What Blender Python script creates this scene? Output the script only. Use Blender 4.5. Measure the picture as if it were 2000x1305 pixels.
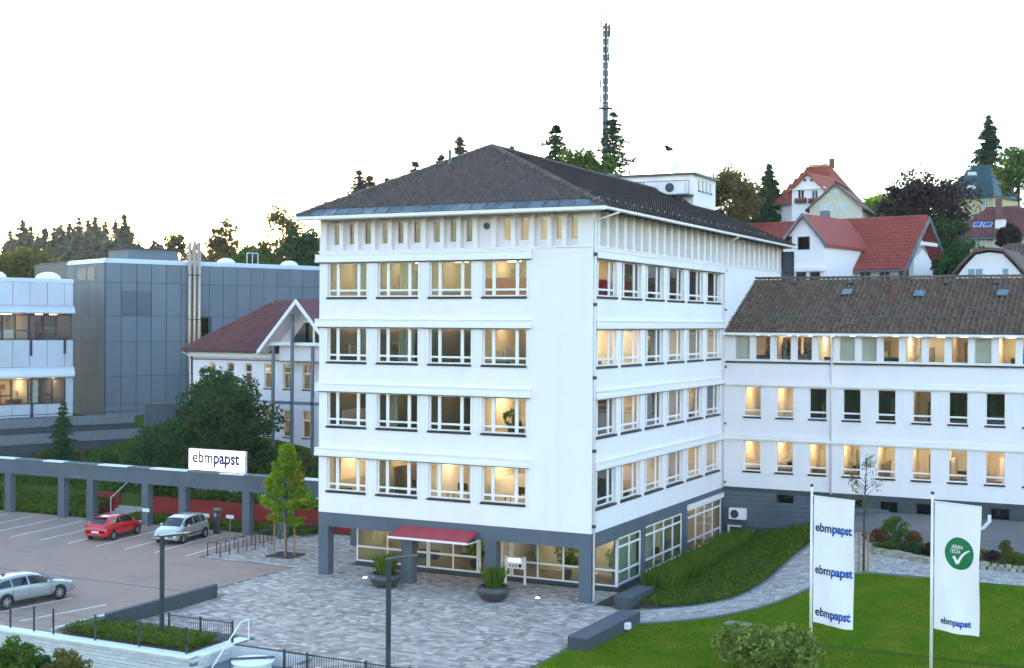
import bpy, bmesh, math, random
import numpy as np
from mathutils import Vector, Matrix

for o in list(bpy.data.objects):
    bpy.data.objects.remove(o)
scene = bpy.context.scene
COL = scene.collection

# ------------------------------------------------------------------ camera
cam_data = bpy.data.cameras.new('camera')
cam = bpy.data.objects.new('camera', cam_data)
COL.objects.link(cam)
scene.camera = cam
cam_data.sensor_width = 36.0
cam_data.lens = 2570.35 / 2000.0 * 36.0
cam_data.clip_start = 0.5
cam_data.clip_end = 6000.0
CAM = Vector((24.637, -57.774, 13.387))
def _cam_matrix(yaw, pitch, roll):
    cy, sy, cp, sp = math.cos(yaw), math.sin(yaw), math.cos(pitch), math.sin(pitch)
    f = Vector((sy * cp, cy * cp, sp)); r = Vector((cy, -sy, 0)); u = r.cross(f)
    cr, sr = math.cos(roll), math.sin(roll)
    r2 = r * cr + u * sr; u2 = r * -sr + u * cr
    m = Matrix((r2, u2, -f)).transposed().to_4x4()
    m.translation = CAM
    return m
cam.matrix_world = _cam_matrix(-0.464347, -0.008545, 0.0058726)

# ------------------------------------------------------------------ sky, sun, exposure
SUN_EL, SUN_AZ = math.radians(4.5), math.radians(-52.0)      # azimuth from +Y towards +X
world = bpy.data.worlds.new('World'); scene.world = world
world.use_nodes = True
wn = world.node_tree; wn.nodes.clear()
sky = wn.nodes.new('ShaderNodeTexSky'); sky.sky_type = 'NISHITA'
sky.sun_disc = False; sky.sun_elevation = SUN_EL; sky.sun_rotation = SUN_AZ
sky.altitude = 700.0; sky.air_density = 1.0; sky.dust_density = 1.1; sky.ozone_density = 1.6
bg = wn.nodes.new('ShaderNodeBackground'); bg.inputs['Strength'].default_value = 0.15
wo = wn.nodes.new('ShaderNodeOutputWorld')
wn.links.new(sky.outputs[0], bg.inputs[0]); wn.links.new(bg.outputs[0], wo.inputs[0])
sun_data = bpy.data.lights.new('sun', 'SUN'); sun = bpy.data.objects.new('sun', sun_data); COL.objects.link(sun)
sun_data.energy = 0.02; sun_data.angle = math.radians(6.0); sun_data.color = (1.0, 0.72, 0.5)
_sd = Vector((math.sin(SUN_AZ) * math.cos(SUN_EL), math.cos(SUN_AZ) * math.cos(SUN_EL), math.sin(SUN_EL)))
sun.rotation_euler = _sd.to_track_quat('Z', 'Y').to_euler()
scene.view_settings.view_transform = 'Standard'; scene.view_settings.look = 'None'
scene.view_settings.gamma = 1.0; scene.view_settings.exposure = 3.45
scene.render.engine = 'CYCLES'
scene.cycles.use_denoising = True
scene.cycles.max_bounces = 6
scene.cycles.use_adaptive_sampling = True
scene.cycles.adaptive_threshold = 0.03
scene.cycles.transparent_max_bounces = 16
scene.cycles.sample_clamp_indirect = 4.0
scene.cycles.caustics_reflective = False
scene.cycles.caustics_refractive = False

# ------------------------------------------------------------------ helpers
RNG = random.Random(7)
_cm = cam.matrix_world.copy()
def at(px, py, depth):
    """a point of the place, surveyed from the photograph at a distance of its own"""
    d = Vector(((px - 1000.0) / 2570.35, -(py - 652.5) / 2570.35, -1.0))
    return CAM + (_cm.to_3x3() @ d) * depth

class MB:
    def __init__(s):
        s.v = []; s.f = []; s.mi = []; s.cur = 0; s.smooth = False
    def face(s, *ids):
        s.f.append(ids); s.mi.append(s.cur)
    def poly(s, pts):
        n = len(s.v); s.v += [tuple(p) for p in pts]; s.face(*range(n, n + len(pts)))
        return s
    def box(s, x0, x1, y0, y1, z0, z1, M=None):
        n = len(s.v)
        c = [(x0, y0, z0), (x1, y0, z0), (x1, y1, z0), (x0, y1, z0), (x0, y0, z1), (x1, y0, z1), (x1, y1, z1), (x0, y1, z1)]
        if M is not None: c = [tuple(M @ Vector(p)) for p in c]
        s.v += c
        for q in ((0, 3, 2, 1), (4, 5, 6, 7), (0, 1, 5, 4), (1, 2, 6, 5), (2, 3, 7, 6), (3, 0, 4, 7)):
            s.face(*[n + i for i in q])
        return s
    def bevbox(s, x0, x1, y0, y1, z0, z1, b=0.02):
        """a box whose top edges are chamfered"""
        n = len(s.v)
        s.v += [(x0, y0, z0), (x1, y0, z0), (x1, y1, z0), (x0, y1, z0), (x0, y0, z1 - b), (x1, y0, z1 - b), (x1, y1, z1 - b), (x0, y1, z1 - b),
                (x0 + b, y0 + b, z1), (x1 - b, y0 + b, z1), (x1 - b, y1 - b, z1), (x0 + b, y1 - b, z1)]
        for q in ((0, 3, 2, 1), (0, 1, 5, 4), (1, 2, 6, 5), (2, 3, 7, 6), (3, 0, 4, 7), (4, 5, 9, 8), (5, 6, 10, 9), (6, 7, 11, 10), (7, 4, 8, 11), (8, 9, 10, 11)):
            s.face(*[n + i for i in q])
        return s
    def prism(s, pts, off):
        """planar outline pushed along a vector"""
        n = len(s.v); k = len(pts); off = Vector(off)
        s.v += [tuple(p) for p in pts] + [tuple(Vector(p) + off) for p in pts]
        s.face(*range(n + k - 1, n - 1, -1)); s.face(*range(n + k, n + 2 * k))
        for i in range(k):
            j = (i + 1) % k; s.face(n + i, n + j, n + k + j, n + k + i)
        return s
    def tube(s, pts, r, n=8, caps=True):
        pts = [Vector(p) for p in pts]; rr = r if isinstance(r, (list, tuple)) else [r] * len(pts)
        base = len(s.v)
        for i, p in enumerate(pts):
            t = (pts[min(i + 1, len(pts) - 1)] - pts[max(i - 1, 0)]).normalized()
            a = t.orthogonal().normalized() if i == 0 else (a0 - t * a0.dot(t)).normalized()
            a0 = a; b = t.cross(a)
            for k in range(n):
                w = 2 * math.pi * k / n
                s.v.append(tuple(p + (a * math.cos(w) + b * math.sin(w)) * rr[i]))
        for i in range(len(pts) - 1):
            for k in range(n):
                q = base + i * n
                s.face(q + k, q + (k + 1) % n, q + n + (k + 1) % n, q + n + k)
        if caps:
            s.face(*[base + k for k in range(n - 1, -1, -1)])
            q = base + (len(pts) - 1) * n; s.face(*[q + k for k in range(n)])
        return s
    def lathe(s, prof, n=16, c=(0, 0, 0), axis='z'):
        base = len(s.v)
        for r, z in prof:
            for k in range(n):
                w = 2 * math.pi * k / n
                p = (r * math.cos(w), r * math.sin(w), z)
                if axis == 'x': p = (p[2], p[0], p[1])
                s.v.append((p[0] + c[0], p[1] + c[1], p[2] + c[2]))
        for i in range(len(prof) - 1):
            for k in range(n):
                q = base + i * n; s.face(q + k, q + (k + 1) % n, q + n + (k + 1) % n, q + n + k)
        return s
    def ball(s, c, r, n=8, sq=(1, 1, 1)):
        prof = [(r * math.sin(math.pi * i / n) * 1.0 + 1e-4, -r * math.cos(math.pi * i / n)) for i in range(n + 1)]
        base = len(s.v); s.lathe(prof, n + 4, (0, 0, 0))
        for i in range(base, len(s.v)):
            v = s.v[i]; s.v[i] = (v[0] * sq[0] + c[0], v[1] * sq[1] + c[1], v[2] * sq[2] + c[2])
        return s
    def mesh(s, name, smooth=False):
        me = bpy.data.meshes.new(name); me.from_pydata(s.v, [], s.f)
        if any(s.mi): me.polygons.foreach_set('material_index', s.mi)
        if smooth or s.smooth: me.polygons.foreach_set('use_smooth', [True] * len(me.polygons))
        me.update()
        return me

WORLD_ROOTS = set()
def obj(name, mb, mat=None, parent=None, label=None, cat=None, group=None, kind=None, loc=None, M=None, smooth=False):
    me = mb.mesh(name, smooth) if isinstance(mb, MB) else mb
    o = bpy.data.objects.new(name, me); COL.objects.link(o)
    if mat is not None and not me.materials:
        for m in (mat if isinstance(mat, (list, tuple)) else [mat]): me.materials.append(m)
    if loc is not None: o.location = loc
    if M is not None: o.matrix_basis = M
    if parent is not None:
        o.parent = parent
        if parent.name in WORLD_ROOTS: o.matrix_parent_inverse = Matrix.Translation(-parent.location)
    tag(o, label, cat, group, kind)
    return o
def tag(o, label=None, cat=None, group=None, kind=None):
    if label: o['label'] = label
    if cat: o['category'] = cat
    if group: o['group'] = group
    if kind: o['kind'] = kind
    return o
def thing(name, label, cat, loc=(0, 0, 0), rz=None, group=None):
    """an Empty at the thing's base; rz given: parts in the thing's own axes, else parts in the axes of the place"""
    o = bpy.data.objects.new(name, None); COL.objects.link(o); o.location = loc
    o.empty_display_size = 0.3
    if rz is None: WORLD_ROOTS.add(o.name)
    else: o.rotation_euler = (0, 0, rz)
    return tag(o, label, cat, group)
def copy_tree(o, parent=None):
    c = o.copy(); COL.objects.link(c); c.parent = parent
    for ch in list(o.children): copy_tree(ch, c)
    return c
def fast_mesh(name, V, F, mat=None, smooth=False):
    """numpy quads to a mesh"""
    V = np.asarray(V, dtype=np.float32); F = np.asarray(F, dtype=np.int32)
    me = bpy.data.meshes.new(name)
    k = F.shape[1]
    me.vertices.add(len(V)); me.vertices.foreach_set('co', V.ravel())
    me.loops.add(F.size); me.loops.foreach_set('vertex_index', F.ravel())
    me.polygons.add(len(F)); me.polygons.foreach_set('loop_start', np.arange(0, F.size, k, dtype=np.int32))
    if smooth: me.polygons.foreach_set('use_smooth', np.ones(len(F), dtype=bool))
    me.update(calc_edges=True); me.validate()
    if mat: me.materials.append(mat)
    return me

# ------------------------------------------------------------------ materials
def _n(nt, t, **k):
    n = nt.nodes.new(t)
    for a, b in k.items(): setattr(n, a, b)
    return n
def mat(name, c, c2=None, scale=3.0, rough=0.7, metal=0.0, spec=0.35, bump=0.0, bscale=30.0, rnd=0.0, rc=None, coat=0.0, stretch=None, c3=None, s3=0.4, f3=(0.5, 0.68)):
    """painted, plastered, tiled ... surface: two tones mixed by noise, a third in larger patches, a shade of its own for each piece"""
    m = bpy.data.materials.new(name); m.use_nodes = True; nt = m.node_tree; L = nt.links.new
    b = nt.nodes['Principled BSDF']
    b.inputs['Roughness'].default_value = rough; b.inputs['Metallic'].default_value = metal
    b.inputs['Specular IOR Level'].default_value = spec; b.inputs['Coat Weight'].default_value = coat
    c2 = c2 or tuple(x * 0.86 for x in c)
    g = _n(nt, 'ShaderNodeNewGeometry'); vec = g.outputs['Position']
    if stretch:
        mp = _n(nt, 'ShaderNodeMapping'); mp.inputs['Scale'].default_value = stretch; L(vec, mp.inputs['Vector']); vec = mp.outputs['Vector']
    ns = _n(nt, 'ShaderNodeTexNoise'); ns.inputs['Scale'].default_value = scale; ns.inputs['Detail'].default_value = 5.0; ns.inputs['Roughness'].default_value = 0.65
    L(vec, ns.inputs['Vector'])
    mr = _n(nt, 'ShaderNodeMapRange'); mr.inputs['From Min'].default_value = 0.32; mr.inputs['From Max'].default_value = 0.68
    L(ns.outputs['Fac'], mr.inputs['Value'])
    mx = _n(nt, 'ShaderNodeMix', data_type='RGBA'); mx.inputs['A'].default_value = (*c, 1); mx.inputs['B'].default_value = (*c2, 1)
    L(mr.outputs['Result'], mx.inputs['Factor']); col = mx.outputs['Result']
    if c3:
        n3 = _n(nt, 'ShaderNodeTexNoise'); n3.inputs['Scale'].default_value = s3; n3.inputs['Detail'].default_value = 6.0; L(vec, n3.inputs['Vector'])
        m3 = _n(nt, 'ShaderNodeMapRange'); m3.inputs['From Min'].default_value = f3[0]; m3.inputs['From Max'].default_value = f3[1]; L(n3.outputs['Fac'], m3.inputs['Value'])
        x3 = _n(nt, 'ShaderNodeMix', data_type='RGBA'); x3.inputs['B'].default_value = (*c3, 1); L(col, x3.inputs['A']); L(m3.outputs['Result'], x3.inputs['Factor']); col = x3.outputs['Result']
    if rnd > 0 or rc:
        oi = _n(nt, 'ShaderNodeObjectInfo'); ad = _n(nt, 'ShaderNodeMath', operation='ADD'); fr = _n(nt, 'ShaderNodeMath', operation='FRACT')
        L(oi.outputs['Random'], ad.inputs[0]); L(g.outputs['Random Per Island'], ad.inputs[1]); L(ad.outputs[0], fr.inputs[0])
        if rc:
            xr = _n(nt, 'ShaderNodeMix', data_type='RGBA'); xr.inputs['B'].default_value = (*rc, 1)
            wn_ = _n(nt, 'ShaderNodeTexWhiteNoise', noise_dimensions='1D'); L(fr.outputs[0], wn_.inputs['W'])
            L(col, xr.inputs['A']); L(wn_.outputs['Value'], xr.inputs['Factor']); col = xr.outputs['Result']
        if rnd > 0:
            hr = _n(nt, 'ShaderNodeMapRange'); hr.inputs['To Min'].default_value = 1 - rnd; hr.inputs['To Max'].default_value = 1 + rnd; L(fr.outputs[0], hr.inputs['Value'])
            hs = _n(nt, 'ShaderNodeHueSaturation'); L(hr.outputs['Result'], hs.inputs['Value']); L(col, hs.inputs['Color']); col = hs.outputs['Color']
    L(col, b.inputs['Base Color'])
    if bump > 0:
        nb = _n(nt, 'ShaderNodeTexNoise'); nb.inputs['Scale'].default_value = bscale; nb.inputs['Detail'].default_value = 4.0; L(vec, nb.inputs['Vector'])
        bp = _n(nt, 'ShaderNodeBump'); bp.inputs['Strength'].default_value = bump; bp.inputs['Distance'].default_value = 0.03
        L(nb.outputs['Fac'], bp.inputs['Height']); L(bp.outputs['Normal'], b.inputs['Normal'])
    return m
def leafmat(name, c1, c2, trans=0.35):
    m = bpy.data.materials.new(name); m.use_nodes = True; nt = m.node_tree; L = nt.links.new; nt.nodes.clear()
    g = _n(nt, 'ShaderNodeNewGeometry'); mx = _n(nt, 'ShaderNodeMix', data_type='RGBA')
    mx.inputs['A'].default_value = (*c1, 1); mx.inputs['B'].default_value = (*c2, 1); L(g.outputs['Random Per Island'], mx.inputs['Factor'])
    d = _n(nt, 'ShaderNodeBsdfPrincipled'); d.inputs['Roughness'].default_value = 0.65; d.inputs['Specular IOR Level'].default_value = 0.06
    t = _n(nt, 'ShaderNodeBsdfTranslucent'); ms = _n(nt, 'ShaderNodeMixShader'); ms.inputs[0].default_value = trans
    o = _n(nt, 'ShaderNodeOutputMaterial')
    L(mx.outputs['Result'], d.inputs['Base Color']); L(mx.outputs['Result'], t.inputs['Color']); L(d.outputs[0], ms.inputs[1]); L(t.outputs[0], ms.inputs[2]); L(ms.outputs[0], o.inputs[0])
    return m
def glassmat(name, tint=(0.82, 0.88, 0.88), ior=1.45, rough=0.015):
    m = bpy.data.materials.new(name); m.use_nodes = True; nt = m.node_tree; L = nt.links.new; nt.nodes.clear()
    t = _n(nt, 'ShaderNodeBsdfTransparent'); t.inputs[0].default_value = (*tint, 1)
    g = _n(nt, 'ShaderNodeBsdfGlossy'); g.inputs['Roughness'].default_value = rough
    lw = _n(nt, 'ShaderNodeLayerWeight'); lw.inputs['Blend'].default_value = 0.5
    pw = _n(nt, 'ShaderNodeMath', operation='POWER'); pw.inputs[1].default_value = 5.0; L(lw.outputs['Facing'], pw.inputs[0])
    f = _n(nt, 'ShaderNodeMapRange'); f.inputs['To Min'].default_value = ((ior - 1) / (ior + 1)) ** 2; f.inputs['To Max'].default_value = 0.95; L(pw.outputs[0], f.inputs['Value'])
    ms = _n(nt, 'ShaderNodeMixShader'); o = _n(nt, 'ShaderNodeOutputMaterial')
    L(f.outputs['Result'], ms.inputs[0]); L(t.outputs[0], ms.inputs[1]); L(g.outputs[0], ms.inputs[2]); L(ms.outputs[0], o.inputs[0])
    return m
def emit(name, c, s):
    m = bpy.data.materials.new(name); m.use_nodes = True; nt = m.node_tree; nt.nodes.clear()
    e = _n(nt, 'ShaderNodeEmission'); e.inputs[0].default_value = (*c, 1); e.inputs[1].default_value = s
    o = _n(nt, 'ShaderNodeOutputMaterial'); nt.links.new(e.outputs[0], o.inputs[0])
    return m

M = {}
M['white'] = mat('white plaster', (0.85, 0.745, 0.785), (0.81, 0.715, 0.76), scale=1.1, stretch=(1.4, 1.4, 0.10), rough=0.85, spec=0.2, bump=0.15, bscale=40, c3=(0.77, 0.675, 0.72), s3=0.25, f3=(0.55, 0.85))
M['trim'] = mat('white painted metal', (0.85, 0.755, 0.78), (0.80, 0.715, 0.74), scale=2, rough=0.4, spec=0.4)
M['frame'] = mat('white window frame', (0.86, 0.775, 0.79), (0.82, 0.745, 0.76), scale=2, rough=0.35, spec=0.4)
M['grey'] = mat('grey plaster', (0.105, 0.118, 0.150), (0.092, 0.104, 0.134), scale=1.5, rough=0.85, bump=0.2, bscale=50, c3=(0.085, 0.094, 0.118), s3=0.5)
M['darkgrey'] = mat('dark concrete', (0.062, 0.066, 0.078), (0.05, 0.054, 0.064), scale=2, rough=0.8, bump=0.2, bscale=25)
M['topgrey'] = mat('concrete coping', (0.17, 0.18, 0.20), (0.14, 0.15, 0.17), scale=3, rough=0.85)
M['copegrey'] = mat('dark coping', (0.095, 0.10, 0.115), (0.08, 0.084, 0.098), scale=3, rough=0.8)
M['sill'] = mat('black metal sill', (0.018, 0.022, 0.03), rough=0.4)
M['anth'] = mat('anthracite metal', (0.03, 0.036, 0.046), (0.026, 0.031, 0.04), rough=0.4, spec=0.5)
M['steel'] = mat('brushed steel', (0.62, 0.60, 0.58), (0.5, 0.49, 0.48), scale=8, rough=0.28, metal=1.0)
M['flue'] = mat('dull flue metal', (0.58, 0.41, 0.32), (0.48, 0.34, 0.27), scale=5, rough=0.45, metal=0.5)
M['zinc'] = mat('zinc sheet', (0.13, 0.15, 0.175), (0.09, 0.105, 0.125), scale=1.2, rough=0.5, metal=0.4, rnd=0.25, c3=(0.20, 0.22, 0.24), s3=1.2)
M['tile_dark'] = mat('weathered brown roof tile', (0.100, 0.066, 0.062), (0.072, 0.052, 0.052), scale=0.8, rough=0.8, rnd=0.13, rc=(0.114, 0.074, 0.068), c3=(0.074, 0.062, 0.062), s3=0.25)
M['tile_moss'] = mat('mossy brown roof tile', (0.150, 0.076, 0.054), (0.108, 0.064, 0.048), scale=0.9, rough=0.85, rnd=0.26, rc=(0.130, 0.074, 0.056), c3=(0.098, 0.080, 0.040), s3=0.30, f3=(0.45, 0.75))
M['tile_red'] = mat('red roof tile', (0.34, 0.056, 0.040), (0.26, 0.044, 0.034), scale=1.0, rough=0.7, rnd=0.12, bump=0.3, bscale=8)
M['tile_orange'] = mat('orange roof tile', (0.34, 0.070, 0.040), (0.25, 0.052, 0.034), scale=1.0, rough=0.8, rnd=0.15)
M['tile_wine'] = mat('wine red roof tile', (0.165, 0.050, 0.052), (0.125, 0.042, 0.046), scale=0.8, rough=0.7, rnd=0.15)
M['tile_brown'] = mat('brown roof tile', (0.16, 0.085, 0.07), (0.12, 0.07, 0.06), scale=0.8, rough=0.8, rnd=0.2)
M['slate'] = mat('blue slate', (0.035, 0.080, 0.105), (0.028, 0.064, 0.088), scale=1.0, rough=0.5, rnd=0.15)
M['mast'] = mat('weathered steel', (0.10, 0.11, 0.13), rough=0.6)
M['clad'] = mat('grey metal panel', (0.172, 0.190, 0.228), (0.156, 0.174, 0.210), scale=0.5, rough=0.6, metal=0.0, spec=0.12, rnd=0.05)
M['clad_gap'] = mat('panel joint', (0.085, 0.10, 0.125), rough=0.6)
M['clad_light'] = mat('pale blue metal panel', (0.52, 0.53, 0.62), (0.49, 0.50, 0.58), scale=0.5, rough=0.45, metal=0.2, rnd=0.03)
M['louvre'] = mat('louvre grey', (0.12, 0.14, 0.18), rough=0.5, metal=0.3)
M['joint'] = mat('dark sand joint', (0.10, 0.10, 0.105), rough=0.95)
M['paver'] = mat('grey stone paver', (0.330, 0.255, 0.228), (0.265, 0.205, 0.187), scale=2.5, rough=0.8, spec=0.2, rnd=0.24, rc=(0.53, 0.42, 0.38), bump=0.25, bscale=60, c3=(0.235, 0.185, 0.168), s3=0.35, f3=(0.45, 0.75))
M['pathpaver'] = mat('pale grey paver', (0.35, 0.29, 0.27), (0.28, 0.235, 0.22), scale=2.5, rough=0.85, rnd=0.22, rc=(0.48, 0.43, 0.40), bump=0.2, bscale=60)
M['parking'] = mat('brown grey block paving', (0.385, 0.245, 0.190), (0.315, 0.208, 0.168), scale=2.2, rough=0.9, bump=0.4, bscale=45, c3=(0.27, 0.19, 0.160), s3=0.5, f3=(0.5, 0.78))
M['yard'] = mat('yard asphalt', (0.175, 0.150, 0.150), (0.140, 0.122, 0.124), scale=2, rough=0.9, bump=0.3, bscale=50, c3=(0.20, 0.175, 0.17), s3=0.3)
M['paint'] = mat('white road paint', (0.72, 0.71, 0.69), (0.48, 0.46, 0.45), scale=4.0, rough=0.8)
M['asphalt'] = mat('asphalt', (0.06, 0.06, 0.064), (0.045, 0.045, 0.05), scale=8, rough=0.9, bump=0.3, bscale=80)
M['soil'] = mat('soil', (0.045, 0.034, 0.026), (0.07, 0.05, 0.036), scale=6, rough=1.0, bump=0.5, bscale=20)
M['meadow'] = mat('grass ground', (0.050, 0.085, 0.014), (0.065, 0.100, 0.016), scale=0.7, spec=0.05, rough=1.0, bump=0.5, bscale=12, c3=(0.080, 0.105, 0.026), s3=0.12)
M['lawn'] = mat('mown lawn', (0.058, 0.135, 0.003), (0.105, 0.175, 0.005), scale=1.6, rough=1.0, spec=0.03, bump=0.7, bscale=25, c3=(0.200, 0.190, 0.016), s3=0.6, f3=(0.46, 0.70))
M['redwall'] = mat('dark red wall', (0.30, 0.022, 0.022), (0.25, 0.02, 0.02), scale=2, rough=0.75)
M['redawn'] = mat('red canopy cloth', (0.42, 0.045, 0.065), (0.36, 0.04, 0.055), scale=3, rough=0.6)
M['whitewall'] = mat('white brick', (0.60, 0.56, 0.58), (0.52, 0.49, 0.51), scale=3, rough=0.85, rnd=0.10, bump=0.2, bscale=40)
M['coping'] = mat('white coping', (0.80, 0.80, 0.79), (0.72, 0.72, 0.71), scale=3, rough=0.7)
M['bark'] = mat('bark', (0.10, 0.075, 0.055), (0.06, 0.045, 0.035), scale=10, rough=0.95, bump=0.5, bscale=30)
M['stake'] = mat('raw wood stake', (0.36, 0.22, 0.12), (0.28, 0.17, 0.09), scale=6, rough=0.9)
M['wood'] = mat('dark timber', (0.09, 0.055, 0.04), (0.07, 0.042, 0.03), scale=5, rough=0.8)
M['planter'] = mat('dark planter glaze', (0.040, 0.036, 0.040), (0.055, 0.05, 0.055), scale=3, rough=0.35, spec=0.5)
M['cream'] = mat('cream wall', (0.62, 0.54, 0.42), (0.58, 0.50, 0.39), scale=1, rough=0.9)
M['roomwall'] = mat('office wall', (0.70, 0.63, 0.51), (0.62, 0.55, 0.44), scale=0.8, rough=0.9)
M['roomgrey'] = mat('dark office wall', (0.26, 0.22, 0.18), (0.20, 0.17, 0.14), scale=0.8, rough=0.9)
M['roomred'] = mat('red panel', (0.42, 0.004, 0.02), rough=0.7)
M['curtain'] = mat('curtain', (0.48, 0.42, 0.33), (0.36, 0.31, 0.24), scale=1.0, stretch=(9, 9, 0.2), rough=0.9)
M['blind'] = mat('closed blind', (0.80, 0.76, 0.68), (0.70, 0.66, 0.60), scale=1.0, stretch=(0.3, 0.3, 14), rough=0.7)
M['furn'] = mat('dark furniture', (0.05, 0.04, 0.035), rough=0.6)
M['shelf'] = mat('wooden shelf', (0.26, 0.15, 0.07), (0.20, 0.12, 0.06), scale=4, rough=0.6)
M['books'] = mat('books', (0.20, 0.06, 0.05), (0.08, 0.10, 0.14), scale=3, rough=0.7, rnd=0.5, rc=(0.3, 0.26, 0.2))
M['rubber'] = mat('tyre rubber', (0.018, 0.018, 0.019), rough=0.85)
M['plastic'] = mat('black plastic', (0.02, 0.02, 0.022), rough=0.5)
M['rim'] = mat('alloy rim', (0.50, 0.50, 0.52), (0.42, 0.42, 0.44), rough=0.3, metal=0.8)
M['carglass'] = mat('tinted car glass', (0.015, 0.022, 0.026), rough=0.04, spec=0.8)
M['headlamp'] = mat('lamp glass', (0.55, 0.58, 0.60), rough=0.1, spec=0.8)
M['taillamp'] = mat('tail lamp', (0.35, 0.012, 0.01), rough=0.15, spec=0.7)
M['plate'] = mat('number plate', (0.75, 0.75, 0.72), rough=0.5)
M['red_paint'] = mat('red car paint', (0.56, 0.010, 0.022), (0.54, 0.010, 0.02), rough=0.25, spec=0.5, coat=0.8)
M['silver_paint'] = mat('silver car paint', (0.50, 0.51, 0.53), (0.48, 0.49, 0.51), rough=0.3, metal=0.55, coat=0.8)
M['silver_blue'] = mat('pale silver car paint', (0.37, 0.38, 0.41), (0.35, 0.36, 0.39), rough=0.3, metal=0.5, coat=0.8)
M['flagcloth'] = mat('white flag cloth', (0.85, 0.75, 0.79), (0.82, 0.72, 0.76), scale=1, rough=0.8)
M['navy'] = mat('navy print', (0.012, 0.028, 0.12), rough=0.7)
M['blue'] = mat('blue print', (0.010, 0.075, 0.36), rough=0.7)
M['green'] = mat('green print', (0.006, 0.16, 0.055), rough=0.7)
M['black'] = mat('black print', (0.010, 0.010, 0.014), rough=0.6)
M['stone'] = mat('edging stone', (0.36, 0.30, 0.24), (0.26, 0.22, 0.18), scale=5, rough=0.9, rnd=0.3, bump=0.4, bscale=20)
M['brick'] = mat('red brick', (0.20, 0.085, 0.065), (0.15, 0.07, 0.055), scale=4, rough=0.9)
M['beige'] = mat('beige plaster', (0.56, 0.53, 0.45), (0.52, 0.49, 0.42), scale=1, rough=0.9)
M['yellow'] = mat('yellow plaster', (0.62, 0.50, 0.30), rough=0.9)
M['skyl'] = mat('roof window glass', (0.10, 0.13, 0.16), rough=0.25, spec=0.4)
M['steps'] = mat('step concrete', (0.40, 0.37, 0.36), (0.34, 0.32, 0.31), scale=4, rough=0.9)
M['bluewindow'] = mat('pane with painted sky tint', (0.25, 0.33, 0.45), rough=0.05, spec=0.8)  # blue of the reflected sky is put into the base colour
M['paleframe'] = mat('pale window frame', (0.76, 0.76, 0.74), rough=0.5)
M['glass'] = glassmat('window glass', (0.88, 0.88, 0.86), 1.6)
M['lobbyglass'] = glassmat('lobby glass', (0.80, 0.86, 0.82), 1.75)
M['darkglass'] = glassmat('dark glass', (0.22, 0.24, 0.25), 1.55)
M['lamp_hi'] = emit('warm office light', (1.0, 0.82, 0.56), 5.5)
M['lamp_mid'] = emit('warm dim office light', (1.0, 0.74, 0.46), 2.2)
M['lamp_lo'] = emit('faint office light', (1.0, 0.74, 0.50), 1.0)
M['lamp_cool'] = emit('neutral office light', (1.0, 0.90, 0.72), 5.0)
M['spot'] = emit('spot lamp', (1.0, 0.78, 0.5), 6.0)
M['sign'] = emit('backlit sign face', (1.0, 0.93, 0.80), 0.34)
LEAF = {
    'dark': leafmat('dark leaves', (0.020, 0.044, 0.012), (0.066, 0.105, 0.024), 0.35),
    'mid': leafmat('green leaves', (0.045, 0.095, 0.010), (0.130, 0.190, 0.026), 0.45),
    'shrub': leafmat('shrub leaves', (0.018, 0.056, 0.018), (0.058, 0.125, 0.030), 0.35),
    'lime': leafmat('yellow green leaves', (0.130, 0.230, 0.010), (0.330, 0.430, 0.030), 0.5),
    'olive': leafmat('olive leaves', (0.085, 0.092, 0.018), (0.215, 0.190, 0.050), 0.45),
    'orange': leafmat('orange leaves', (0.28, 0.12, 0.015), (0.42, 0.20, 0.03), 0.4),
    'autumn': leafmat('bronze leaves', (0.080, 0.068, 0.024), (0.205, 0.145, 0.045), 0.5),
    'copper': leafmat('copper beech leaves', (0.024, 0.014, 0.012), (0.062, 0.034, 0.026), 0.3),
    'fir': leafmat('fir needles', (0.014, 0.036, 0.014), (0.044, 0.078, 0.028), 0.35),
    'hazefir': leafmat('fir needles paled by haze', (0.065, 0.070, 0.045), (0.145, 0.130, 0.080), 0.5),  # paler than fir: distance haze is put into the leaf colour
    'pale': leafmat('pale blossom leaves', (0.065, 0.130, 0.008), (0.370, 0.370, 0.100), 0.4),
    'ivy': leafmat('ground cover leaves', (0.055, 0.100, 0.008), (0.150, 0.195, 0.020), 0.4),
    'grass': leafmat('grass blades', (0.048, 0.120, 0.003), (0.190, 0.235, 0.012), 0.4),
    'reed': leafmat('ornamental grass', (0.050, 0.105, 0.008), (0.150, 0.215, 0.024), 0.45),
    'red': leafmat('red blossom', (0.085, 0.085, 0.020), (0.26, 0.075, 0.045), 0.35),
}

# ------------------------------------------------------------------ lettering
def letters(body, size, bold=0.0, depth=0.01):
    c = bpy.data.curves.new('lettering', 'FONT'); c.body = body; c.size = size; c.offset = bold; c.extrude = depth; c.resolution_u = 4
    o = bpy.data.objects.new('lettering', c); COL.objects.link(o)
    bpy.context.view_layer.update()
    me = bpy.data.meshes.new_from_object(o.evaluated_get(bpy.context.evaluated_depsgraph_get()))
    bpy.data.objects.remove(o); bpy.data.curves.remove(c)
    co = np.empty(len(me.vertices) * 3); me.vertices.foreach_get('co', co); co = co.reshape(-1, 3)
    return me, co
def set_co(me, co):
    me.vertices.foreach_set('co', np.asarray(co, dtype=np.float32).ravel()); me.update()

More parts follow.
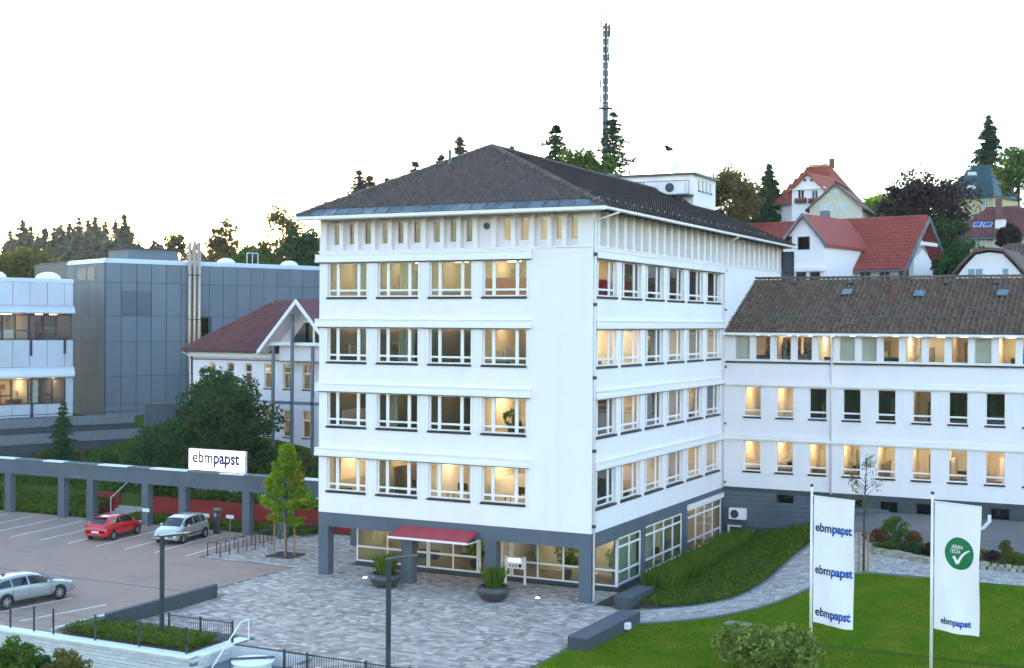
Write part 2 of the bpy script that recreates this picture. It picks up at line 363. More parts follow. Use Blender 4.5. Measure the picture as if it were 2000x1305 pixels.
# ================================================================== GROUND
def clamp(v, a=0.0, b=1.0): return max(a, min(b, v))
def sstep(a, b, v):
    t = clamp((v - a) / (b - a)); return t * t * (3 - 2 * t)
def T(x, y):
    """the lawn slope right of the tower"""
    return clamp(0.265 * (x - 0.3), 0, 2.45) * clamp((y + 3) / 19.0)
def H(x, y):
    if -10.3 < x < -5.88 and y < -14.2: return -3.2
    if y < -16.45 and x < 2.4: return -3.2
    if y < -14 and x >= 2.4: return -3.2 * sstep(-14, -26, y)
    zl = 0.0
    if y > 12.15:
        zl = 1.25 + 0.215 * (min(y, 28) - 12.15) + 0.055 * max(0, min(y, 400) - 28)
    zr = T(x, y)
    if y > 22: zr = max(zr, 2.45 + 0.34 * (min(y, 92) - 24)) if x > -17 else zr
    k = sstep(-44, -14, x) if y > 22 else (1.0 if x > -16 else 0.0)
    z = zl * (1 - k) + zr * k
    if y > 92: z = max(z, zl)
    return z - 0.05
def axis(fine0, fine1, step, extra, far):
    a = list(np.arange(fine0, fine1 + 1e-6, step)); d = step; lo, hi = fine0, fine1; L_, R_ = [], []
    while lo > -far or hi < far:
        d *= 1.35
        if lo > -far: lo -= d; L_.append(lo)
        if hi < far: hi += d; R_.append(hi)
    return sorted(set([round(float(v), 3) for v in L_ + a + R_ + extra]))
gx = axis(-64, 40, 2.0, [-16.01, -15.99, 2.39, 2.41, -10.31, -10.29, -5.89, -5.87], 1500)
gy = axis(-30, 96, 2.0, [-14.21, -14.19, -16.46, -16.44, 12.14, 12.16, 22.01, 21.99], 1500)
V = [(x, y, H(x, y)) for y in gy for x in gx]; nx = len(gx)
F = [(j * nx + i, j * nx + i + 1, (j + 1) * nx + i + 1, (j + 1) * nx + i) for j in range(len(gy) - 1) for i in range(nx - 1)]
obj('ground', fast_mesh('ground', V, F, M['meadow']), kind='structure')
obj('street', MB().box(-80, 2.3, -40, -18.2, -3.22, -3.16), M['asphalt'], kind='structure')

# plaza paving ------------------------------------------------------
def in_plaza(x, y):
    if x < -24.6 or x > 2.55: return False
    if y < -16.2: return False
    if y > 3.2 and x > -15.7: return False
    if y > 11.4: return False
    if x < -18.1 and y < 0.85: return False
    if x < -16.7 and y < -6.6: return False
    if y < -14.1 and x < -5.85: return False
    if y < -12.9 and x < -9.9: return False
    return True
plaza = obj('plaza', MB().box(-24.6, 2.55, 0.85, 3.2, -0.045, -0.02).box(-18.1, 2.55, -14.2, 0.85, -0.045, -0.02).box(-5.9, 2.55, -16.2, -14.2, -0.045, -0.02).box(-24.6, -15.6, 3.2, 11.4, -0.045, -0.02), M['joint'], kind='structure')
pieces = []
y = -16.2; r = 0
while y < 11.4:
    w = RNG.choice((0.20, 0.24, 0.24, 0.30)); x = -24.7 - RNG.random() * 0.4
    while x < 2.6:
        l = RNG.choice((0.22, 0.28, 0.34, 0.40))
        if in_plaza(x + l / 2, y + w / 2) and in_plaza(x + 0.02, y + 0.02) and in_plaza(x + l - 0.02, y + w - 0.02): pieces.append((x, y, l, w))
        x += l
    y += w
pieces.sort(key=lambda p: (p[0] - CAM.x) ** 2 + (p[1] - CAM.y) ** 2)
near = [p for p in pieces if -14.6 < p[1] < -5.5 and -8.5 < p[0] < 2.2][:290]
nearset = set(near)
_pm = {}
for (x, y, l, w) in near:
    k = (l, w)
    if k not in _pm: _pm[k] = MB().bevbox(0.006, l - 0.006, 0.006, w - 0.006, -0.03, 0.0, 0.006).mesh('paver'); _pm[k].materials.append(M['paver'])
    obj('paver', _pm[k], None, plaza, loc=(x, y, RNG.uniform(-0.004, 0.004)))
mb = MB()
for (x, y, l, w) in pieces:
    if (x, y, l, w) in nearset: continue
    z = RNG.uniform(-0.004, 0.004)
    mb.bevbox(x + 0.006, x + l - 0.006, y + 0.006, y + w - 0.006, z - 0.03, z, 0.006)
obj('paving_stones', mb, M['paver'], plaza, kind='stuff')

# parking lot -------------------------------------------------------
pk = MB().box(-70, -24.62, -16.2, 8.9, -0.04, -0.004).box(-24.62, -18.12, -16.2, 0.83, -0.04, -0.004).box(-18.12, -16.72, -16.2, -6.62, -0.04, -0.004)
parking = obj('parking_lot', pk, M['parking'], kind='structure')
def pline(x0, y0, x1, y1, w=0.13):
    d = Vector((x1 - x0, y1 - y0, 0)); l = d.length; a = math.atan2(d.y, d.x)
    Mx = Matrix.Translation((x0, y0, 0)) @ Matrix.Rotation(a, 4, 'Z')
    obj('parking_line', MB().box(0, l, -w / 2, w / 2, -0.003, 0.004, Mx), M['paint'], parking)
for k, sx in enumerate((-25.4, -27.72, -30.0, -32.22, -34.42, -36.75, -39.2, -41.45, -43.75, -46.1)):
    pline(sx, 0.85, sx - 0.93, 7.75)
for (a, b, c, d) in ((-23.3, -15.0, -22.62, -10.65), (-21.0, -15.3, -20.1, -10.95), (-25.6, -15.0, -24.9, -10.6), (-27.9, -14.9, -27.2, -10.5)):
    pline(a, b, c, d)
obj('drain_channel', MB().box(-62, -17.4, -6.95, -6.78, -0.003, 0.006), M['topgrey'], parking)
obj('kerb', MB().bevbox(-18.42, -18.26, -16.0, -9.8, -0.02, 0.12, 0.02), M['coping'], parking)
obj('parking_apron', MB().poly([(-18.24, -15.9, 0.10), (-16.75, -15.9, 0.42), (-16.75, -7.6, 0.42), (-18.24, -7.6, 0.02)]).poly([(-18.24, -7.6, 0.0), (-16.75, -7.6, 0.0), (-16.75, -7.6, 0.42), (-18.24, -7.6, 0.02)]), M['topgrey'], parking)

# lawn, path, beds ---------------------------------------------------
def patch(name, x0, x1, y0, y1, st, off, m):
    xs = np.arange(x0, x1 + 1e-6, st); ys = np.arange(y0, y1 + 1e-6, st); n_ = len(xs)
    V = [(x, y, (T(x, y) if y > -14 else H(x, y) + 0.05) + off) for y in ys for x in xs]
    F = [(j * n_ + i, j * n_ + i + 1, (j + 1) * n_ + i + 1, (j + 1) * n_ + i) for j in range(len(ys) - 1) for i in range(n_ - 1)]
    return obj(name, fast_mesh(name, V, F, m, True), kind='structure')
lawn = patch('lawn', 2.6, 40.6, -24, 12, 0.5, 0.0, M['lawn'])
inner = [(2.3, -1.05), (3.39, -0.36), (4.82, 0.56), (5.75, 1.47), (6.55, 2.73), (7.05, 5.47), (7.15, 9.44), (7.5, 12.2), (8.6, 14.2)]
outer = [(3.07, -3.25), (4.57, -2.23), (6.45, -0.7), (8.2, 1.47), (9.3, 3.69), (10.2, 6.0), (11.3, 7.05), (14.07, 7.2), (40, 7.05)]
upper = [(11.2, 10.3), (12.34, 10.0), (13.97, 9.5), (16.44, 9.45), (18.46, 9.2), (40, 9.1)]
def spline(P, n=10):
    P = [Vector((p[0], p[1], 0)) for p in P]; o = []
    for i in range(len(P) - 1):
        a, b, c, d = P[max(i - 1, 0)], P[i], P[i + 1], P[min(i + 2, len(P) - 1)]
        for k in range(n):
            t = k / n
            o.append(0.5 * ((2 * b) + (c - a) * t + (2 * a - 5 * b + 4 * c - d) * t * t + (3 * b - a - 3 * c + d) * t ** 3))
    o.append(P[-1]); return [(v.x, v.y) for v in o]
IN, OUT, UP = spline(inner), spline(outer), spline(upper)
outline = IN + [(10.6, 13.4)] + UP + list(reversed(OUT))
def inside(pt, poly):
    x, y = pt; c = False; j = len(poly) - 1
    for i in range(len(poly)):
        xi, yi = poly[i]; xj, yj = poly[j]
        if (yi > y) != (yj > y) and x < (xj - xi) * (y - yi) / (yj - yi) + xi: c = not c
        j = i
    return c
path = None
mbj = MB(); mbp = MB()
yy = -3.4
while yy < 14.4:
    xx = 2.0 - RNG.random() * 0.2
    while xx < 40:
        l = RNG.choice((0.2, 0.26, 0.32)) ; w = 0.2
        if inside((xx + l / 2, yy + w / 2), outline):
            z = T(xx + l / 2, yy + w / 2) + 0.035 + RNG.uniform(-0.003, 0.003)
            mbp.poly([(xx + 0.005, yy + 0.005, T(xx, yy) + 0.035), (xx + l - 0.005, yy + 0.005, T(xx + l, yy) + 0.035), (xx + l - 0.005, yy + w - 0.005, T(xx + l, yy + w) + 0.035), (xx + 0.005, yy + w - 0.005, T(xx, yy + w) + 0.035)])
            mbj.poly([(xx - 0.02, yy - 0.02, T(xx, yy) + 0.02), (xx + l + 0.02, yy - 0.02, T(xx + l, yy) + 0.02), (xx + l + 0.02, yy + w + 0.02, T(xx + l, yy + w) + 0.02), (xx - 0.02, yy + w + 0.02, T(xx, yy + w) + 0.02)])
        xx += l
    yy += 0.2
path = obj('garden_path', mbj, M['joint'], kind='structure')
obj('path_pavers', mbp, M['pathpaver'], path, kind='stuff')
def edge(P, nm, w=0.07, skip=lambda p: False):
    for (a, b) in zip(P[:-1], P[1:]):
        if skip(a): continue
        d = Vector((b[0] - a[0], b[1] - a[1], 0)); n_ = Vector((-d.y, d.x, 0)).normalized() * w
        za, zb = T(*a), T(*b)
        mb_ = MB(); q = [Vector((a[0], a[1], za)), Vector((b[0], b[1], zb))]
        lo = [q[0] - n_, q[1] - n_, q[1] + n_, q[0] + n_]
        mb_.prism([(p.x, p.y, p.z - 0.05) for p in lo], (0, 0, 0.115))
        obj(nm, mb_, M['topgrey'], path)
edge(spline(inner, 3), 'path_edging'); edge(spline(outer, 3)[:22], 'path_edging')
# planting bed against the tower and the bed below the wing
bp_ = [(0.25, -0.2)] + IN + [(7.0, 20.4), (0.25, 20.4)]
xs = np.arange(0.25, 7.2, 0.45); ys = np.arange(-0.2, 20.4, 0.45)
bed2 = MB()
for i in range(len(xs) - 1):
    for j in range(len(ys) - 1):
        if inside(((xs[i] + xs[i + 1]) / 2, (ys[j] + ys[j + 1]) / 2), bp_):
            bed2.poly([(xs[i], ys[j], T(xs[i], ys[j]) + 0.025), (xs[i + 1], ys[j], T(xs[i + 1], ys[j]) + 0.025), (xs[i + 1], ys[j + 1], T(xs[i + 1], ys[j + 1]) + 0.025), (xs[i], ys[j + 1], T(xs[i], ys[j + 1]) + 0.025)])
obj('planting_bed', bed2, M['soil'], kind='structure')
fb = MB(); UB = [(p[0], p[1] + 3.0) for p in UP]
for a, b, c, d in zip(UP[:-1], UP[1:], UB[1:], UB[:-1]):
    fb.poly([(a[0], a[1] + 0.15, T(*a) + 0.05), (b[0], b[1] + 0.15, T(*b) + 0.05), (c[0], c[1], T(*c) + 0.04), (d[0], d[1], T(*d) + 0.04)])
obj('flower_bed', fb, M['soil'], kind='structure')
patch('service_yard', 7.2, 40.7, 12.0, 20.5, 0.5, 0.03, M['yard'])
# edging stones of the flower bed
mbs = []
for i, (a, b) in enumerate(zip(UP[:-1], UP[1:])):
    l = math.hypot(b[0] - a[0], b[1] - a[1]); k = max(1, int(l / 0.32))
    for q in range(k):
        t = (q + 0.5) / k; x = a[0] + (b[0] - a[0]) * t; y = a[1] + (b[1] - a[1]) * t
        if x > 22: continue
        for lay in (0, 1):
            s = RNG.uniform(0.11, 0.17); an = math.atan2(b[1] - a[1], b[0] - a[0]) + RNG.uniform(-0.3, 0.3)
            m_ = MB().bevbox(-s, s, -0.11, 0.11, 0, RNG.uniform(0.13, 0.19), 0.035)
            obj('edging_stone', m_, M['stone'], bpy.data.objects['flower_bed'], loc=(x + (0.12 if lay else 0), y + 0.1 + lay * 0.12, T(x, y) + 0.02 + lay * 0.13)).rotation_euler = (0, 0, an)

# ================================================================== BUILDING HELPERS
class Face:
    """a wall plane: u along it, v up, d inwards"""
    def __init__(s, O, U, N):
        s.O, s.U, s.N = Vector(O), Vector(U).normalized(), Vector(N).normalized(); s.Z = Vector((0, 0, 1))
    def p(s, u, v, d=0.0): return s.O + s.U * u + s.Z * v + s.N * d
    def mtx(s, u, v, d=0.0):
        m = Matrix((s.U, s.N, s.Z)).transposed().to_4x4(); m.translation = s.p(u, v, d); return m
    def box(s, mb, u0, u1, v0, v1, d0, d1): return mb.box(u0, u1, d0, d1, v0, v1, s.mtx(0, 0, 0))
def wall_holes(mb, fc, u0, u1, v0, v1, holes, depth):
    """wall sheet with real openings and their reveals"""
    us = sorted({u0, u1} | {h[0] for h in holes} | {h[1] for h in holes}); vs = sorted({v0, v1} | {h[2] for h in holes} | {h[3] for h in holes})
    for i in range(len(us) - 1):
        for j in range(len(vs) - 1):
            cu, cv = (us[i] + us[i + 1]) / 2, (vs[j] + vs[j + 1]) / 2
            if any(h[0] < cu < h[1] and h[2] < cv < h[3] for h in holes): continue
            mb.poly([fc.p(us[i], vs[j]), fc.p(us[i + 1], vs[j]), fc.p(us[i + 1], vs[j + 1]), fc.p(us[i], vs[j + 1])])
    for (a, b, c, d) in [h[:4] for h in holes]:
        for (q, r) in (((a, c), (b, c)), ((b, c), (b, d)), ((b, d), (a, d)), ((a, d), (a, c))):
            mb.poly([fc.p(q[0], q[1]), fc.p(r[0], r[1]), fc.p(r[0], r[1], depth), fc.p(q[0], q[1], depth)])
_mesh_cache = {}
def cached(key, fn, m):
    if key not in _mesh_cache:
        me = fn(); me.materials.append(m); _mesh_cache[key] = me
    return _mesh_cache[key]
def window(parent, fc, u0, u1, v0, v1, cols, rows, d, bar=0.07, mull=0.16, glass='glass', fm='frame', sill=True, th=0.07, blind=None):
    """frame with its panes; cols / rows: fractions of the clear size taken by each light"""
    w, h = round(u1 - u0, 3), round(v1 - v0, 3); cols = tuple(cols); rows = tuple(rows)
    cw = w - 2 * bar - mull * (len(cols) - 1); ch = h - 2 * bar - 0.10 * (len(rows) - 1)
    us, x = [], bar
    for c in cols: us.append((x, x + cw * c / sum(cols))); x = us[-1][1] + mull
    vs, z = [], bar
    for r_ in rows: vs.append((z, z + ch * r_ / sum(rows))); z = vs[-1][1] + 0.10
    def mk():
        mb = MB()
        mb.box(0, w, 0, th, 0, bar).box(0, w, 0, th, h - bar, h).box(0, bar, 0, th, bar, h - bar).box(w - bar, w, 0, th, bar, h - bar)
        for a, b in zip(us[:-1], us[1:]): mb.box(a[1], b[0], -0.004, th - 0.004, bar, h - bar)
        for a, b in zip(vs[:-1], vs[1:]):
            for c in us: mb.box(c[0], c[1], 0, th, a[1], b[0])
        return mb.mesh('window')
    o = obj('window', cached((w, h, cols, rows, bar, mull, fm, th), mk, M[fm]), None, parent, M=fc.mtx(u0, v0, d))
    for c in us:
        for r_ in vs:
            pw, ph = round(c[1] - c[0], 3), round(r_[1] - r_[0], 3)
            obj('pane', cached(('pane', pw, ph, glass), lambda: MB().box(0, pw, 0, 0.012, 0, ph).mesh('pane'), M[glass]), None, o, loc=(c[0], th * 0.45, r_[0]))
    if sill:
        obj('sill', cached(('sill', w, d), lambda: MB().box(-0.05, w + 0.03, -d - 0.06, 0.02, -0.115, -0.012).mesh('sill'), M['sill']), None, o)
    if blind:
        obj('blind', cached(('blind', w, h, blind), lambda: MB().box(bar, w - bar, th + 0.012, th + 0.03, h * (1 - blind), h - bar).mesh('blind'), M['blind']), None, o)
    return o
def room(parent, fc, u0, u1, v0, v1, d0, d1, wm='roomwall', lamp=None, nl=2, floor='furn', up=False):
    """the office behind the windows, open towards them, with its ceiling lamps; up puts added, unseen uplights on the floor instead"""
    mb = MB(); P = fc.p
    mb.poly([P(u0, v0, d1), P(u1, v0, d1), P(u1, v1, d1), P(u0, v1, d1)])
    mb.poly([P(u0, v0, d0), P(u0, v0, d1), P(u0, v1, d1), P(u0, v1, d0)]); mb.poly([P(u1, v0, d0), P(u1, v0, d1), P(u1, v1, d1), P(u1, v1, d0)])
    mb.poly([P(u0, v1, d0), P(u1, v1, d0), P(u1, v1, d1), P(u0, v1, d1)])
    mb.cur = 1; mb.poly([P(u0, v0, d0), P(u1, v0, d0), P(u1, v0, d1), P(u0, v0, d1)])
    r = obj('office_room', mb, [M[wm], M[floor]], parent)
    if v1 - v0 > 2.4 and d1 - d0 > 2:
        wdt = u1 - u0
        for q in range(1 + int(wdt / 1.4)):
            k = RNG.random(); c = u0 + 0.2 + RNG.random() * max(0.1, wdt - 0.9)
            if k < 0.35: obj('built_in_cupboard', fc.box(MB(), c, c + RNG.uniform(0.5, 0.9), v0, v0 + RNG.choice((1.2, 1.9, 2.1)), d1 - 0.5, d1 - 0.02), M[RNG.choice(('shelf', 'roomgrey', 'trim'))], r)
            elif k < 0.6: obj('wall_board', fc.box(MB(), c, c + RNG.uniform(0.4, 0.8), v0 + 1.2, v0 + RNG.uniform(1.7, 2.1), d1 - 0.06, d1 - 0.02), M[RNG.choice(('trim', 'furn', 'shelf', 'bluewindow'))], r)
            elif k < 0.8: obj('inner_door', fc.box(MB(), c, c + 0.85, v0, v0 + 2.05, d1 - 0.05, d1 - 0.015), M[RNG.choice(('shelf', 'roomgrey'))], r)
            else: obj('partition', fc.box(MB(), c, c + 0.08, v0, v0 + RNG.uniform(1.3, 2.4), d0 + 0.8, d1 - 0.3), M[RNG.choice(('roomgrey', 'curtain', 'blind'))], r)
        if RNG.random() < 0.7: c = u0 + 0.3 + RNG.random() * max(0.1, wdt - 1.5); obj('window_counter', fc.box(MB(), c, min(u1 - 0.05, c + RNG.uniform(0.6, 1.4)), v0 + 0.6, v0 + RNG.uniform(0.95, 1.25), d0 + 0.25, d0 + 0.7), M[RNG.choice(('furn', 'furn', 'shelf'))], r)
    if lamp in ('lamp_hi', 'lamp_mid') and v1 - v0 > 2.4: lamp = RNG.choice((lamp, lamp, 'lamp_hi', 'lamp_mid', 'lamp_cool'))
    if lamp:
        for k in range(nl):
            c = u0 + (u1 - u0) * (k + 0.5) / nl; dd = d0 + min(2.4, (d1 - d0) * 0.5); lw_ = min(0.5, (u1 - u0) / nl * 0.22)
            obj('ceiling_lamp_or_uplight', fc.box(MB(), c - lw_, c + lw_, (v0 + 0.15) if up else (v1 - 0.30), (v0 + 0.20) if up else (v1 - 0.25), dd - 0.16, dd + 0.16), M[lamp], r)  # with up: unseen floor uplight, added to light the ceiling from below
    return r
def tile_rows(O, U, S, N, poly, tw=0.30, tl=0.36, lift=0.05):
    """curved roof tiles laid in courses over a roof plane (outline in u, s)"""
    O, U, S, N = Vector(O), Vector(U).normalized(), Vector(S).normalized(), Vector(N).normalized()
    us = [p[0] for p in poly]; ss = [p[1] for p in poly]
    c = []
    s_, row = min(ss), 0
    while s_ < max(ss):
        u_ = min(us) + (0.5 * tw if row % 2 else 0) * 0
        while u_ < max(us):
            if inside((u_ + tw / 2, s_ + tl / 2), poly): c.append((u_, s_))
            u_ += tw
        s_ += tl; row += 1
    c = np.array(c, dtype=np.float64); n = len(c)
    prof = [(0.0, 0.105), (0.30, 0.105), (0.48, 0.0), (1.0, 0.0)]
    V = np.zeros((n, 12, 3)); o_, u3, s3, n3 = map(np.array, (O, U, S, N))
    rs = np.random.RandomState(3); jit = rs.uniform(-0.008, 0.008, n)
    for i, (a, hgt) in enumerate(prof):
        fu = c[:, 0] + a * tw * 0.985
        for j, (ds, hh) in enumerate(((0.0, lift), (tl * 1.12, 0.012), (0.0, 0.005))):
            V[:, j * 4 + i] = o_ + fu[:, None] * u3 + (c[:, 1] + ds)[:, None] * s3 + ((hgt if j < 2 else hgt * 0.6) + hh + jit)[:, None] * n3
    f = np.array([[0, 1, 5, 4], [1, 2, 6, 5], [2, 3, 7, 6], [8, 9, 1, 0], [9, 10, 2, 1], [10, 11, 3, 2]])
    F = (np.arange(n)[:, None, None] * 12 + f[None]).reshape(-1, 4)
    return V.reshape(-1, 3), F
def ridge_caps(parent, a, b, m, r=0.14, l=0.42, name='ridge_tile'):
    a, b = Vector(a), Vector(b); d = (b - a).normalized(); n = int((b - a).length / l)
    side = d.cross(Vector((0, 0, 1))).normalized(); up = side.cross(d)
    mb = MB()
    k = 6
    for q, (s0, rr) in enumerate(((0.0, r * 1.12), (l * 1.1, r * 0.92))):
        for i in range(k + 1):
            w = math.pi * i / k
            mb.v.append((math.cos(w) * rr, s0, math.sin(w) * rr))
    for i in range(k): mb.face(i, i + 1, k + 2 + i, k + 1 + i)
    mb.face(*range(k, -1, -1))
    me = mb.mesh(name); me.materials.append(m)
    B = Matrix((side, d, up)).transposed().to_4x4()
    for i in range(n):
        mm = B.copy(); mm.translation = a + d * (i * l)
        obj(name, me, None, parent, M=mm)

# ================================================================== THE TOWER
tower = thing('office_tower', 'white five-storey office tower with dark hipped tile roof and grey pillared ground floor', 'building', (-7.85, 17, 0))
FR = Face((0, 0, 0), (1, 0, 0), (0, 1, 0))           # front, u = X
RF = Face((0, 0, 0), (0, 1, 0), (-1, 0, 0))          # right side, u = Y
ZS = [4.37, 7.79, 11.18, 14.57]
FWX = [(-15.21, -12.78), (-12.11, -9.68), (-9.03, -6.60), (-5.96, -3.53)]
RWY = [(0.32 + 3.36 * k, 0.32 + 3.36 * k + 2.72) for k in range(6)]
LIT_F = [['lamp_hi'] * 4, ['lamp_lo', 'lamp_lo', 'lamp_lo', 'lamp_mid'], ['lamp_lo', 'lamp_lo', 'lamp_lo', 'lamp_mid'], ['lamp_lo', 'lamp_lo', 'lamp_lo', 'lamp_mid']]
LIT_R = [[None, 'lamp_hi', 'lamp_hi', 'lamp_hi', 'lamp_hi', 'lamp_mid'], ['lamp_lo', 'lamp_mid', 'lamp_lo', 'lamp_mid', 'lamp_mid', 'lamp_lo'], ['lamp_mid', 'lamp_hi', 'lamp_lo', 'lamp_hi', 'lamp_hi', 'lamp_mid'], ['lamp_mid', 'lamp_lo', 'lamp_lo', 'lamp_lo', 'lamp_lo', 'lamp_lo']]
holesF = [(a, b, z + 0.10, z + 1.93) for z in ZS for (a, b) in FWX]
holesR = [(a, b, z + 0.10, z + 1.93) for z in ZS for (a, b) in RWY]
mb = MB()
wall_holes(mb, FR, -15.72, 0.0, 3.32, 17.08, holesF, 0.24)
wall_holes(mb, RF, 0.0, 33.7, 3.32, 17.08, holesR, 0.24)
mb.poly([(-15.72, 0, 3.32), (-15.72, 33.7, 3.32), (-15.72, 33.7, 18.8), (-15.72, 0, 18.8)])
mb.poly([(-15.72, 33.7, 0), (0, 33.7, 0), (0, 33.7, 18.8), (-15.72, 33.7, 18.8)])
mb.poly([(-15.72, 0.001, 3.32), (0, 0.001, 3.32), (0, 33.7, 3.32), (-15.72, 33.7, 3.32)])
obj('wall', mb, M['white'], tower)
for k, z in enumerate(ZS):
    for q, (a, b) in enumerate(FWX):
        window(tower, FR, a, b, z + 0.12, z + 1.92, (0.39, 1.06, 0.39), (0.20, 1.24), 0.16, mull=0.18)
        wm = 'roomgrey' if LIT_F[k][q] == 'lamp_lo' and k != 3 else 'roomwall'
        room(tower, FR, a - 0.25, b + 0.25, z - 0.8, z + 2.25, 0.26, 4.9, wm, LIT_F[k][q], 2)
    for q, (a, b) in enumerate(RWY):
        window(tower, RF, a, b, z + 0.12, z + 1.92, (0.45, 1.22, 0.45), (0.20, 1.24), 0.16, mull=0.18)
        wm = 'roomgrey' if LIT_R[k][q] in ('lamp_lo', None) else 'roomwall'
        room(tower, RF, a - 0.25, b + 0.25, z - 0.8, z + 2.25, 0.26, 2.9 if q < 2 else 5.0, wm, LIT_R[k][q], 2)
    # roller blind boxes over each strip of windows, piers between the windows
    bb = FR.box(MB(), -15.90, -3.22, z + 1.94, z + 2.10, -0.20, 0.0); FR.box(bb, -15.90, -3.20, z + 2.10, z + 2.32, -0.16, 0.0); FR.box(bb, -15.90, -3.18, z + 2.32, z + 2.36, -0.20, 0.0)
    obj('blind_box', bb, M['trim'], tower)
    obj('blind_slot', FR.box(MB(), -15.74, -3.3, z + 1.90, z + 1.94, -0.14, -0.003), M['anth'], tower)
    bb = RF.box(MB(), 0.2, 20.6, z + 1.94, z + 2.10, -0.16, 0.0); RF.box(bb, 0.2, 20.6, z + 2.10, z + 2.30, -0.12, 0.0); RF.box(bb, 0.2, 20.6, z + 2.30, z + 2.34, -0.16, 0.0)
    obj('blind_box', bb, M['trim'], tower)
    obj('blind_slot', RF.box(MB(), 0.25, 20.3, z + 1.90, z + 1.94, -0.11, -0.003), M['anth'], tower)
    for (a, b) in zip(FWX, FWX[1:] + [(-3.2, -3.2)]):
        obj('guide_rail', FR.box(FR.box(MB(), a[1] + 0.10, a[1] + 0.13, z + 0.0, z + 1.90, -0.03, -0.002), b[0] - 0.20, b[0] - 0.17, z + 0.0, z + 1.90, -0.03, -0.002) if b[0] < -3.3 else FR.box(MB(), a[1] + 0.10, a[1] + 0.13, z, z + 1.9, -0.03, -0.002), M['trim'], tower)
# red partition seen behind the top corner windows
obj('red_panel', MB().box(-6.1, -3.35, 0.50, 0.55, 13.8, 15.62), M['roomred'], tower, label='red partition behind the corner windows')
obj('red_panel', MB().box(-0.56, -0.50, 0.4, 6.0, 13.8, 15.55), M['roomred'], tower, label='red partition behind the corner windows')
# curtains in some front windows
for (z, x0, x1, d) in ((14.57, -14.0, -12.9, 0.6), (14.57, -11.2, -10.2, 0.7), (11.18, -13.6, -13.0, 0.5), (11.18, -11.3, -10.3, 0.8), (7.79, -11.6, -11.2, 0.5), (4.37, -15.1, -14.7, 0.5), (4.37, -11.0, -10.2, 2.2)):
    cu = MB(); n_ = int((x1 - x0) / 0.08)
    for i in range(n_):
        xa, xb = x0 + i * 0.08, x0 + (i + 1) * 0.08
        cu.poly([(xa, d + 0.05 * (i % 2), z - 0.6), (xb, d + 0.05 * ((i + 1) % 2), z - 0.6), (xb, d + 0.05 * ((i + 1) % 2), z + 2.0), (xa, d + 0.05 * (i % 2), z + 2.0)])
    obj('curtain', cu, M['curtain'], tower)
# attic: recessed wall with windows between pilasters
AW = [(-15.07, -14.61), (-14.13, -13.68), (-13.16, -12.72), (-12.08, -11.62), (-11.14, -10.68), (-10.18, -9.74), (-9.0, -8.54), (-8.04, -7.58), (-7.1, -6.64), (-5.0, -4.5), (-4.06, -3.57), (-2.95, -2.52), (-2.14, -1.73), (-1.34, -0.95)]
FA = Face((0, 0.34, 0), (1, 0, 0), (0, 1, 0)); RA = Face((-0.30, 0, 0), (0, 1, 0), (-1, 0, 0))
mb = MB(); wall_holes(mb, FA, -15.72, -0.30, 17.08, 18.85, [(a, b, 17.42, 18.60) for a, b in AW], 0.12)
wall_holes(mb, RA, 0.34, 33.7, 17.08, 18.85, [], 0.1)
mb.poly([(-15.72, 0, 17.08), (0, 0, 17.08), (0, 0.34, 17.08), (-15.72, 0.34, 17.08)]); mb.poly([(0, 0, 17.08), (0, 33.7, 17.08), (-0.3, 33.7, 17.08), (-0.3, 0, 17.08)])
obj('attic_wall', mb, M['white'], tower)
for q, (a, b) in enumerate(AW):
    window(tower, FA, a, b, 17.42, 18.60, (1,), (1,), 0.05, bar=0.045, sill=False)
FINS = [-15.72] + [(AW[i][1] + AW[i + 1][0]) / 2 - 0.0 for i in range(8)] + [-6.42, -5.36] + [(AW[i][1] + AW[i + 1][0]) / 2 for i in range(9, 13)] + [-0.82]
for x in FINS:
    w = 0.42 if x == -15.72 else 0.62 if x == -0.82 else 0.24
    x0 = x if x in (-15.72, -0.82) else x - w / 2
    x1 = 0.0 if x == -0.82 else x0 + w
    obj('pilaster', MB().box(x0, x1, 0.0, 0.345, 17.083, 18.83), M['white'], tower)
room(tower, FA, -15.6, -6.0, 16.98, 18.95, 0.2, 5, 'roomgrey', 'lamp_mid', 5, up=True); room(tower, FA, -5.9, -0.5, 16.98, 18.95, 0.2, 3, 'roomwall', 'lamp_mid', 4, up=True)  # uplights added out of sight on the attic floor to brighten the ceilings
M['attic_panel'] = mat('attic panel', (0.60, 0.58, 0.52), (0.55, 0.53, 0.48), scale=1, rough=0.8)
for k in range(29):
    yy = 0.7 + k * 1.148
    obj('pilaster', RF.box(MB(), yy - 0.16, yy + 0.16, 17.083, 18.83, 0.0, 0.305), M['white'], tower)
    if k < 28: obj('attic_panel', RF.box(MB(), yy + 0.19, yy + 0.96, 17.12, 18.8, 0.262, 0.297), M['attic_panel'], tower)
obj('band', FR.box(RF.box(MB(), -0.05, 33.7, 17.03, 17.10, -0.05, -0.002), -15.78, 0.0, 17.03, 17.10, -0.05, -0.002), M['trim'], tower)
vent = MB().lathe([(0.01, 0), (0.16, 0.0), (0.17, 0.05), (0.12, 0.06), (0.11, 0.02), (0.01, 0.02)], 16)
obj('round_vent', vent, M['anth'], tower, M=Matrix.Translation((-5.9, 0.335, 18.2)) @ Matrix.Rotation(math.radians(90), 4, 'X'))
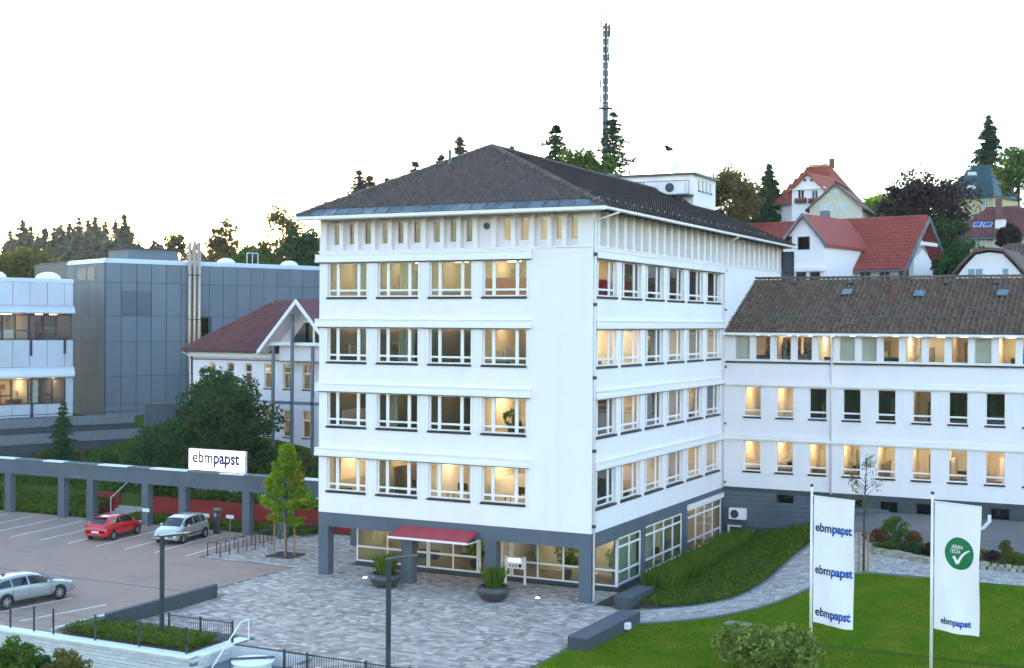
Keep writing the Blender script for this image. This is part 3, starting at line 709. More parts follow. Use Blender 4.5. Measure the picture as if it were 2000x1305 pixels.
# roof ------------------------------------------------------------
EZ, RZ, AY = 18.88, 22.72, 4.55
E0, E1 = Vector((-16.6, -0.9, EZ)), Vector((0.9, -0.9, EZ)); E2, E3 = Vector((0.9, 34.3, EZ)), Vector((-16.6, 34.3, EZ))
A0, A1 = Vector((-7.85, AY, RZ)), Vector((-7.85, 34.3, RZ))
mb = MB(); mb.poly([E0, E1, A0]); mb.poly([E1, E2, A1, A0]); mb.poly([E0, A0, A1, E3]); mb.poly([E2, E3, A1])
mb.poly([(-16.6, -0.9, EZ - 0.02), (0.9, -0.9, EZ - 0.02), (0.9, 34.3, EZ - 0.02), (-16.6, 34.3, EZ - 0.02)])
roof = obj('roof', mb, M['tile_dark'], tower)
S1 = (A0 - Vector((-7.85, -0.9, EZ))); l1 = S1.length; N1 = Vector((1, 0, 0)).cross(S1.normalized())
zw = 0.62
V, F = tile_rows(E0, (1, 0, 0), S1, N1, [(0.5, zw), (17.0, zw), (8.75, l1)])
obj('roof_tiles', fast_mesh('roof_tiles', V, F, M['tile_dark']), None, roof, kind='stuff')
S2 = Vector((-8.75, 0, RZ - EZ)); l2 = S2.length; N2 = S2.normalized().cross(Vector((0, 1, 0))); N2 = -N2 if N2.z < 0 else N2
V, F = tile_rows(E1, (0, 1, 0), S2, N2, [(0.0, 0.0), (35.2, 0.0), (35.2, l2), (AY + 0.9, l2)])
obj('roof_tiles', fast_mesh('roof_tiles', V, F, M['tile_dark']), None, roof, kind='stuff')
# zinc sheets along the front eave
sd = S1.normalized()
for k in range(22):
    x0 = -16.6 + k * 0.796 + 0.012; x1 = x0 + 0.772
    ins = 0.62 * (8.75 / l1)
    a = Vector((x0, -0.9, EZ)) + N1 * 0.03; b = Vector((x1, -0.9, EZ)) + N1 * 0.03
    c = b + sd * zw; d = a + sd * zw
    if k == 0: d.x += ins
    if k == 21: c.x -= ins
    obj('zinc_sheet', MB().prism([a, b, c, d], N1 * 0.03), M['zinc'], roof)
    obj('seam', MB().prism([b + N1 * 0.03 + Vector((0.0, 0, 0)), b + N1 * 0.03 + Vector((0.024, 0, 0)), c + N1 * 0.03 + Vector((0.024, 0, 0)), c + N1 * 0.03], N1 * 0.035), M['zinc'], roof) if k < 21 else None
ridge_caps(roof, E1 + Vector((0, 0, 0.05)), A0 + Vector((0, 0, 0.08)), M['tile_dark'], r=0.17); ridge_caps(roof, E0 + Vector((0, 0, 0.02)), A0 + Vector((0, 0, 0.05)), M['tile_dark'], r=0.17)
ridge_caps(roof, A0 + Vector((0, 0, 0.06)), A1 + Vector((0, 0, 0.06)), M['tile_dark'], r=0.15)
for q_ in (E0, E1): obj('hip_roll', MB().tube([q_ + Vector((0, 0, 0.04)), A0 + Vector((0, 0, 0.06))], 0.13, 8), M['tile_dark'], roof)
for k in range(30):   # snow guards
    obj('snow_guard', MB().box(0.0, 0.03, -0.12, 0.12, 0.05, 0.17), M['anth'], roof, loc=(0.0, 0.6 + k * 1.15, EZ + 0.44))
obj('ventilation_pipe', MB().tube([(-9.6, 3.1, 21.4), (-9.6, 3.1, 22.55)], 0.09, 10), M['zinc'], roof)
g = MB().box(-16.75, 1.05, -1.06, -0.92, EZ - 0.16, EZ + 0.0).box(0.92, 1.03, -0.92, 34.3, EZ - 0.12, EZ - 0.02).box(-16.6, 0.9, -0.92, -0.78, EZ - 0.20, EZ - 0.03).box(0.80, 0.92, -0.9, 34.3, EZ - 0.13, EZ - 0.03)
obj('gutter', g, M['trim'], tower)
def pipe(parent, pts, r=0.055): return obj('downpipe', MB().tube(pts, r, 8), M['trim'], parent, smooth=True)
pipe(tower, [(0.98, 0.9, EZ - 0.15), (0.5, 0.45, EZ - 0.4), (0.09, 0.10, EZ - 0.55), (0.09, 0.10, 0.1)]); pipe(tower, [(0.98, 20.4, EZ - 0.15), (0.5, 20.35, EZ - 0.4), (0.09, 20.3, EZ - 0.6), (0.09, 20.3, 3.4)])
for z in (3.6, 7.2, 10.7, 14.2, 16.6):
    obj('pipe_clip', MB().box(0.0, 0.16, 0.03, 0.17, z, z + 0.16), M['anth'], tower); obj('pipe_clip', MB().box(0.0, 0.16, 20.5, 20.66, z, z + 0.12), M['anth'], tower)
# stair glazing at the far end
window(tower, Face((0.02, 33.72, 0), (1, 0, 0), (0, 1, 0)), 0.0, 0.9, 14.0, 18.5, (1,), (1, 1, 1), 0.0, sill=False, glass='darkglass', fm='anth')
# ground floor ------------------------------------------------------
mb = MB().box(-15.72, 0.0, 0.0, 0.5, 2.58, 3.318).box(-15.72, -15.2, 0.5, 20, 2.58, 3.318)
obj('beam', mb, M['grey'], tower)
for x0, x1 in ((-15.72, -15.1), (-10.6, -9.95), (-5.75, -5.12), (-0.66, 0.0)):
    obj('pillar', MB().box(x0 + 0.003, x1 - 0.003, 0.003, 0.52, -0.02, 2.58), M['grey'], tower)
obj('pillar', MB().box(-15.7, -15.1, 9.0, 9.5, -0.02, 2.58), M['grey'], tower)
mb = MB(); holes = [(3.44, 6.7, 0.2, 2.64), (7.25, 13.15, 0.24, 2.70), (14.0, 20.4, 0.22, 3.0)]
wall_holes(mb, RF, 3.40, 33.7, -0.05, 3.318, holes, 0.22)
mb.poly([(0, 0.5, 2.6), (0, 3.4, 2.6), (0, 3.4, 3.318), (0, 0.5, 3.318)])
obj('ground_floor_wall', mb, M['grey'], tower)
obj('soffit', MB().box(-15.7, -0.02, 0.52, 3.6, 2.66, 2.72), M['topgrey'], tower)
LB = Face((0, 3.42, 0), (1, 0, 0), (0, 1, 0))
for (a, b, cols, v1) in ((-15.55, -11.0, (1.6, 1, 1), 2.62), (-10.95, -7.95, (1, 1), 2.62), (-6.55, -6.0, (1,), 2.62), (-5.95, -0.08, (1, 1, 1, 1), 2.62)):
    window(tower, LB, a, b, 0.18, v1, cols, (0.55, 1.2), 0.0, bar=0.08, mull=0.08, glass='lobbyglass', sill=False)
door = obj('entrance_door', LB.box(LB.box(LB.box(LB.box(LB.box(MB(), -7.9, -6.6, 0.03, 0.28, 0, 0.08), -7.9, -6.6, 2.5, 2.62, 0, 0.08), -7.9, -7.8, 0.28, 2.5, 0, 0.08), -6.7, -6.6, 0.28, 2.5, 0, 0.08), -7.3, -7.2, 0.28, 2.5, 0, 0.08), M['frame'], tower)
obj('pane', LB.box(MB(), -7.8, -7.3, 0.28, 2.5, 0.03, 0.042), M['lobbyglass'], door); obj('pane', LB.box(MB(), -7.2, -6.7, 0.28, 2.5, 0.03, 0.042), M['lobbyglass'], door)
obj('handle', LB.box(LB.box(MB(), -6.64, -6.61, 1.0, 1.5, -0.06, -0.03), -7.26, -7.24, 1.0, 1.5, -0.06, -0.03), M['anth'], door)
obj('plinth', LB.box(MB(), -15.6, -0.02, -0.03, 0.175, -0.03, 0.12), M['darkgrey'], tower)
obj('corner_post', MB().box(-0.10, -0.004, 3.40, 3.50, 0.18, 2.64), M['frame'], tower)
window(tower, RF, 3.5, 6.68, 0.22, 2.62, (1, 1), (0.55, 1.2, 0.35), 0.06, bar=0.09, mull=0.09, glass='lobbyglass', sill=False)
window(tower, RF, 7.27, 13.13, 0.26, 2.68, (1, 1, 1, 1), (0.5, 1.25, 0.35), 0.06, bar=0.09, mull=0.10, glass='lobbyglass', sill=False)
window(tower, RF, 14.02, 20.38, 0.24, 2.72, (1, 1, 1, 1), (0.5, 1.25, 0.35), 0.06, bar=0.09, mull=0.10, glass='glass', sill=False)
obj('blind_box', RF.box(MB(), 13.9, 20.5, 2.74, 3.02, -0.12, 0.2), M['trim'], tower)
obj('plinth_apron', RF.box(MB(), 3.4, 20.5, -0.05, 0.19, -0.05, -0.003), M['darkgrey'], tower)
lob = room(tower, LB, -15.5, -0.3, -0.02, 2.66, 0.12, 6.0, 'roomwall', 'lamp_mid', 5, 'roomgrey'); room(tower, RF, 6.9, 13.4, -0.02, 2.72, 0.28, 6.0, 'roomwall', 'lamp_mid', 2, 'roomgrey'); room(tower, RF, 13.8, 20.6, -0.02, 2.95, 0.28, 6.0, 'roomwall', 'lamp_mid', 2, 'roomgrey')
obj('soffit_lamp', MB().lathe([(0.001, 2.655), (0.09, 2.655), (0.09, 2.64), (0.001, 2.64)], 12, (-9.2, 2.2, 0)), M['spot'], tower)
# entrance canopy: sloping red cloth on a steel frame, held by the beam
can = MB().prism([(-10.55, -0.03, 2.98), (-10.55, -1.25, 2.62), (-10.55, -1.25, 2.56), (-10.55, -0.03, 2.92)], (4.45, 0, 0))
cano = obj('entrance_canopy', can, M['redawn'], None, 'red sloping canopy over the glazed main entrance', 'canopy')
obj('edge_frame', MB().box(-10.60, -6.05, -1.32, -1.26, 2.50, 2.60).box(-10.62, -10.56, -1.26, -0.02, 2.5, 2.55).box(-6.09, -6.03, -1.26, -0.02, 2.5, 2.55), M['trim'], cano)
for k in range(5): obj('rib', MB().prism([(-10.4 + k * 1.05, -0.03, 2.99), (-10.4 + k * 1.05, -1.24, 2.63), (-10.4 + k * 1.05, -1.24, 2.645), (-10.4 + k * 1.05, -0.03, 3.005)], (0.03, 0, 0)), M['redawn'], cano)
# machine house on the roof -----------------------------------------
mh = thing('roof_machine_house', 'white flat-topped plant room standing on the tower roof', 'plant room', (-8.5, 31, 20.5))
FM = Face((0, 29.3, 0), (1, 0, 0), (0, 1, 0)); RM = Face((-5.0, 0, 0), (0, 1, 0), (-1, 0, 0))
mb = MB(); wall_holes(mb, RM, 29.3, 34.2, 19.5, 23.72, [(30.3 + k * 0.85, 30.72 + k * 0.85, 22.75, 23.45) for k in range(4)], 0.15)
wall_holes(mb, FM, -12.4, -5.0, 19.5, 23.72, [], 0.1); mb.poly([(-12.4, 29.3, 19.5), (-12.4, 34.2, 19.5), (-12.4, 34.2, 23.72), (-12.4, 29.3, 23.72)])
obj('wall', mb, M['white'], mh)
for k in range(4): window(mh, RM, 30.3 + k * 0.85, 30.72 + k * 0.85, 22.75, 23.45, (1,), (1,), 0.06, bar=0.04, glass='darkglass')
room(mh, RM, 30.0, 34.0, 22.4, 23.6, 0.2, 3, 'roomgrey')
obj('roof', MB().box(-12.6, -4.75, 29.05, 34.4, 23.72, 23.86), M['anth'], mh)
plat = thing('rooftop_equipment_platform', 'steel platform with braces in front of the white roof plant room', 'platform', (-8, 28.6, 21))
obj('deck', MB().box(-11.6, -4.9, 28.0, 29.28, 22.22, 22.30), M['zinc'], plat)
for x in (-10.5, -8.0, -5.6):
    obj('brace', MB().tube([(x, 28.1, 22.22), (x + 0.1, 28.3, 18.88 + (0.9 - x) * 0.4389 + 0.05)], 0.06, 6), M['anth'], plat)
obj('brace', MB().tube([(-5.7, 28.1, 22.22), (-4.6, 28.2, 18.88 + 5.5 * 0.4389 + 0.05)], 0.06, 6), M['anth'], plat)
obj('railing', MB().tube([(-11.6, 28.05, 23.2), (-4.9, 28.05, 23.2)], 0.025, 6).tube([(-4.9, 28.05, 22.3), (-4.9, 28.05, 23.2)], 0.025, 6).tube([(-8.2, 28.05, 22.3), (-8.2, 28.05, 23.2)], 0.025, 6).tube([(-11.6, 28.05, 22.3), (-11.6, 28.05, 23.2)], 0.025, 6), M['anth'], plat)
for i, (x, w, lb) in enumerate(((-11.0, 1.2, 'leftmost pale air conditioner on the tower roof platform'), (-9.3, 0.8, 'narrow middle air conditioner on the tower roof platform'), (-7.2, 1.6, 'widest air conditioner on the tower roof platform, nearest the braces'))):
    ac = obj('air_conditioner', MB().bevbox(x, x + w, 28.35, 29.1, 22.31, 23.25, 0.03), M['trim'], None, lb, 'air conditioner', 'air conditioners on the roof platform')
    obj('fan_grille', MB().lathe([(0.01, 0), (0.30, 0), (0.32, 0.02), (0.32, -0.02)], 14), M['anth'], ac, M=Matrix.Translation((x + w / 2, 28.335, 22.78)) @ Matrix.Rotation(math.radians(90), 4, 'X'))
ch = thing('brick_chimney', 'brick chimney stub with dark sloping cover on the tower roof', 'chimney', (-13.5, 31, 22))
obj('stack', MB().box(-14.6, -12.7, 31.5, 33.5, 20, 23.85), M['brick'], ch); obj('cap', MB().prism([(-15.0, 31.2, 24.75), (-15.0, 31.2, 24.62), (-12.2, 31.2, 24.22), (-12.2, 31.2, 24.35)], (0, 2.6, 0)), M['anth'], ch)
for x in (-14.2, -13.0): obj('cap_post', MB().box(x - 0.08, x + 0.08, 31.9, 32.06, 23.8, 24.4), M['anth'], ch)
dish = thing('satellite_dish', 'small satellite dish on top of the white roof plant room', 'dish', (-6.6, 30, 23.86))
obj('mast', MB().tube([(-6.6, 30, 23.86), (-6.6, 30, 24.45)], 0.03, 6), M['anth'], dish)
obj('reflector', MB().lathe([(0.01, 0), (0.2, 0.03), (0.36, 0.10), (0.36, 0.12), (0.01, 0.02)], 14), M['trim'], dish, M=Matrix.Translation((-6.6, 30, 24.4)) @ Matrix.Rotation(math.radians(70), 4, 'X') @ Matrix.Rotation(0.6, 4, 'Y'))
obj('feed_arm', MB().tube([(-6.6, 30, 24.2), (-6.9, 29.5, 24.3)], 0.02, 6), M['anth'], dish)

# ================================================================== THE WING
wing = thing('office_wing', 'long white three-storey wing with mossy brown tile roof joined to the tower', 'building', (20, 27, 2.4))
WF = Face((0, 20.7, 0), (1, 0, 0), (0, 1, 0))
TOPW = [(0.66 + 1.272 * k, 0.66 + 1.272 * k + 0.95) for k in range(30)]
MIDW = [(1.26 + 2.005 * k, 1.26 + 2.005 * k + 1.05) for k in range(19)]
BASW = [(3.34 + 2.04 * k, 3.34 + 2.04 * k + 1.04) for k in range(18)]
holes = [(a, b, 11.20, 12.72) for a, b in TOPW] + [(a, b, z, z + 1.85) for z in (7.74, 4.42) for a, b in MIDW]
mb = MB(); wall_holes(mb, WF, 0.01, 45, 3.38, 13.0, holes, 0.24)
mb.poly([(45, 20.7, 2), (45, 34, 2), (45, 34, 13), (45, 20.7, 13)]); mb.poly([(45, 20.7, 13), (45, 34, 13), (45, 27.35, 16.3)])
obj('wall', mb, M['white'], wing)
LIT_T = ['B', 'lamp_mid', 'lamp_hi', 'lamp_mid', 'lamp_hi', 'B', 'W', 'lamp_hi', 'lamp_hi', 'lamp_hi', 'lamp_mid', 'B', 'lamp_mid', 'lamp_lo']
for k, (a, b) in enumerate(TOPW):
    l = LIT_T[k % 14]
    window(wing, WF, a, b, 11.21, 12.71, (1,), (1,), 0.12, bar=0.045, sill=False, blind=0.95 if l in 'BW' else None)
for k0 in range(0, 30, 2):
    ls = [LIT_T[(k0 + q) % 14] for q in (0, 1)]; l = next((x for x in ls if x not in 'BW'), 'lamp_mid')
    room(wing, WF, TOPW[k0][0] - 0.12, TOPW[k0 + 1][1] + 0.12, 10.3, 12.95, 0.26, 4.5, 'roomwall', l, 2)
for r_, z in enumerate((7.74, 4.42)):
    for k, (a, b) in enumerate(MIDW):
        window(wing, WF, a, b, z + 0.01, z + 1.84, (1,), (0.26, 1.25), 0.14, bar=0.05)
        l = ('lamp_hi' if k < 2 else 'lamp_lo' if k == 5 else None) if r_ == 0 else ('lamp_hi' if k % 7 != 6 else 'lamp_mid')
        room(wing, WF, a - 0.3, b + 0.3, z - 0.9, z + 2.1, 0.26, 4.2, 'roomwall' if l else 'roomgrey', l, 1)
        obj('pier_joint', WF.box(MB(), b + 0.40, b + 0.44, z - 0.1, z + 1.9, -0.02, -0.002), M['trim'], wing)
    obj('blind_box', WF.box(WF.box(MB(), 0.12, 45, z + 1.90, z + 2.04, -0.15, -0.002), 0.12, 45, z + 2.04, z + 2.22, -0.11, -0.002), M['trim'], wing)
for a, b in ((0.1, 6.55), (6.7, 20.0), (20.1, 45)): obj('ledge', WF.box(MB(), a, b, 11.02, 11.12, -0.10, -0.002), M['sill'], wing)
mb = MB(); wall_holes(mb, WF, 0.01, 45, -0.1, 3.38, [(a, b, 2.42, 3.10) for a, b in BASW], 0.2)
plin = obj('plinth', mb, M['darkgrey'], wing)
for k in range(4): obj('stone_course', WF.box(MB(), 0.02, 45, 2.32 - k * 0.36 + 0.8 - 0.2, 2.32 - k * 0.36 + 1.10 - 0.2, -0.025, -0.002) if False else WF.box(MB(), 4.4, 5.36, 2.42 + 0.17 * k, 2.42 + 0.17 * k + 0.14, -0.02, -0.002), M['grey'], plin)
for k in range(9): obj('stone_course', WF.box(MB(), 0.03, 3.3 if 2.35 < 1.0 + 0.27 * k < 3.12 else 10.0, 1.0 + 0.27 * k, 1.24 + 0.27 * k, -0.016, -0.002) if 1.24 + 0.27 * k < 3.37 else MB().box(0.03, 0.04, 20.68, 20.69, 3.2, 3.21), M['grey'], plin)
for a, b in BASW: window(wing, WF, a, b, 2.43, 3.09, (1,), (1,), 0.1, bar=0.05, glass='darkglass', fm='anth', sill=False)
room(wing, WF, 0.3, 44, 2.0, 3.3, 0.22, 2.0, 'roomgrey')
E = Vector((0.02, 20.35, 12.86)); R_ = Vector((0.02, 27.3, 16.30))
mb = MB(); mb.poly([E, (45.5, 20.35, 12.86), (45.5, 27.3, 16.3), R_]); mb.poly([R_, (45.5, 27.3, 16.3), (45.5, 34.3, 12.86), (0.02, 34.3, 12.86)])
mb.poly([E + Vector((0, 0, -0.06)), (45.5, 20.35, 12.8), (45.5, 20.75, 12.98), (0.02, 20.75, 12.98)])
wroof = obj('roof', mb, M['tile_moss'], wing)
S = R_ - E; N = Vector((1, 0, 0)).cross(S.normalized())
V, F = tile_rows(E, (1, 0, 0), S, N, [(0.02, 0.0), (30, 0.0), (30, S.length - 0.1), (0.02, S.length - 0.1)])
obj('roof_tiles', fast_mesh('roof_tiles', V, F, M['tile_moss']), None, wroof, kind='stuff')
ridge_caps(wroof, R_ + Vector((0, 0, 0.05)), (30, 27.3, 16.35), M['tile_moss'], r=0.15)
obj('verge', MB().prism([E + N * 0.02, E + N * 0.14, R_ + N * 0.14, R_ + N * 0.02], (0.10, 0, 0)), M['trim'], wroof)
sn = S.normalized()
obj('snow_rail', MB().tube([E + sn * 1.9 + N * 0.16, E + sn * 1.9 + N * 0.16 + Vector((30, 0, 0))], 0.03, 6), M['zinc'], wroof)
for k in range(23):
    p = E + sn * 0.55 + N * 0.1 + Vector((0.9 + 1.27 * k, 0, 0)); obj('snow_guard', MB().box(p.x - 0.12, p.x + 0.12, p.y, p.y + 0.03, p.z, p.z + 0.12), M['anth'], wroof)
    p = E + sn * 1.1 + N * 0.1 + Vector((0.3 + 1.27 * k, 0, 0)); obj('snow_guard', MB().box(p.x - 0.12, p.x + 0.12, p.y, p.y + 0.03, p.z, p.z + 0.10), M['tile_moss'], wroof)
def onroof(px, py):   # u, s on the wing roof seen at a point of the photograph
    d = at(px, py, 1.0) - CAM; t = (E - CAM).dot(N) / d.dot(N); q = CAM + d * t - E; return q.x, q.dot(sn)
for px, py in ((1655, 575), (1796, 578), (1958, 577)):
    u, s_ = onroof(px, py); B = Matrix((Vector((1, 0, 0)), sn, N)).transposed().to_4x4(); B.translation = E + Vector((u, 0, 0)) + sn * s_
    sk = obj('skylight', MB().box(-0.33, 0.33, -0.42, 0.42, 0.03, 0.19), M['anth'], wroof, M=B); obj('pane', MB().box(-0.27, 0.27, -0.36, 0.36, 0.192, 0.20), M['skyl'], sk)
for px, py in ((1552, 559), (1660, 559), (1847, 559), (1945, 559)):
    u, s_ = onroof(px, py); p = E + Vector((u, 0, 0)) + sn * s_
    obj('roof_vent', MB().prism([p + N * 0.03 + Vector((-0.2, 0, 0)), p + N * 0.03 + Vector((0.2, 0, 0)), p + N * 0.22 + Vector((0.13, 0, 0)), p + N * 0.22 + Vector((-0.13, 0, 0))], sn * 0.35), M['sill'], wroof)
u, s_ = onroof(1747, 580); p = E + Vector((u, 0, 0)) + sn * s_
obj('vent_stack', MB().box(p.x - 0.16, p.x + 0.16, p.y - 0.16, p.y + 0.16, p.z - 0.1, p.z + 0.85).box(p.x - 0.24, p.x + 0.24, p.y - 0.24, p.y + 0.24, p.z + 0.85, p.z + 0.95).box(p.x - 0.3, p.x + 0.3, p.y - 0.3, p.y + 0.22, p.z - 0.1, p.z + 0.12), M['brick'], wroof)
obj('gutter', MB().box(0.02, 45.4, 20.22, 20.36, 12.72, 12.87), M['trim'], wing)
pipe(wing, [(6.62, 20.28, 12.75), (6.62, 20.5, 12.4), (6.62, 20.61, 12.2), (6.62, 20.61, 3.3)])
acw = obj('air_conditioner', MB().bevbox(0.50, 1.52, 20.22, 20.62, 1.45, 2.12, 0.03), M['trim'], None, 'white air conditioner mounted on the dark plinth beside the ground-floor windows', 'air conditioner')
obj('fan_grille', MB().lathe([(0.01, 0), (0.24, 0), (0.26, 0.02), (0.26, -0.02)], 14), M['anth'], acw, M=Matrix.Translation((0.86, 20.21, 1.78)) @ Matrix.Rotation(math.radians(90), 4, 'X'))
obj('bracket', MB().box(0.6, 0.66, 20.25, 20.69, 1.36, 1.45).box(1.35, 1.41, 20.25, 20.69, 1.36, 1.45), M['anth'], acw)
hatch = obj('cellar_hatch', MB().box(0.55, 1.5, 20.3, 20.68, 0.2, 1.1), M['anth'], None, 'dark hatch box on the ground below the wall air conditioner', 'hatch')
obj('hatch_frame', MB().box(0.42, 0.52, 20.26, 20.66, 0.15, 1.0).box(0.42, 1.3, 20.2, 20.28, 1.0, 1.08), M['trim'], hatch)

# ================================================================== BUILDINGS BEHIND
def onface(fc, px, py):
    d = at(px, py, 1.0) - CAM; t = (fc.O - CAM).dot(fc.N) / d.dot(fc.N); q = CAM + d * t - fc.O; return q.dot(fc.U), q.z + fc.O.z
def flat(v): return Vector((v.x, v.y, 0))
AZ = math.radians(22); UD = Vector((math.sin(AZ), math.cos(AZ), 0)); ND = Vector((-math.cos(AZ), math.sin(AZ), 0))
# --- grey metal-clad hall
hall = thing('metal_clad_hall', 'tall blue-grey hall clad in square metal panels behind the pergola', 'building', flat(at(300, 700, 118)) + Vector((0, 0, 4)))
GF = Face(flat(at(205, 505, 116)), UD, ND); GL = Face(GF.O, ND, UD)
ZT = at(205, 507, 116).z
core = MB(); core.box(0.02, 44, 0.05, 16, 3.2, ZT - 0.05, GF.mtx(0, 0, 0)); obj('structure_wall', core, M['clad_gap'], hall)
zr = [at(205, y_, 116).z for y_ in (840, 791, 736, 668, 617, 551, 513)]; zr[0] = 3.3
def clad(fc, u, w, z0, z1, m, d=-0.02): obj('panel', fc.box(MB(), u + 0.03, u + w - 0.03, z0 + 0.03, z1 - 0.03, d, 0.03), M[m], hall)
for k in range(30):
    for j in range(6): clad(GF, 0.06 + k * 1.45, 1.45, zr[j], zr[j + 1], 'louvre' if (k in (1, 2) and j == 4 - 0 and False) else 'clad')
for k in range(5):
    for j in range(6): clad(GL, 0.06 + k * 1.6, 1.6, zr[j], zr[j + 1], 'clad')
for k in (1, 2):   # ventilation louvre over two panels
    lv = obj('louvre', GF.box(MB(), 0.06 + k * 1.45 + 0.05, 0.06 + k * 1.45 + 1.40, zr[4] + 0.05, zr[5] - 0.75, -0.05, -0.022), M['louvre'], hall)
    for q in range(12): obj('slat', GF.box(MB(), 0.06 + k * 1.45 + 0.08, 0.06 + k * 1.45 + 1.37, zr[4] + 0.12 + q * 0.18, zr[4] + 0.17 + q * 0.18, -0.075, -0.051), M['louvre'], lv)
lv = obj('louvre', GL.box(MB(), 1.9, 5.6, zr[5] + 0.25, zr[6] - 0.35, -0.05, -0.022), M['louvre'], hall)
obj('louvre_bar', GL.box(MB(), 3.7, 3.8, zr[5] + 0.25, zr[6] - 0.35, -0.08, -0.051), M['clad'], lv)
def cap(fc, u0, u1, z, r, parent, m):   # rounded metal parapet
    mb = MB(); mb.smooth = True; n_ = 7
    for u in (u0, u1):
        for i in range(n_ + 1):
            w = math.pi / 2 * i / n_; mb.v.append(tuple(fc.p(u, z + r * math.sin(w), r * (1 - math.cos(w)) - 0.03)))
    for i in range(n_): mb.face(i, i + 1, n_ + 2 + i, n_ + 1 + i)
    obj('parapet_cap', mb, m, parent)
cap(GF, 0, 44, zr[6], 0.42, hall, M['clad_light']); cap(GL, 0, 8.2, zr[6], 0.42, hall, M['clad_light'])
obj('roof_sheet', GF.box(MB(), 0.3, 43.5, ZT + 0.02, ZT + 0.10, 0.3, 15.5), M['topgrey'], hall)
u, v = onface(GF, 376, 476)
for k, px in enumerate((367, 376.5, 385.5)):
    u, v = onface(GF, px, 474); obj('flue_pipe', MB().tube([GF.p(u, 4, -0.35), GF.p(u, v + (0.15 if k == 1 else 0), -0.35)], 0.17, 12), M['flue'], hall, smooth=True)
    for z in (8.5, 13.5, 17.6): obj('pipe_ring', MB().lathe([(0.19, -0.04), (0.20, 0), (0.19, 0.04)], 12, tuple(GF.p(u, z, -0.35))), M['anth'], hall)
u, v = onface(GF, 402, 640); obj('hall_window', GF.box(MB(), u - 0.6, u + 0.55, v - 1.0, v + 1.0, -0.06, -0.022), M['anth'], hall)
hw = hall.children[-1]; obj('pane', GF.box(MB(), u - 0.5, u + 0.15, v - 0.9, v + 0.9, -0.075, -0.062), M['lamp_lo'], hw) if False else obj('pane', GF.box(MB(), u - 0.5, u + 0.2, v - 0.9, v + 0.9, -0.075, -0.062), M['darkglass'], hw)
p0 = GF.p(4.2, ZT, 5); plant = thing('rooftop_plant_box', 'grey box-shaped plant housing on the flat roof of the metal-clad hall', 'plant housing', p0)
obj('housing', MB().box(4.4, 9.6, 5.0, 9.0, ZT, ZT + 1.35, GF.mtx(0, 0, 0)), M['clad'], plant); obj('lid', MB().box(4.2, 9.8, 4.8, 9.2, ZT + 1.35, ZT + 1.48, GF.mtx(0, 0, 0)), M['wood'], plant)
for k, px in enumerate((458, 582)):
    u, v = onface(GF, px, 512); obj('skylight_dome', MB().ball(tuple(GF.p(u, ZT + 0.1, 1.6)), 0.75, 8, (1.2, 1.2, 0.75)), M['trim'], hall, smooth=True)
u, v = onface(GF, 514, 505)
rf = thing('roof_ladder_frame', 'small open steel frame on the hall roof right of the flues', 'frame', GF.p(u, ZT, 2.0))
for du in (-0.6, 0.0, 0.6): obj('post', MB().tube([GF.p(u + du, ZT, 2.0), GF.p(u + du, ZT + 1.25, 2.0)], 0.05, 6), M['clad_light'], rf)
obj('rail', MB().tube([GF.p(u - 0.6, ZT + 1.25, 2.0), GF.p(u + 0.6, ZT + 1.25, 2.0)], 0.05, 6), M['clad_light'], rf)
# --- low building with pale panel bands and ribbon windows
low = thing('ribbon_window_building', 'low pale blue panelled building with ribbon windows left of the metal-clad hall', 'building', flat(at(60, 700, 108)) + Vector((0, 0, 4)))
LF = Face(flat(at(143, 664, 110)), UD, ND); U0 = -26.0
zp = lambda y_: at(140, y_, 110).z
obj('structure_wall', MB().box(U0, -0.03, 5.2, 14, 3.0, zp(552), LF.mtx(0, 0, 0)).box(U0, -0.03, 0.06, 14, 2.0, zp(830), LF.mtx(0, 0, 0)), M['clad_gap'], low)
seams = [-0.02] + [onface(LF, px, 640)[0] for px in (126, 92, 58, 24.5, -9)]
while seams[-1] > U0: seams.append(seams[-1] - 1.45)
def bands(y0, y1):
    for a, b in zip(seams[1:], seams[:-1]): obj('panel', LF.box(MB(), a + 0.02, b - 0.02, zp(y1) + 0.02, zp(y0) - 0.02, -0.03, 0.08), M['clad_light'], low)
bands(553, 598); bands(664, 716); bands(787, 812)
for y0, y1 in ((598, 613), (716, 736)):
    mb = MB(); mb.smooth = True; zt, zb = zp(y0), zp(y1)
    for u in (U0, 0.02):
        for (dz, d) in ((0, -0.03), (-0.06, -0.16), (-0.3, -0.26), (-(zt - zb) + 0.1, -0.36), (-(zt - zb), -0.34), (-(zt - zb), 0.1)): mb.v.append(tuple(LF.p(u, zt + dz, d)))
    for i in range(5): mb.face(i, i + 1, 7 + i, 6 + i)
    mb.face(11, 10, 9, 8, 7, 6); obj('ledge', mb, M['clad_light'], low)
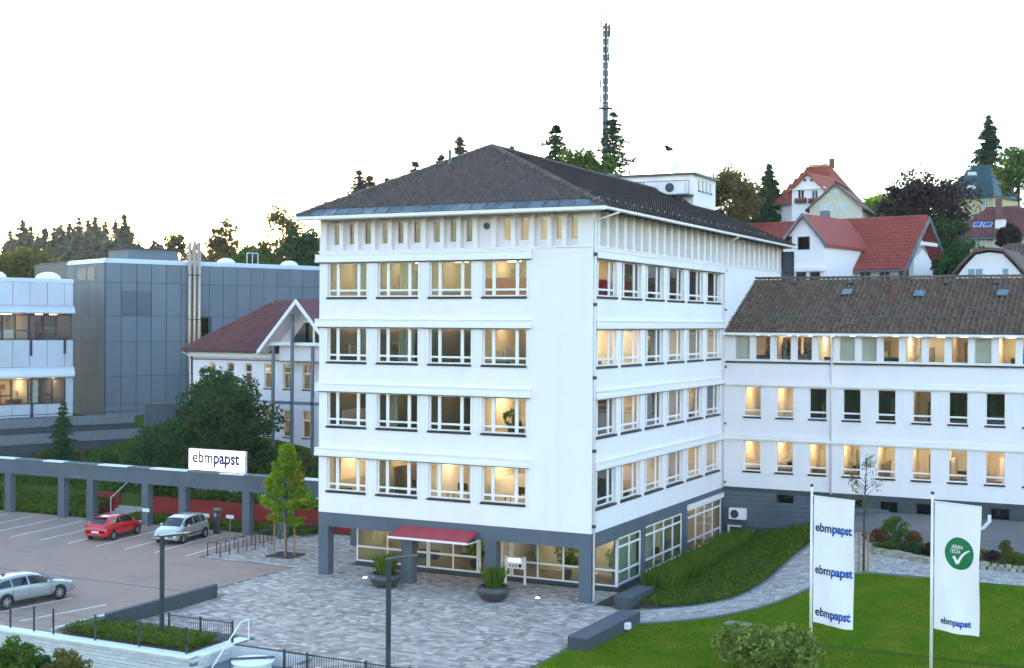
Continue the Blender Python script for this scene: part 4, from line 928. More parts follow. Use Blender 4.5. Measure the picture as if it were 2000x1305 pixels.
for (y0, y1, cuts, lit) in ((615, 663, (142, 110, 84, 57, 30, 5, -30, -60, -90, -120), ('lamp_lo', 'lamp_lo', 'lamp_lo', 'lamp_mid')), (738, 787, (128, 102, 80, 62, 56, 23, -10, -45, -80, -120), ('lamp_hi', 'lamp_hi', 'lamp_lo', 'lamp_hi'))):
    us = [onface(LF, c, 660)[0] for c in cuts]
    for q, (a, b) in enumerate(zip(us[1:], us[:-1])):
        window(low, LF, a + 0.02, b - 0.02, zp(y1) + 0.02, zp(y0) - 0.02, (1,), (0.62, 1.2) if q % 2 else (1,), 0.06, bar=0.07, fm='anth', sill=False, glass='glass')
    room(low, LF, us[3], us[0], zp(y1) - 0.6, zp(y0) + 0.3, 0.2, 5, 'roomgrey', lit[0], 3); room(low, LF, us[-1], us[3] - 0.02, zp(y1) - 0.6, zp(y0) + 0.3, 0.2, 5, 'roomwall', lit[1], 4)
    if y0 > 700: obj('end_panel', LF.box(MB(), us[0] + 0.03, -0.02, zp(787), zp(736), -0.03, 0.05), M['clad_light'], low); obj('blind', LF.box(MB(), us[3] - 0.05, us[3] + 0.6, zp(787) + 0.1, zp(738) - 0.1, 0.22, 0.24), M['blind'], low)
    else: obj('desk_screen', LF.box(MB(), us[5] + 0.0, us[5] + 1.3, zp(y1) + 0.1, zp(y1) + 0.8, 0.5, 0.54), M['blind'], low)
for px, y0, y1 in ((60, 662, 694), (126, 662, 691), (62, 785, 815), (127, 785, 800)):
    u, v = onface(LF, px, 670); obj('bracket', LF.box(MB(), u - 0.10, u + 0.10, zp(y1), zp(y0), -0.12, -0.032), M['anth'], low)
cap(LF, U0, 0.02, zp(553), 0.32, low, M['clad_light'])
obj('roof_sheet', LF.box(MB(), U0, -0.05, zp(553) + 0.2, zp(553) + 0.28, 0.3, 14), M['topgrey'], low)
for px in (0, 108): 
    u, v = onface(LF, px, 548); obj('skylight_dome', MB().ball(tuple(LF.p(u, zp(549) + 0.15, 1.5)), 0.85, 8, (1.25, 1.25, 0.7)), M['trim'], low, smooth=True)
# terraces in front of it
for i, (z, dd, ext, lb) in enumerate(((4.9, -4.0, 3.5, 'upper concrete terrace below the ribbon window building'), (3.9, -7.0, 5.5, 'lower concrete terrace behind the pergola'))):
    t = thing('concrete_terrace', lb, 'terrace', LF.p(-10, 0, dd), None, 'concrete terraces below the ribbon window building')
    obj('slab', LF.box(MB(), U0, ext, z - 3.0, z, dd, dd + 3.9), M['darkgrey'], t); obj('parapet', LF.box(MB(), U0, ext + 0.05, z, z + 0.75, dd - 0.1, dd + 0.1), M['topgrey'], t)
    for q in range(8): obj('board_joint', LF.box(MB(), U0, ext + 0.06, z - 0.55 - 0.3 * q, z - 0.52 - 0.3 * q, dd - 0.03, dd - 0.002), M['clad_gap'], t)
    obj('handrail', MB().tube([LF.p(U0, z + 1.0, dd), LF.p(ext, z + 1.0, dd)], 0.03, 6), M['anth'], t)
gb = thing('grey_side_wall', 'plain blue-grey boundary wall between the terraces and the dark shrubs', 'wall', LF.p(6.5, 0, -4.2)); obj('wall_slab', LF.box(MB(), 4.4, 8.6, 2.0, 6.4, -4.4, -4.1), M['grey'], gb); obj('coping', LF.box(MB(), 4.3, 8.7, 6.4, 6.5, -4.5, -4.0), M['topgrey'], gb)
# --- white annex with wine-red roof
ann = thing('white_annex', 'white two-storey annex with wine-red roof and glazed gable left of the tower', 'building', (-32, 32, 3))
AF = Face((0, 27, 0), (1, 0, 0), (0, 1, 0)); xa = onface(AF, 377, 700)[0]; xb = -17.0
zq = lambda y_, px=480: onface(AF, px, y_)[1]
upx = [(409, 421), (443, 457), (478, 492), (516, 530), (553, 567), (591, 606)]
hol = []
for (a, b) in upx:
    hol.append((onface(AF, a, 740)[0], onface(AF, b, 740)[0], zq(757), zq(709)))
    hol.append((onface(AF, a, 740)[0], onface(AF, b, 740)[0], zq(849), zq(797)))
zE = zq(684, 440)
mb = MB(); wall_holes(mb, AF, xa, xb, 1.5, zE + 0.05, hol, 0.22); mb.poly([(xa, 27, 1.5), (xa, 38, 1.5), (xa, 38, zE), (xa, 27, zE)])
obj('wall', mb, M['white'], ann)
for h in hol: window(ann, AF, h[0] + 0.01, h[1] - 0.01, h[2] + 0.01, h[3] - 0.01, (1,), (1.0, 0.55), 0.12, bar=0.05)
room(ann, AF, xa + 0.2, xb, zq(765), zq(700), 0.25, 5, 'roomwall', 'lamp_mid', 8); room(ann, AF, xa + 0.2, xb, zq(858), zq(790), 0.25, 5, 'roomwall', 'lamp_hi', 8)
for y_ in (702, 781): obj('string_course', AF.box(MB(), xa - 0.05, xb, zq(y_) - 0.1, zq(y_), -0.08, -0.002), M['clad'], ann)
obj('eave_board', AF.box(MB(), xa - 0.2, xb, zE - 0.55, zE + 0.05, -0.35, -0.003), M['trim'], ann)
xr = onface(Face((0, 32.5, 0), (1, 0, 0), (0, 1, 0)), 536, 590); zR = xr[1]; xr = xr[0]
e0 = Vector((xa - 0.6, 26.3, zE)); e1 = Vector((xb, 26.3, zE)); r0 = Vector((xr, 32.5, zR)); r1 = Vector((xb, 32.5, zR)); e2 = Vector((xa - 0.6, 38.7, zE)); e3 = Vector((xb, 38.7, zE))
mb = MB(); mb.poly([e0, e1, r1, r0]); mb.poly([e0, r0, e2]); mb.poly([e2, r0, r1, e3]); aroof = obj('roof', mb, M['tile_wine'], ann)
S = Vector((0, 6.2, zR - zE)); N = Vector((1, 0, 0)).cross(S.normalized())
V, F = tile_rows(e0, (1, 0, 0), S, N, [(0.05, 0), (xb - e0.x, 0), (xb - e0.x, S.length), (r0.x - e0.x, S.length)], 0.36, 0.42); obj('roof_tiles', fast_mesh('roof_tiles', V, F, M['tile_wine']), None, aroof, kind='stuff')
ridge_caps(aroof, e0, r0, M['tile_wine']); ridge_caps(aroof, r0, r1, M['tile_wine'])
obj('gutter', MB().tube([e0 + Vector((0, -0.08, -0.08)), e1 + Vector((0, -0.08, -0.08))], 0.09, 6), M['wood'], ann)
# the gable in front of it
GY = 24.6; GFc = Face((0, GY, 0), (1, 0, 0), (0, 1, 0)); ga = onface(GFc, 578, 583); gl = onface(GFc, 502, 684); gr_x = 2 * ga[0] - gl[0]
ax, az_, lx, lz = ga[0], ga[1], gl[0], gl[1]
mb = MB()
for s_ in (-1, 1):
    ex = ax + s_ * (ax - lx)
    mb.prism([(ax, GY, az_), (ex, GY, lz), (ex, GY, lz - 0.22), (ax, GY, az_ - 0.30)], (0, 8.2, 0))
obj('gable_roof', mb, M['tile_wine'], ann)
for s_ in (-1, 1):
    ex = ax + s_ * (ax - lx); obj('barge_board', MB().prism([(ax, GY - 0.06, az_ - 0.02), (ex, GY - 0.06, lz - 0.02), (ex, GY - 0.06, lz - 0.40), (ax, GY - 0.06, az_ - 0.42)], (0, 0.055, 0)), M['trim'], ann)
GW = 26.0; zs_ = zq(668, 560)
obj('gable_wall', MB().poly([(lx + 0.2, GW + 0.4, zs_ - 0.3), (2 * ax - lx - 0.2, GW + 0.4, zs_ - 0.3), (ax, GW + 0.4, az_ - 0.1)]), M['white'], ann)
for s_ in (-1, 1):
    ex = ax + s_ * (ax - lx); obj('soffit', MB().poly([(ax, GY + 0.02, az_ - 0.32), (ex, GY + 0.02, lz - 0.24), (ex, GW + 0.5, lz - 0.24), (ax, GW + 0.5, az_ - 0.32)]), M['trim'], ann)
obj('gable_glazing', MB().poly([(ax - 1.5, GW, zs_), (ax + 2.6, GW, zs_), (ax + 0.55, GW, az_ - 0.9)]), M['carglass'], ann)
for x, zt in ((ax - 1.35, az_ - 1.7), (ax + 0.75, az_ - 1.15), (ax + 1.9, az_ - 2.2)): obj('mullion', MB().box(x - 0.09, x + 0.09, GW - 0.12, GW - 0.01, zs_, zt), M['frame'], ann)
obj('mullion', MB().box(ax - 0.4, ax + 2.0, GW - 0.11, GW - 0.015, zs_ + 1.55, zs_ + 1.7), M['frame'], ann)
obj('balcony_edge', MB().box(ax - 3.6, xb, 25.2, 26.95, zs_ - 0.25, zs_), M['trim'], ann); obj('balcony_front', MB().box(ax - 2.4, xb, 25.75, 25.85, zq(702), zs_ - 0.26), M['white'], ann)
for px in (533, 570, 610):
    x = onface(Face((0, 25.0, 0), (1, 0, 0), (0, 1, 0)), px, 760)[0]; obj('steel_post', MB().box(x - 0.10, x + 0.10, 24.92, 25.12, 2.0, zs_ + (2.2 if px == 570 else -0.26)), M['clad'], ann)
obj('cross_beam', MB().box(ax - 2.2, xb, 24.92, 25.1, zq(783), zq(777)), M['clad'], ann)
pipe(ann, [(xa - 0.5, 26.2, zE - 0.1), (xa - 0.15, 26.8, zE - 0.6), (xa - 0.1, 26.9, 3)], 0.07)

# ================================================================== HOUSES ON THE HILL
def house(name, label, o, rz, L_, W_, hw, rise, over, rm, wm, z0, hipl=0.0, hipr=0.0, tiles=True, endover=None):
    """gabled or hipped house: ridge along its own x axis, front towards -y; o = point under the middle of the ridge at eave height"""
    t = thing(name, label, 'house', (o[0], o[1], z0))
    X = Vector((math.cos(rz), math.sin(rz), 0)); Y = Vector((-math.sin(rz), math.cos(rz), 0)); Z = Vector((0, 0, 1)); O = Vector(o)
    P = lambda x, y, z: O + X * x + Y * y + Z * z
    a, b = L_ / 2, W_ / 2; k = rise / b
    mb = MB()
    for q in ([(-a, -b), (a, -b)], [(a, -b), (a, b)], [(a, b), (-a, b)], [(-a, b), (-a, -b)]):
        mb.poly([P(*q[0], z0 - O.z - 1), P(*q[1], z0 - O.z - 1), P(*q[1], 0), P(*q[0], 0)])
    if hipr == 0: mb.poly([P(a, -b, 0), P(a, b, 0), P(a, 0, rise - 0.05)])
    if hipl == 0: mb.poly([P(-a, -b, 0), P(-a, b, 0), P(-a, 0, rise - 0.05)])
    obj('wall', mb, M[wm], t)
    eo = over if endover is None else endover
    bo = b + over; ze = -k * over; xl, xr_ = -a - eo, a + eo
    mb = MB(); th = Vector((0, 0, -0.18))
    el, er = P(xl, -bo, ze), P(xr_, -bo, ze); fl, fr = P(xl, bo, ze), P(xr_, bo, ze); rl, rr = P(xl + hipl, 0, rise), P(xr_ - hipr, 0, rise)
    mb.prism([el, er, rr, rl], th); mb.prism([fr, fl, rl, rr], th)
    if hipl: mb.prism([fl, el, rl], th)
    if hipr: mb.prism([er, fr, rr], th)
    rf = obj('roof', mb, M[rm], t)
    S = P(0, 0, rise) - P(0, -bo, ze); N = X.cross(S.normalized())
    if tiles:
        V, F = tile_rows(el, X, S, N, [(0.0, 0), ((xr_ - xl), 0), (xr_ - xl - hipr, S.length), (hipl, S.length)], 0.34, 0.42, 0.03)
        obj('roof_tiles', fast_mesh('roof_tiles', V, F, M[rm]), None, rf, kind='stuff')
    ridge_caps(rf, rl + Z * 0.03, rr + Z * 0.03, M[rm], r=0.13)
    obj('gutter', MB().tube([el + Z * -0.1 - Y * 0.06, er + Z * -0.1 - Y * 0.06], 0.08, 6), M['zinc'], t)
    fF = Face(P(0, -b, -O.z), X, Y); fE = Face(P(a, 0, -O.z), Y, -X); fW = Face(P(-a, 0, -O.z), -Y, X)
    return t, P, fF, fE, fW, rf
def hwin(t, fc, u, v, w, h, cols=(1,), rows=(1,), gl='bluewindow', fm='paleframe'):
    window(t, fc, u - w / 2, u + w / 2, v - h / 2, v + h / 2, cols, rows, -0.05, bar=0.06, mull=0.07, glass=gl, fm=fm, sill=False)
# large red roof
R0 = at(1815, 423, 110); L0 = at(1455, 429, 121); rz = math.atan2(R0.y - L0.y, R0.x - L0.x); Lr = (flat(R0) - flat(L0)).length
mid = (R0 + L0) / 2; RISE = 3.9; eo_ = 1.3
t, P, fF, fE, fW, rf = house('red_roof_house', 'large white house with bright red roof and deep overhanging right gable above the wing', (mid.x, mid.y, R0.z - RISE), rz, Lr - 2 * eo_, 8.4, 6, RISE, 0.75, 'tile_red', 'white', H(mid.x, mid.y), endover=eo_)
xr_ = Lr / 2; k = RISE / 4.2
for s_ in (-1, 1): obj('barge_board', MB().prism([P(xr_, 0, RISE + 0.04), P(xr_, s_ * 4.95, -0.75 * k + 0.04), P(xr_, s_ * 4.95, -0.75 * k - 0.42), P(xr_, 0, RISE - 0.42)], (math.cos(rz) * 0.08, math.sin(rz) * 0.08, 0)), M['zinc'], t)
obj('collar_beam', MB().prism([P(xr_ - 0.15, -2.0, 1.75), P(xr_ - 0.15, 2.0, 1.75), P(xr_ - 0.15, 2.0, 1.45), P(xr_ - 0.15, -2.0, 1.45)], (math.cos(rz) * 0.12, math.sin(rz) * 0.12, 0)), M['trim'], t)
obj('oriel', MB().prism([P(xr_ - eo_, -2.2, -4), P(xr_ - eo_, 1.6, -4), P(xr_ - eo_, 1.6, 0.2), P(xr_ - eo_, -0.3, 1.2), P(xr_ - eo_, -2.2, 0.2)], (math.cos(rz) * 0.9, math.sin(rz) * 0.9, 0)), M['white'], t)
for q in range(7): hwin(t, fF, -1.6 + q * 1.65, R0.z - RISE - 1.3, 1.0, 1.3, (1, 1), (1,), 'darkglass')
# its cross gable towards the tower
G = at(1570, 417, 106); gl_, gr_ = at(1524, 468, 106), at(1616, 468, 106); hwid = (gr_.x - gl_.x) / 2 + 0.1; gz = at(1570, 470, 106).z
X = Vector((math.cos(rz), math.sin(rz), 0)); Y = Vector((-math.sin(rz), math.cos(rz), 0))
mb = MB(); gf = flat(G)
mb.poly([gf - X * hwid + Vector((0, 0, 10)), gf + X * hwid + Vector((0, 0, 10)), gf + X * hwid + Vector((0, 0, gz)), gf + Vector((0, 0, G.z - 0.15)), gf - X * hwid + Vector((0, 0, gz))])
for s_ in (-1, 1): mb.poly([gf + X * hwid * s_ + Vector((0, 0, 10)), gf + X * hwid * s_ + Y * 8 + Vector((0, 0, 10)), gf + X * hwid * s_ + Y * 8 + Vector((0, 0, gz)), gf + X * hwid * s_ + Vector((0, 0, gz))])
obj('cross_gable_wall', mb, M['white'], t)
mb = MB(); fo = gf - Y * 0.35
for s_ in (-1, 1): mb.prism([fo + Vector((0, 0, G.z)), fo + X * (hwid + 0.35) * s_ + Vector((0, 0, gz - 0.35)), fo + X * (hwid + 0.35) * s_ + Vector((0, 0, gz - 0.55)), fo + Vector((0, 0, G.z - 0.22))], Y * 8.5)
obj('cross_gable_roof', mb, [M['tile_red']], t)
for s_ in (-1, 1): obj('barge_board', MB().prism([fo - Y * 0.06 + Vector((0, 0, G.z + 0.03)), fo - Y * 0.06 + X * (hwid + 0.37) * s_ + Vector((0, 0, gz - 0.33)), fo - Y * 0.06 + X * (hwid + 0.37) * s_ + Vector((0, 0, gz - 0.65)), fo - Y * 0.06 + Vector((0, 0, G.z - 0.30))], Y * 0.05), M['zinc'], t)
cf = Face(gf, X, Y); u, v = onface(cf, 1570, 475); hwin(t, cf, u, v, 1.05, 1.05, (1,), (1,), 'darkglass', 'anth'); u, v = onface(cf, 1536, 474); hwin(t, cf, u, v, 1.0, 1.0, (1,), (1,), 'darkglass', 'anth')
u, v = onface(cf, 1570, 527); obj('ledge', cf.box(MB(), -2.2, 2.2, v - 0.15, v + 0.15, -0.3, -0.003), M['trim'], t)
for px in (1565, 1592): u, v = onface(cf, px, 540); hwin(t, cf, u, v, 0.85, 0.7, (1,), (1,), 'darkglass', 'anth')
obj('chimney', MB().box(G.x + 0.1, G.x + 0.8, G.y + 5.0, G.y + 5.7, G.z - 1.0, G.z + 0.6), M['topgrey'], t)
# orange roof with white front gable
C = at(1600, 324, 136); t, P, fF, fE, fW, rf = house('orange_roof_house', 'white hill house with orange hipped roof and flower boxes under the gable', (C.x, C.y, C.z - 3.6), -0.25, 5.9, 6.8, 5, 3.6, 0.45, 'tile_orange', 'white', H(C.x, C.y), 2.2, 2.2)
G = at(1578, 337, 130); cf = Face(flat(G), (math.cos(-0.25), math.sin(-0.25), 0), (math.sin(0.25), math.cos(0.25), 0)); zb = at(1578, 368, 130).z
mb = MB(); mb.poly([cf.p(-1.75, 15), cf.p(1.75, 15), cf.p(1.75, zb), cf.p(0, G.z - 0.1), cf.p(-1.75, zb)])
for s_ in (-1.75, 1.75): mb.poly([cf.p(s_, 15), cf.p(s_, 15, 5), cf.p(s_, zb, 5), cf.p(s_, zb)])
obj('gable_wall', mb, M['white'], t)
for s_ in (-1, 1): obj('gable_roof', MB().prism([cf.p(0, G.z, -0.3), cf.p(s_ * 2.05, zb - 0.3, -0.3), cf.p(s_ * 2.05, zb - 0.45, -0.3), cf.p(0, G.z - 0.18, -0.3)], cf.N * 6), M['tile_orange'], t)
obj('cornice', cf.box(MB(), -1.9, 1.9, zb - 0.12, zb + 0.05, -0.2, -0.003), M['trim'], t)
for px in (1565, 1592):
    u, v = onface(cf, px, 380); hwin(t, cf, u, v, 0.7, 0.95, (1, 1), (1,), 'darkglass'); fbx = obj('flower_box', cf.box(MB(), u - 0.6, u + 0.6, v - 0.85, v - 0.5, -0.3, -0.003), M['wood'], t); obj('flowers', cf.box(MB(), u - 0.58, u + 0.58, v - 0.5, v - 0.36, -0.28, -0.05), M['redawn'], fbx)
for px in (1572, 1585): u, v = onface(cf, px, 352); hwin(t, cf, u, v, 0.42, 0.38, (1,), (1,), 'darkglass')
obj('chimney', MB().box(C.x + 1.0, C.x + 1.5, C.y, C.y + 0.5, C.z - 0.3, C.z + 0.7), M['brick'], t)
# beige shingled gable
A = at(1633, 357, 122); cz = at(1633, 402, 122).z; t, P, fF, fE, fW, rf = house('beige_gable_house', 'beige shingled house whose steep gable faces the red roof, below the orange-roofed house', (A.x - 0.3, A.y + 4.0, cz), math.radians(94), 8.0, 4.8, 4, A.z - cz, 0.35, 'tile_brown', 'beige', H(A.x, A.y), endover=0.4, tiles=False)
for px in (1618, 1634): u, v = onface(fW, px, 377); hwin(t, fW, u, v, 0.55, 0.5, (1, 1), (1,), 'bluewindow')
for px in (1606, 1620, 1638, 1652): u, v = onface(fW, px, 405); hwin(t, fW, u, v, 0.5, 0.6, (1,), (1,), 'bluewindow')
# blue slate roof
C = at(1915, 327, 138); t, P, fF, fE, fW, rf = house('slate_roof_house', 'yellow house with steep blue slate roof beside the tall spruce', (C.x, C.y, at(1915, 383, 138).z), -0.35, 5.6, 5.6, 4, C.z - at(1915, 383, 138).z, 0.3, 'slate', 'yellow', H(C.x, C.y), 2.0, 2.0)
for px in (1925, 1947): u, v = onface(fF, px, 396); hwin(t, fF, u, v, 0.65, 0.85, (1, 1), (1,), 'bluewindow')
for px, py in ((1900, 340), (1898, 366)):
    d = at(px, py, 1) - CAM; Ns = (P(0, -2.8, 0) - P(0, -2.8, 0)); q = at(px, py, 135.2); obj('skylight', MB().box(q.x - 0.38, q.x + 0.38, q.y - 0.9, q.y + 0.15, q.z - 0.2, q.z + 0.12), M['paleframe'], rf)
# red hipped roof with solar panels and dormer
C = at(1950, 407, 116); ez = at(1950, 462, 116).z; t, P, fF, fE, fW, rf = house('red_hip_roof_house', 'dull red hipped roof house with two blue roof panels and a dormer', (C.x + 0.5, C.y, ez), -0.15, 7.2, 7.0, 4, C.z - ez, 0.4, 'tile_wine', 'cream', H(C.x, C.y), 2.4, 2.4)
S = P(0, 0, C.z - ez) - P(0, -3.9, -0.3); n_ = S.normalized(); Nn = Vector((math.cos(-0.15), math.sin(-0.15), 0)).cross(n_); B = Matrix((Vector((math.cos(-0.15), math.sin(-0.15), 0)), n_, Nn)).transposed().to_4x4()
for px in (1910, 1930):
    d = at(px, 441, 1) - CAM; tt = (P(0, 0, C.z - ez) - CAM).dot(Nn) / d.dot(Nn); B.translation = CAM + d * tt
    sp = obj('roof_panel', MB().box(-0.36, 0.36, -0.35, 0.35, 0.05, 0.16), M['paleframe'], rf, M=B.copy()); obj('panel_glass', MB().box(-0.30, 0.30, -0.29, 0.29, 0.162, 0.17), M['blue'], sp)
d = at(1955, 440, 1) - CAM; tt = (P(0, 0, C.z - ez) - CAM).dot(Nn) / d.dot(Nn); q = CAM + d * tt
dm = obj('dormer', MB().box(q.x - 0.42, q.x + 0.42, q.y - 0.55, q.y + 1.6, q.z - 0.55, q.z + 0.5), M['white'], t); obj('dormer_roof', MB().box(q.x - 0.6, q.x + 0.6, q.y - 0.75, q.y + 1.7, q.z + 0.5, q.z + 0.62), M['tile_wine'], dm)
obj('chimney', MB().box(C.x - 0.1, C.x + 0.4, C.y - 1.2, C.y - 0.7, C.z - 0.8, C.z + 0.75), M['brick'], t)
for px in (1917, 1950, 1985): u, v = onface(fF, px, 472); hwin(t, fF, u, v, 0.9, 0.6, (1, 1), (1,), 'bluewindow')
# brown roof with rounded white gable
C = at(1990, 474, 103); ez = at(1990, 540, 103).z; t, P, fF, fE, fW, rf = house('brown_roof_house', 'house with brown tile roof and white arched gable at the right edge above the wing', (C.x + 1.6, C.y + 3.5, ez - 0.2), -0.1, 10.0, 8.0, 3, C.z - ez + 0.2, 0.5, 'tile_brown', 'white', H(C.x, C.y), 2.6, 0)
G = at(1932, 493, 96.0); cf = Face(flat(G), (math.cos(-0.1), math.sin(-0.1), 0), (math.sin(0.1), math.cos(0.1), 0)); mb = MB(); pts = []; w_ = 2.35; zb = at(1932, 548, 96).z
prof = [(-w_, zb - 3), (w_, zb - 3), (w_, zb + 0.3), (w_ * 0.72, zb + 1.1), (w_ * 0.4, G.z - 0.12), (0, G.z), (-w_ * 0.4, G.z - 0.15), (-w_ * 0.72, zb + 1.1), (-w_, zb + 0.2)]
mb.prism([cf.p(u, v) for u, v in prof], cf.N * 3); obj('gable_wall', mb, M['white'], t)
mb = MB(); pr = [(-w_ - 0.75, zb - 0.5)] + list(reversed([(u * 1.08, v + 0.16) for u, v in prof[2:]])) + [(w_ + 0.5, zb - 0.1)]; pr = sorted(pr)
for (a, b) in zip(pr[:-1], pr[1:]): mb.prism([cf.p(a[0], a[1], -0.35), cf.p(b[0], b[1], -0.35), cf.p(b[0], b[1] + 0.2, -0.35), cf.p(a[0], a[1] + 0.2, -0.35)], cf.N * 5.5)
obj('gable_roof', mb, M['tile_brown'], t)
for px, w2 in ((1905, 1.15), (1964, 0.5)): u, v = onface(cf, px, 535); hwin(t, cf, u, v, w2, 0.85, (1, 1) if w2 > 1 else (1,), (1,), 'bluewindow')
# small far house behind the left buildings
C = at(112, 512, 190); t, P, *_ = house('small_far_house', 'small pale gable house far off between the trees and the metal-clad hall', (C.x, C.y, C.z - 1.8), 1.2, 6, 4.2, 3, 1.8, 0.3, 'tile_brown', 'white', H(C.x, C.y), tiles=False)
# antenna mast ------------------------------------------------------
mp_ = at(1182, 300, 140); zt = at(1182, 45, 140).z; zpl = at(1182, 213, 140).z
mast = thing('antenna_mast', 'tall slender steel antenna mast behind the tower roof', 'mast', (mp_.x, mp_.y, H(mp_.x, mp_.y)))
obj('shaft', MB().tube([(mp_.x, mp_.y, H(mp_.x, mp_.y) - 0.2), (mp_.x, mp_.y, zpl)], [0.34, 0.30], 12), M['mast'], mast, smooth=True)
lat = MB(); s_ = 0.21
for dx, dy in ((-s_, -s_), (s_, -s_), (s_, s_), (-s_, s_)): lat.tube([(mp_.x + dx, mp_.y + dy, zpl), (mp_.x + dx, mp_.y + dy, zt)], 0.065, 5)
z = zpl; q = 0
while z < zt - 0.4:
    c = [(-s_, -s_), (s_, -s_), (s_, s_), (-s_, s_)]
    for i in range(4):
        a, b = c[i], c[(i + 1) % 4]; a, b = (a, b) if q % 2 else (b, a)
        lat.tube([(mp_.x + a[0], mp_.y + a[1], z), (mp_.x + b[0], mp_.y + b[1], z + 0.42)], 0.05, 4)
    z += 0.42; q += 1
lat.tube([(mp_.x, mp_.y, zpl), (mp_.x, mp_.y, zt)], 0.11, 6); obj('lattice', lat, M['mast'], mast)
obj('platform', MB().lathe([(0.05, 0), (0.75, 0), (0.75, 0.1), (0.05, 0.1)], 14, (mp_.x, mp_.y, zpl)), M['mast'], mast)
for dx, z0, l in ((-0.5, zpl + 2.2, 0.9), (0.55, zt - 1.6, 1.3), (-0.45, zt - 0.6, 0.8), (0.0, zt, 0.9), (0.45, zpl + 5, 0.8), (-0.5, zpl + 0.6, 0.9)):
    obj('antenna', MB().box(mp_.x + dx - 0.07, mp_.x + dx + 0.07, mp_.y - 0.35, mp_.y - 0.2, z0, z0 + l).tube([(mp_.x, mp_.y - 0.2, z0 + 0.2), (mp_.x + dx, mp_.y - 0.28, z0 + 0.2)], 0.025, 5), M['mast'], mast)
b = at(1307, 292, 95)
brd = MB(); brd.ball((0, 0, 0), 0.16, 8, (2.1, 0.8, 0.8))
bird = obj('bird', brd, M['furn'], None, 'single dark bird in flight above the tower roof', 'bird', loc=b, smooth=True)
for s_ in (-1, 1): obj('wing', MB().prism([(0.2, 0.05 * s_, 0.05), (0.05, 0.55 * s_, 0.22), (-0.25, 0.5 * s_, 0.18), (-0.18, 0.05 * s_, 0.03)], (0, 0, 0.025)), M['furn'], bird)
obj('tail', MB().prism([(-0.25, -0.06, 0), (-0.25, 0.06, 0), (-0.55, 0.12, 0.02), (-0.55, -0.12, 0.02)], (0, 0, 0.02)), M['topgrey'], bird)

# ================================================================== FORECOURT
# pergola beam with pillars
col = thing('pergola', 'long grey concrete pergola beam on square pillars behind the parked cars', 'pergola', (-34, 8.5, 0))
obj('beam', MB().box(-62, -18.2, 8.25, 8.75, 2.72, 3.72), M['grey'], col)
x = -62.0; k = 0
while x < -18.3:
    l = (2.6, 1.9, 3.1)[k % 3]; x1 = min(x + l, -18.15); obj('coping', MB().box(x + 0.01, x1 - 0.01, 8.17, 8.83, 3.722, 3.80), M['coping'] if k % 2 else M['topgrey'], col); x += l; k += 1
for x in (-52.4, -47.6, -42.6, -40.0, -35.2, -32.1, -27.0, -24.3, -18.9): obj('pillar', MB().box(x - 0.28, x + 0.28, 8.28, 8.72, -0.02, 2.718), M['grey'], col)
# backlit sign on the beam
sg = obj('company_sign', MB().box(-31.62, -27.12, 8.36, 8.56, 3.86, 5.22), M['trim'], None, 'white backlit rectangular company sign standing on the pergola beam', 'sign')
obj('lit_face', MB().box(-31.58, -27.16, 8.34, 8.358, 3.90, 5.18), M['sign'], sg)
for xx in (-31.0, -27.8): obj('foot', MB().box(xx - 0.06, xx + 0.06, 8.4, 8.52, 3.79, 3.86), M['anth'], sg)
def logo(parent, fn, W_, m1, m2, name='lettering'):
    """two-part word mark, first half light, second half bold; fn(x, y, z) sets each letter outline in place"""
    a, ca = letters('ebm', 1.0, 0.020, 0.006); b, cb = letters('papst', 1.0, 0.034, 0.006)
    cb[:, 0] += ca[:, 0].max() - cb[:, 0].min() + 0.08; tot = cb[:, 0].max() - ca[:, 0].min(); x0 = ca[:, 0].min(); s = W_ / tot
    for me, c, m in ((a, ca, m1), (b, cb, m2)):
        set_co(me, [fn((q[0] - x0) * s, q[1] * s * 1.12, q[2]) for q in c]); me.materials.clear(); me.materials.append(m); obj(name, me, None, parent)
logo(sg, lambda x, y, z: (-31.28 + x, 8.328 - z * 0.6, 4.36 + y), 3.75, M['black'], M['navy'])
# red wall, stairs, railings, upper path
rw = thing('red_retaining_wall', 'low dark red retaining wall behind the pergola pillars', 'wall', (-30, 12, 0))
for a, b in ((-43.5, -40.9), (-38.4, -16.0)): obj('wall_slab', MB().box(a, b, 12.0, 12.14, -0.04, 1.32), M['redwall'], rw)
st = thing('garden_stairs', 'pale concrete steps rising through the red wall', 'stairs', (-39.6, 12, 0))
for k in range(8): obj('step', MB().bevbox(-40.85 + 0.0, -38.45, 11.2 + k * 0.34, 11.2 + (k + 1) * 0.34 + 0.02, -0.04, 0.17 * (k + 1), 0.015), M['steps'], st)
rl = thing('stair_railing', 'thin pale handrail beside the steps through the red wall', 'railing', (-40.9, 12, 0))
obj('post', MB().tube([(-41.0, 11.3, 0), (-41.0, 11.3, 1.1)], 0.03, 6), M['trim'], rl); obj('post', MB().tube([(-41.0, 13.8, 1.4), (-41.0, 13.8, 2.5)], 0.03, 6), M['trim'], rl); obj('rail', MB().tube([(-41.0, 11.3, 1.1), (-41.0, 13.8, 2.5)], 0.03, 6), M['trim'], rl)
up = MB(); up.poly([(-38, 14.0, H(-30, 14.0) + 0.08), (-16.2, 13.6, H(-30, 13.6) + 0.08), (-16.2, 14.8, H(-30, 14.8) + 0.08), (-38, 15.2, H(-30, 15.2) + 0.08)])
obj('upper_path', up, M['coping'], kind='structure')
bench = thing('timber_bench', 'low dark timber bench against the red wall beside the young tree', 'bench', (-24.6, 11.4, 0))
for k in range(3): obj('slat', MB().bevbox(-26.2, -23.2, 11.0 + k * 0.18, 11.16 + k * 0.18, 0.42, 0.47, 0.01), M['wood'], bench)
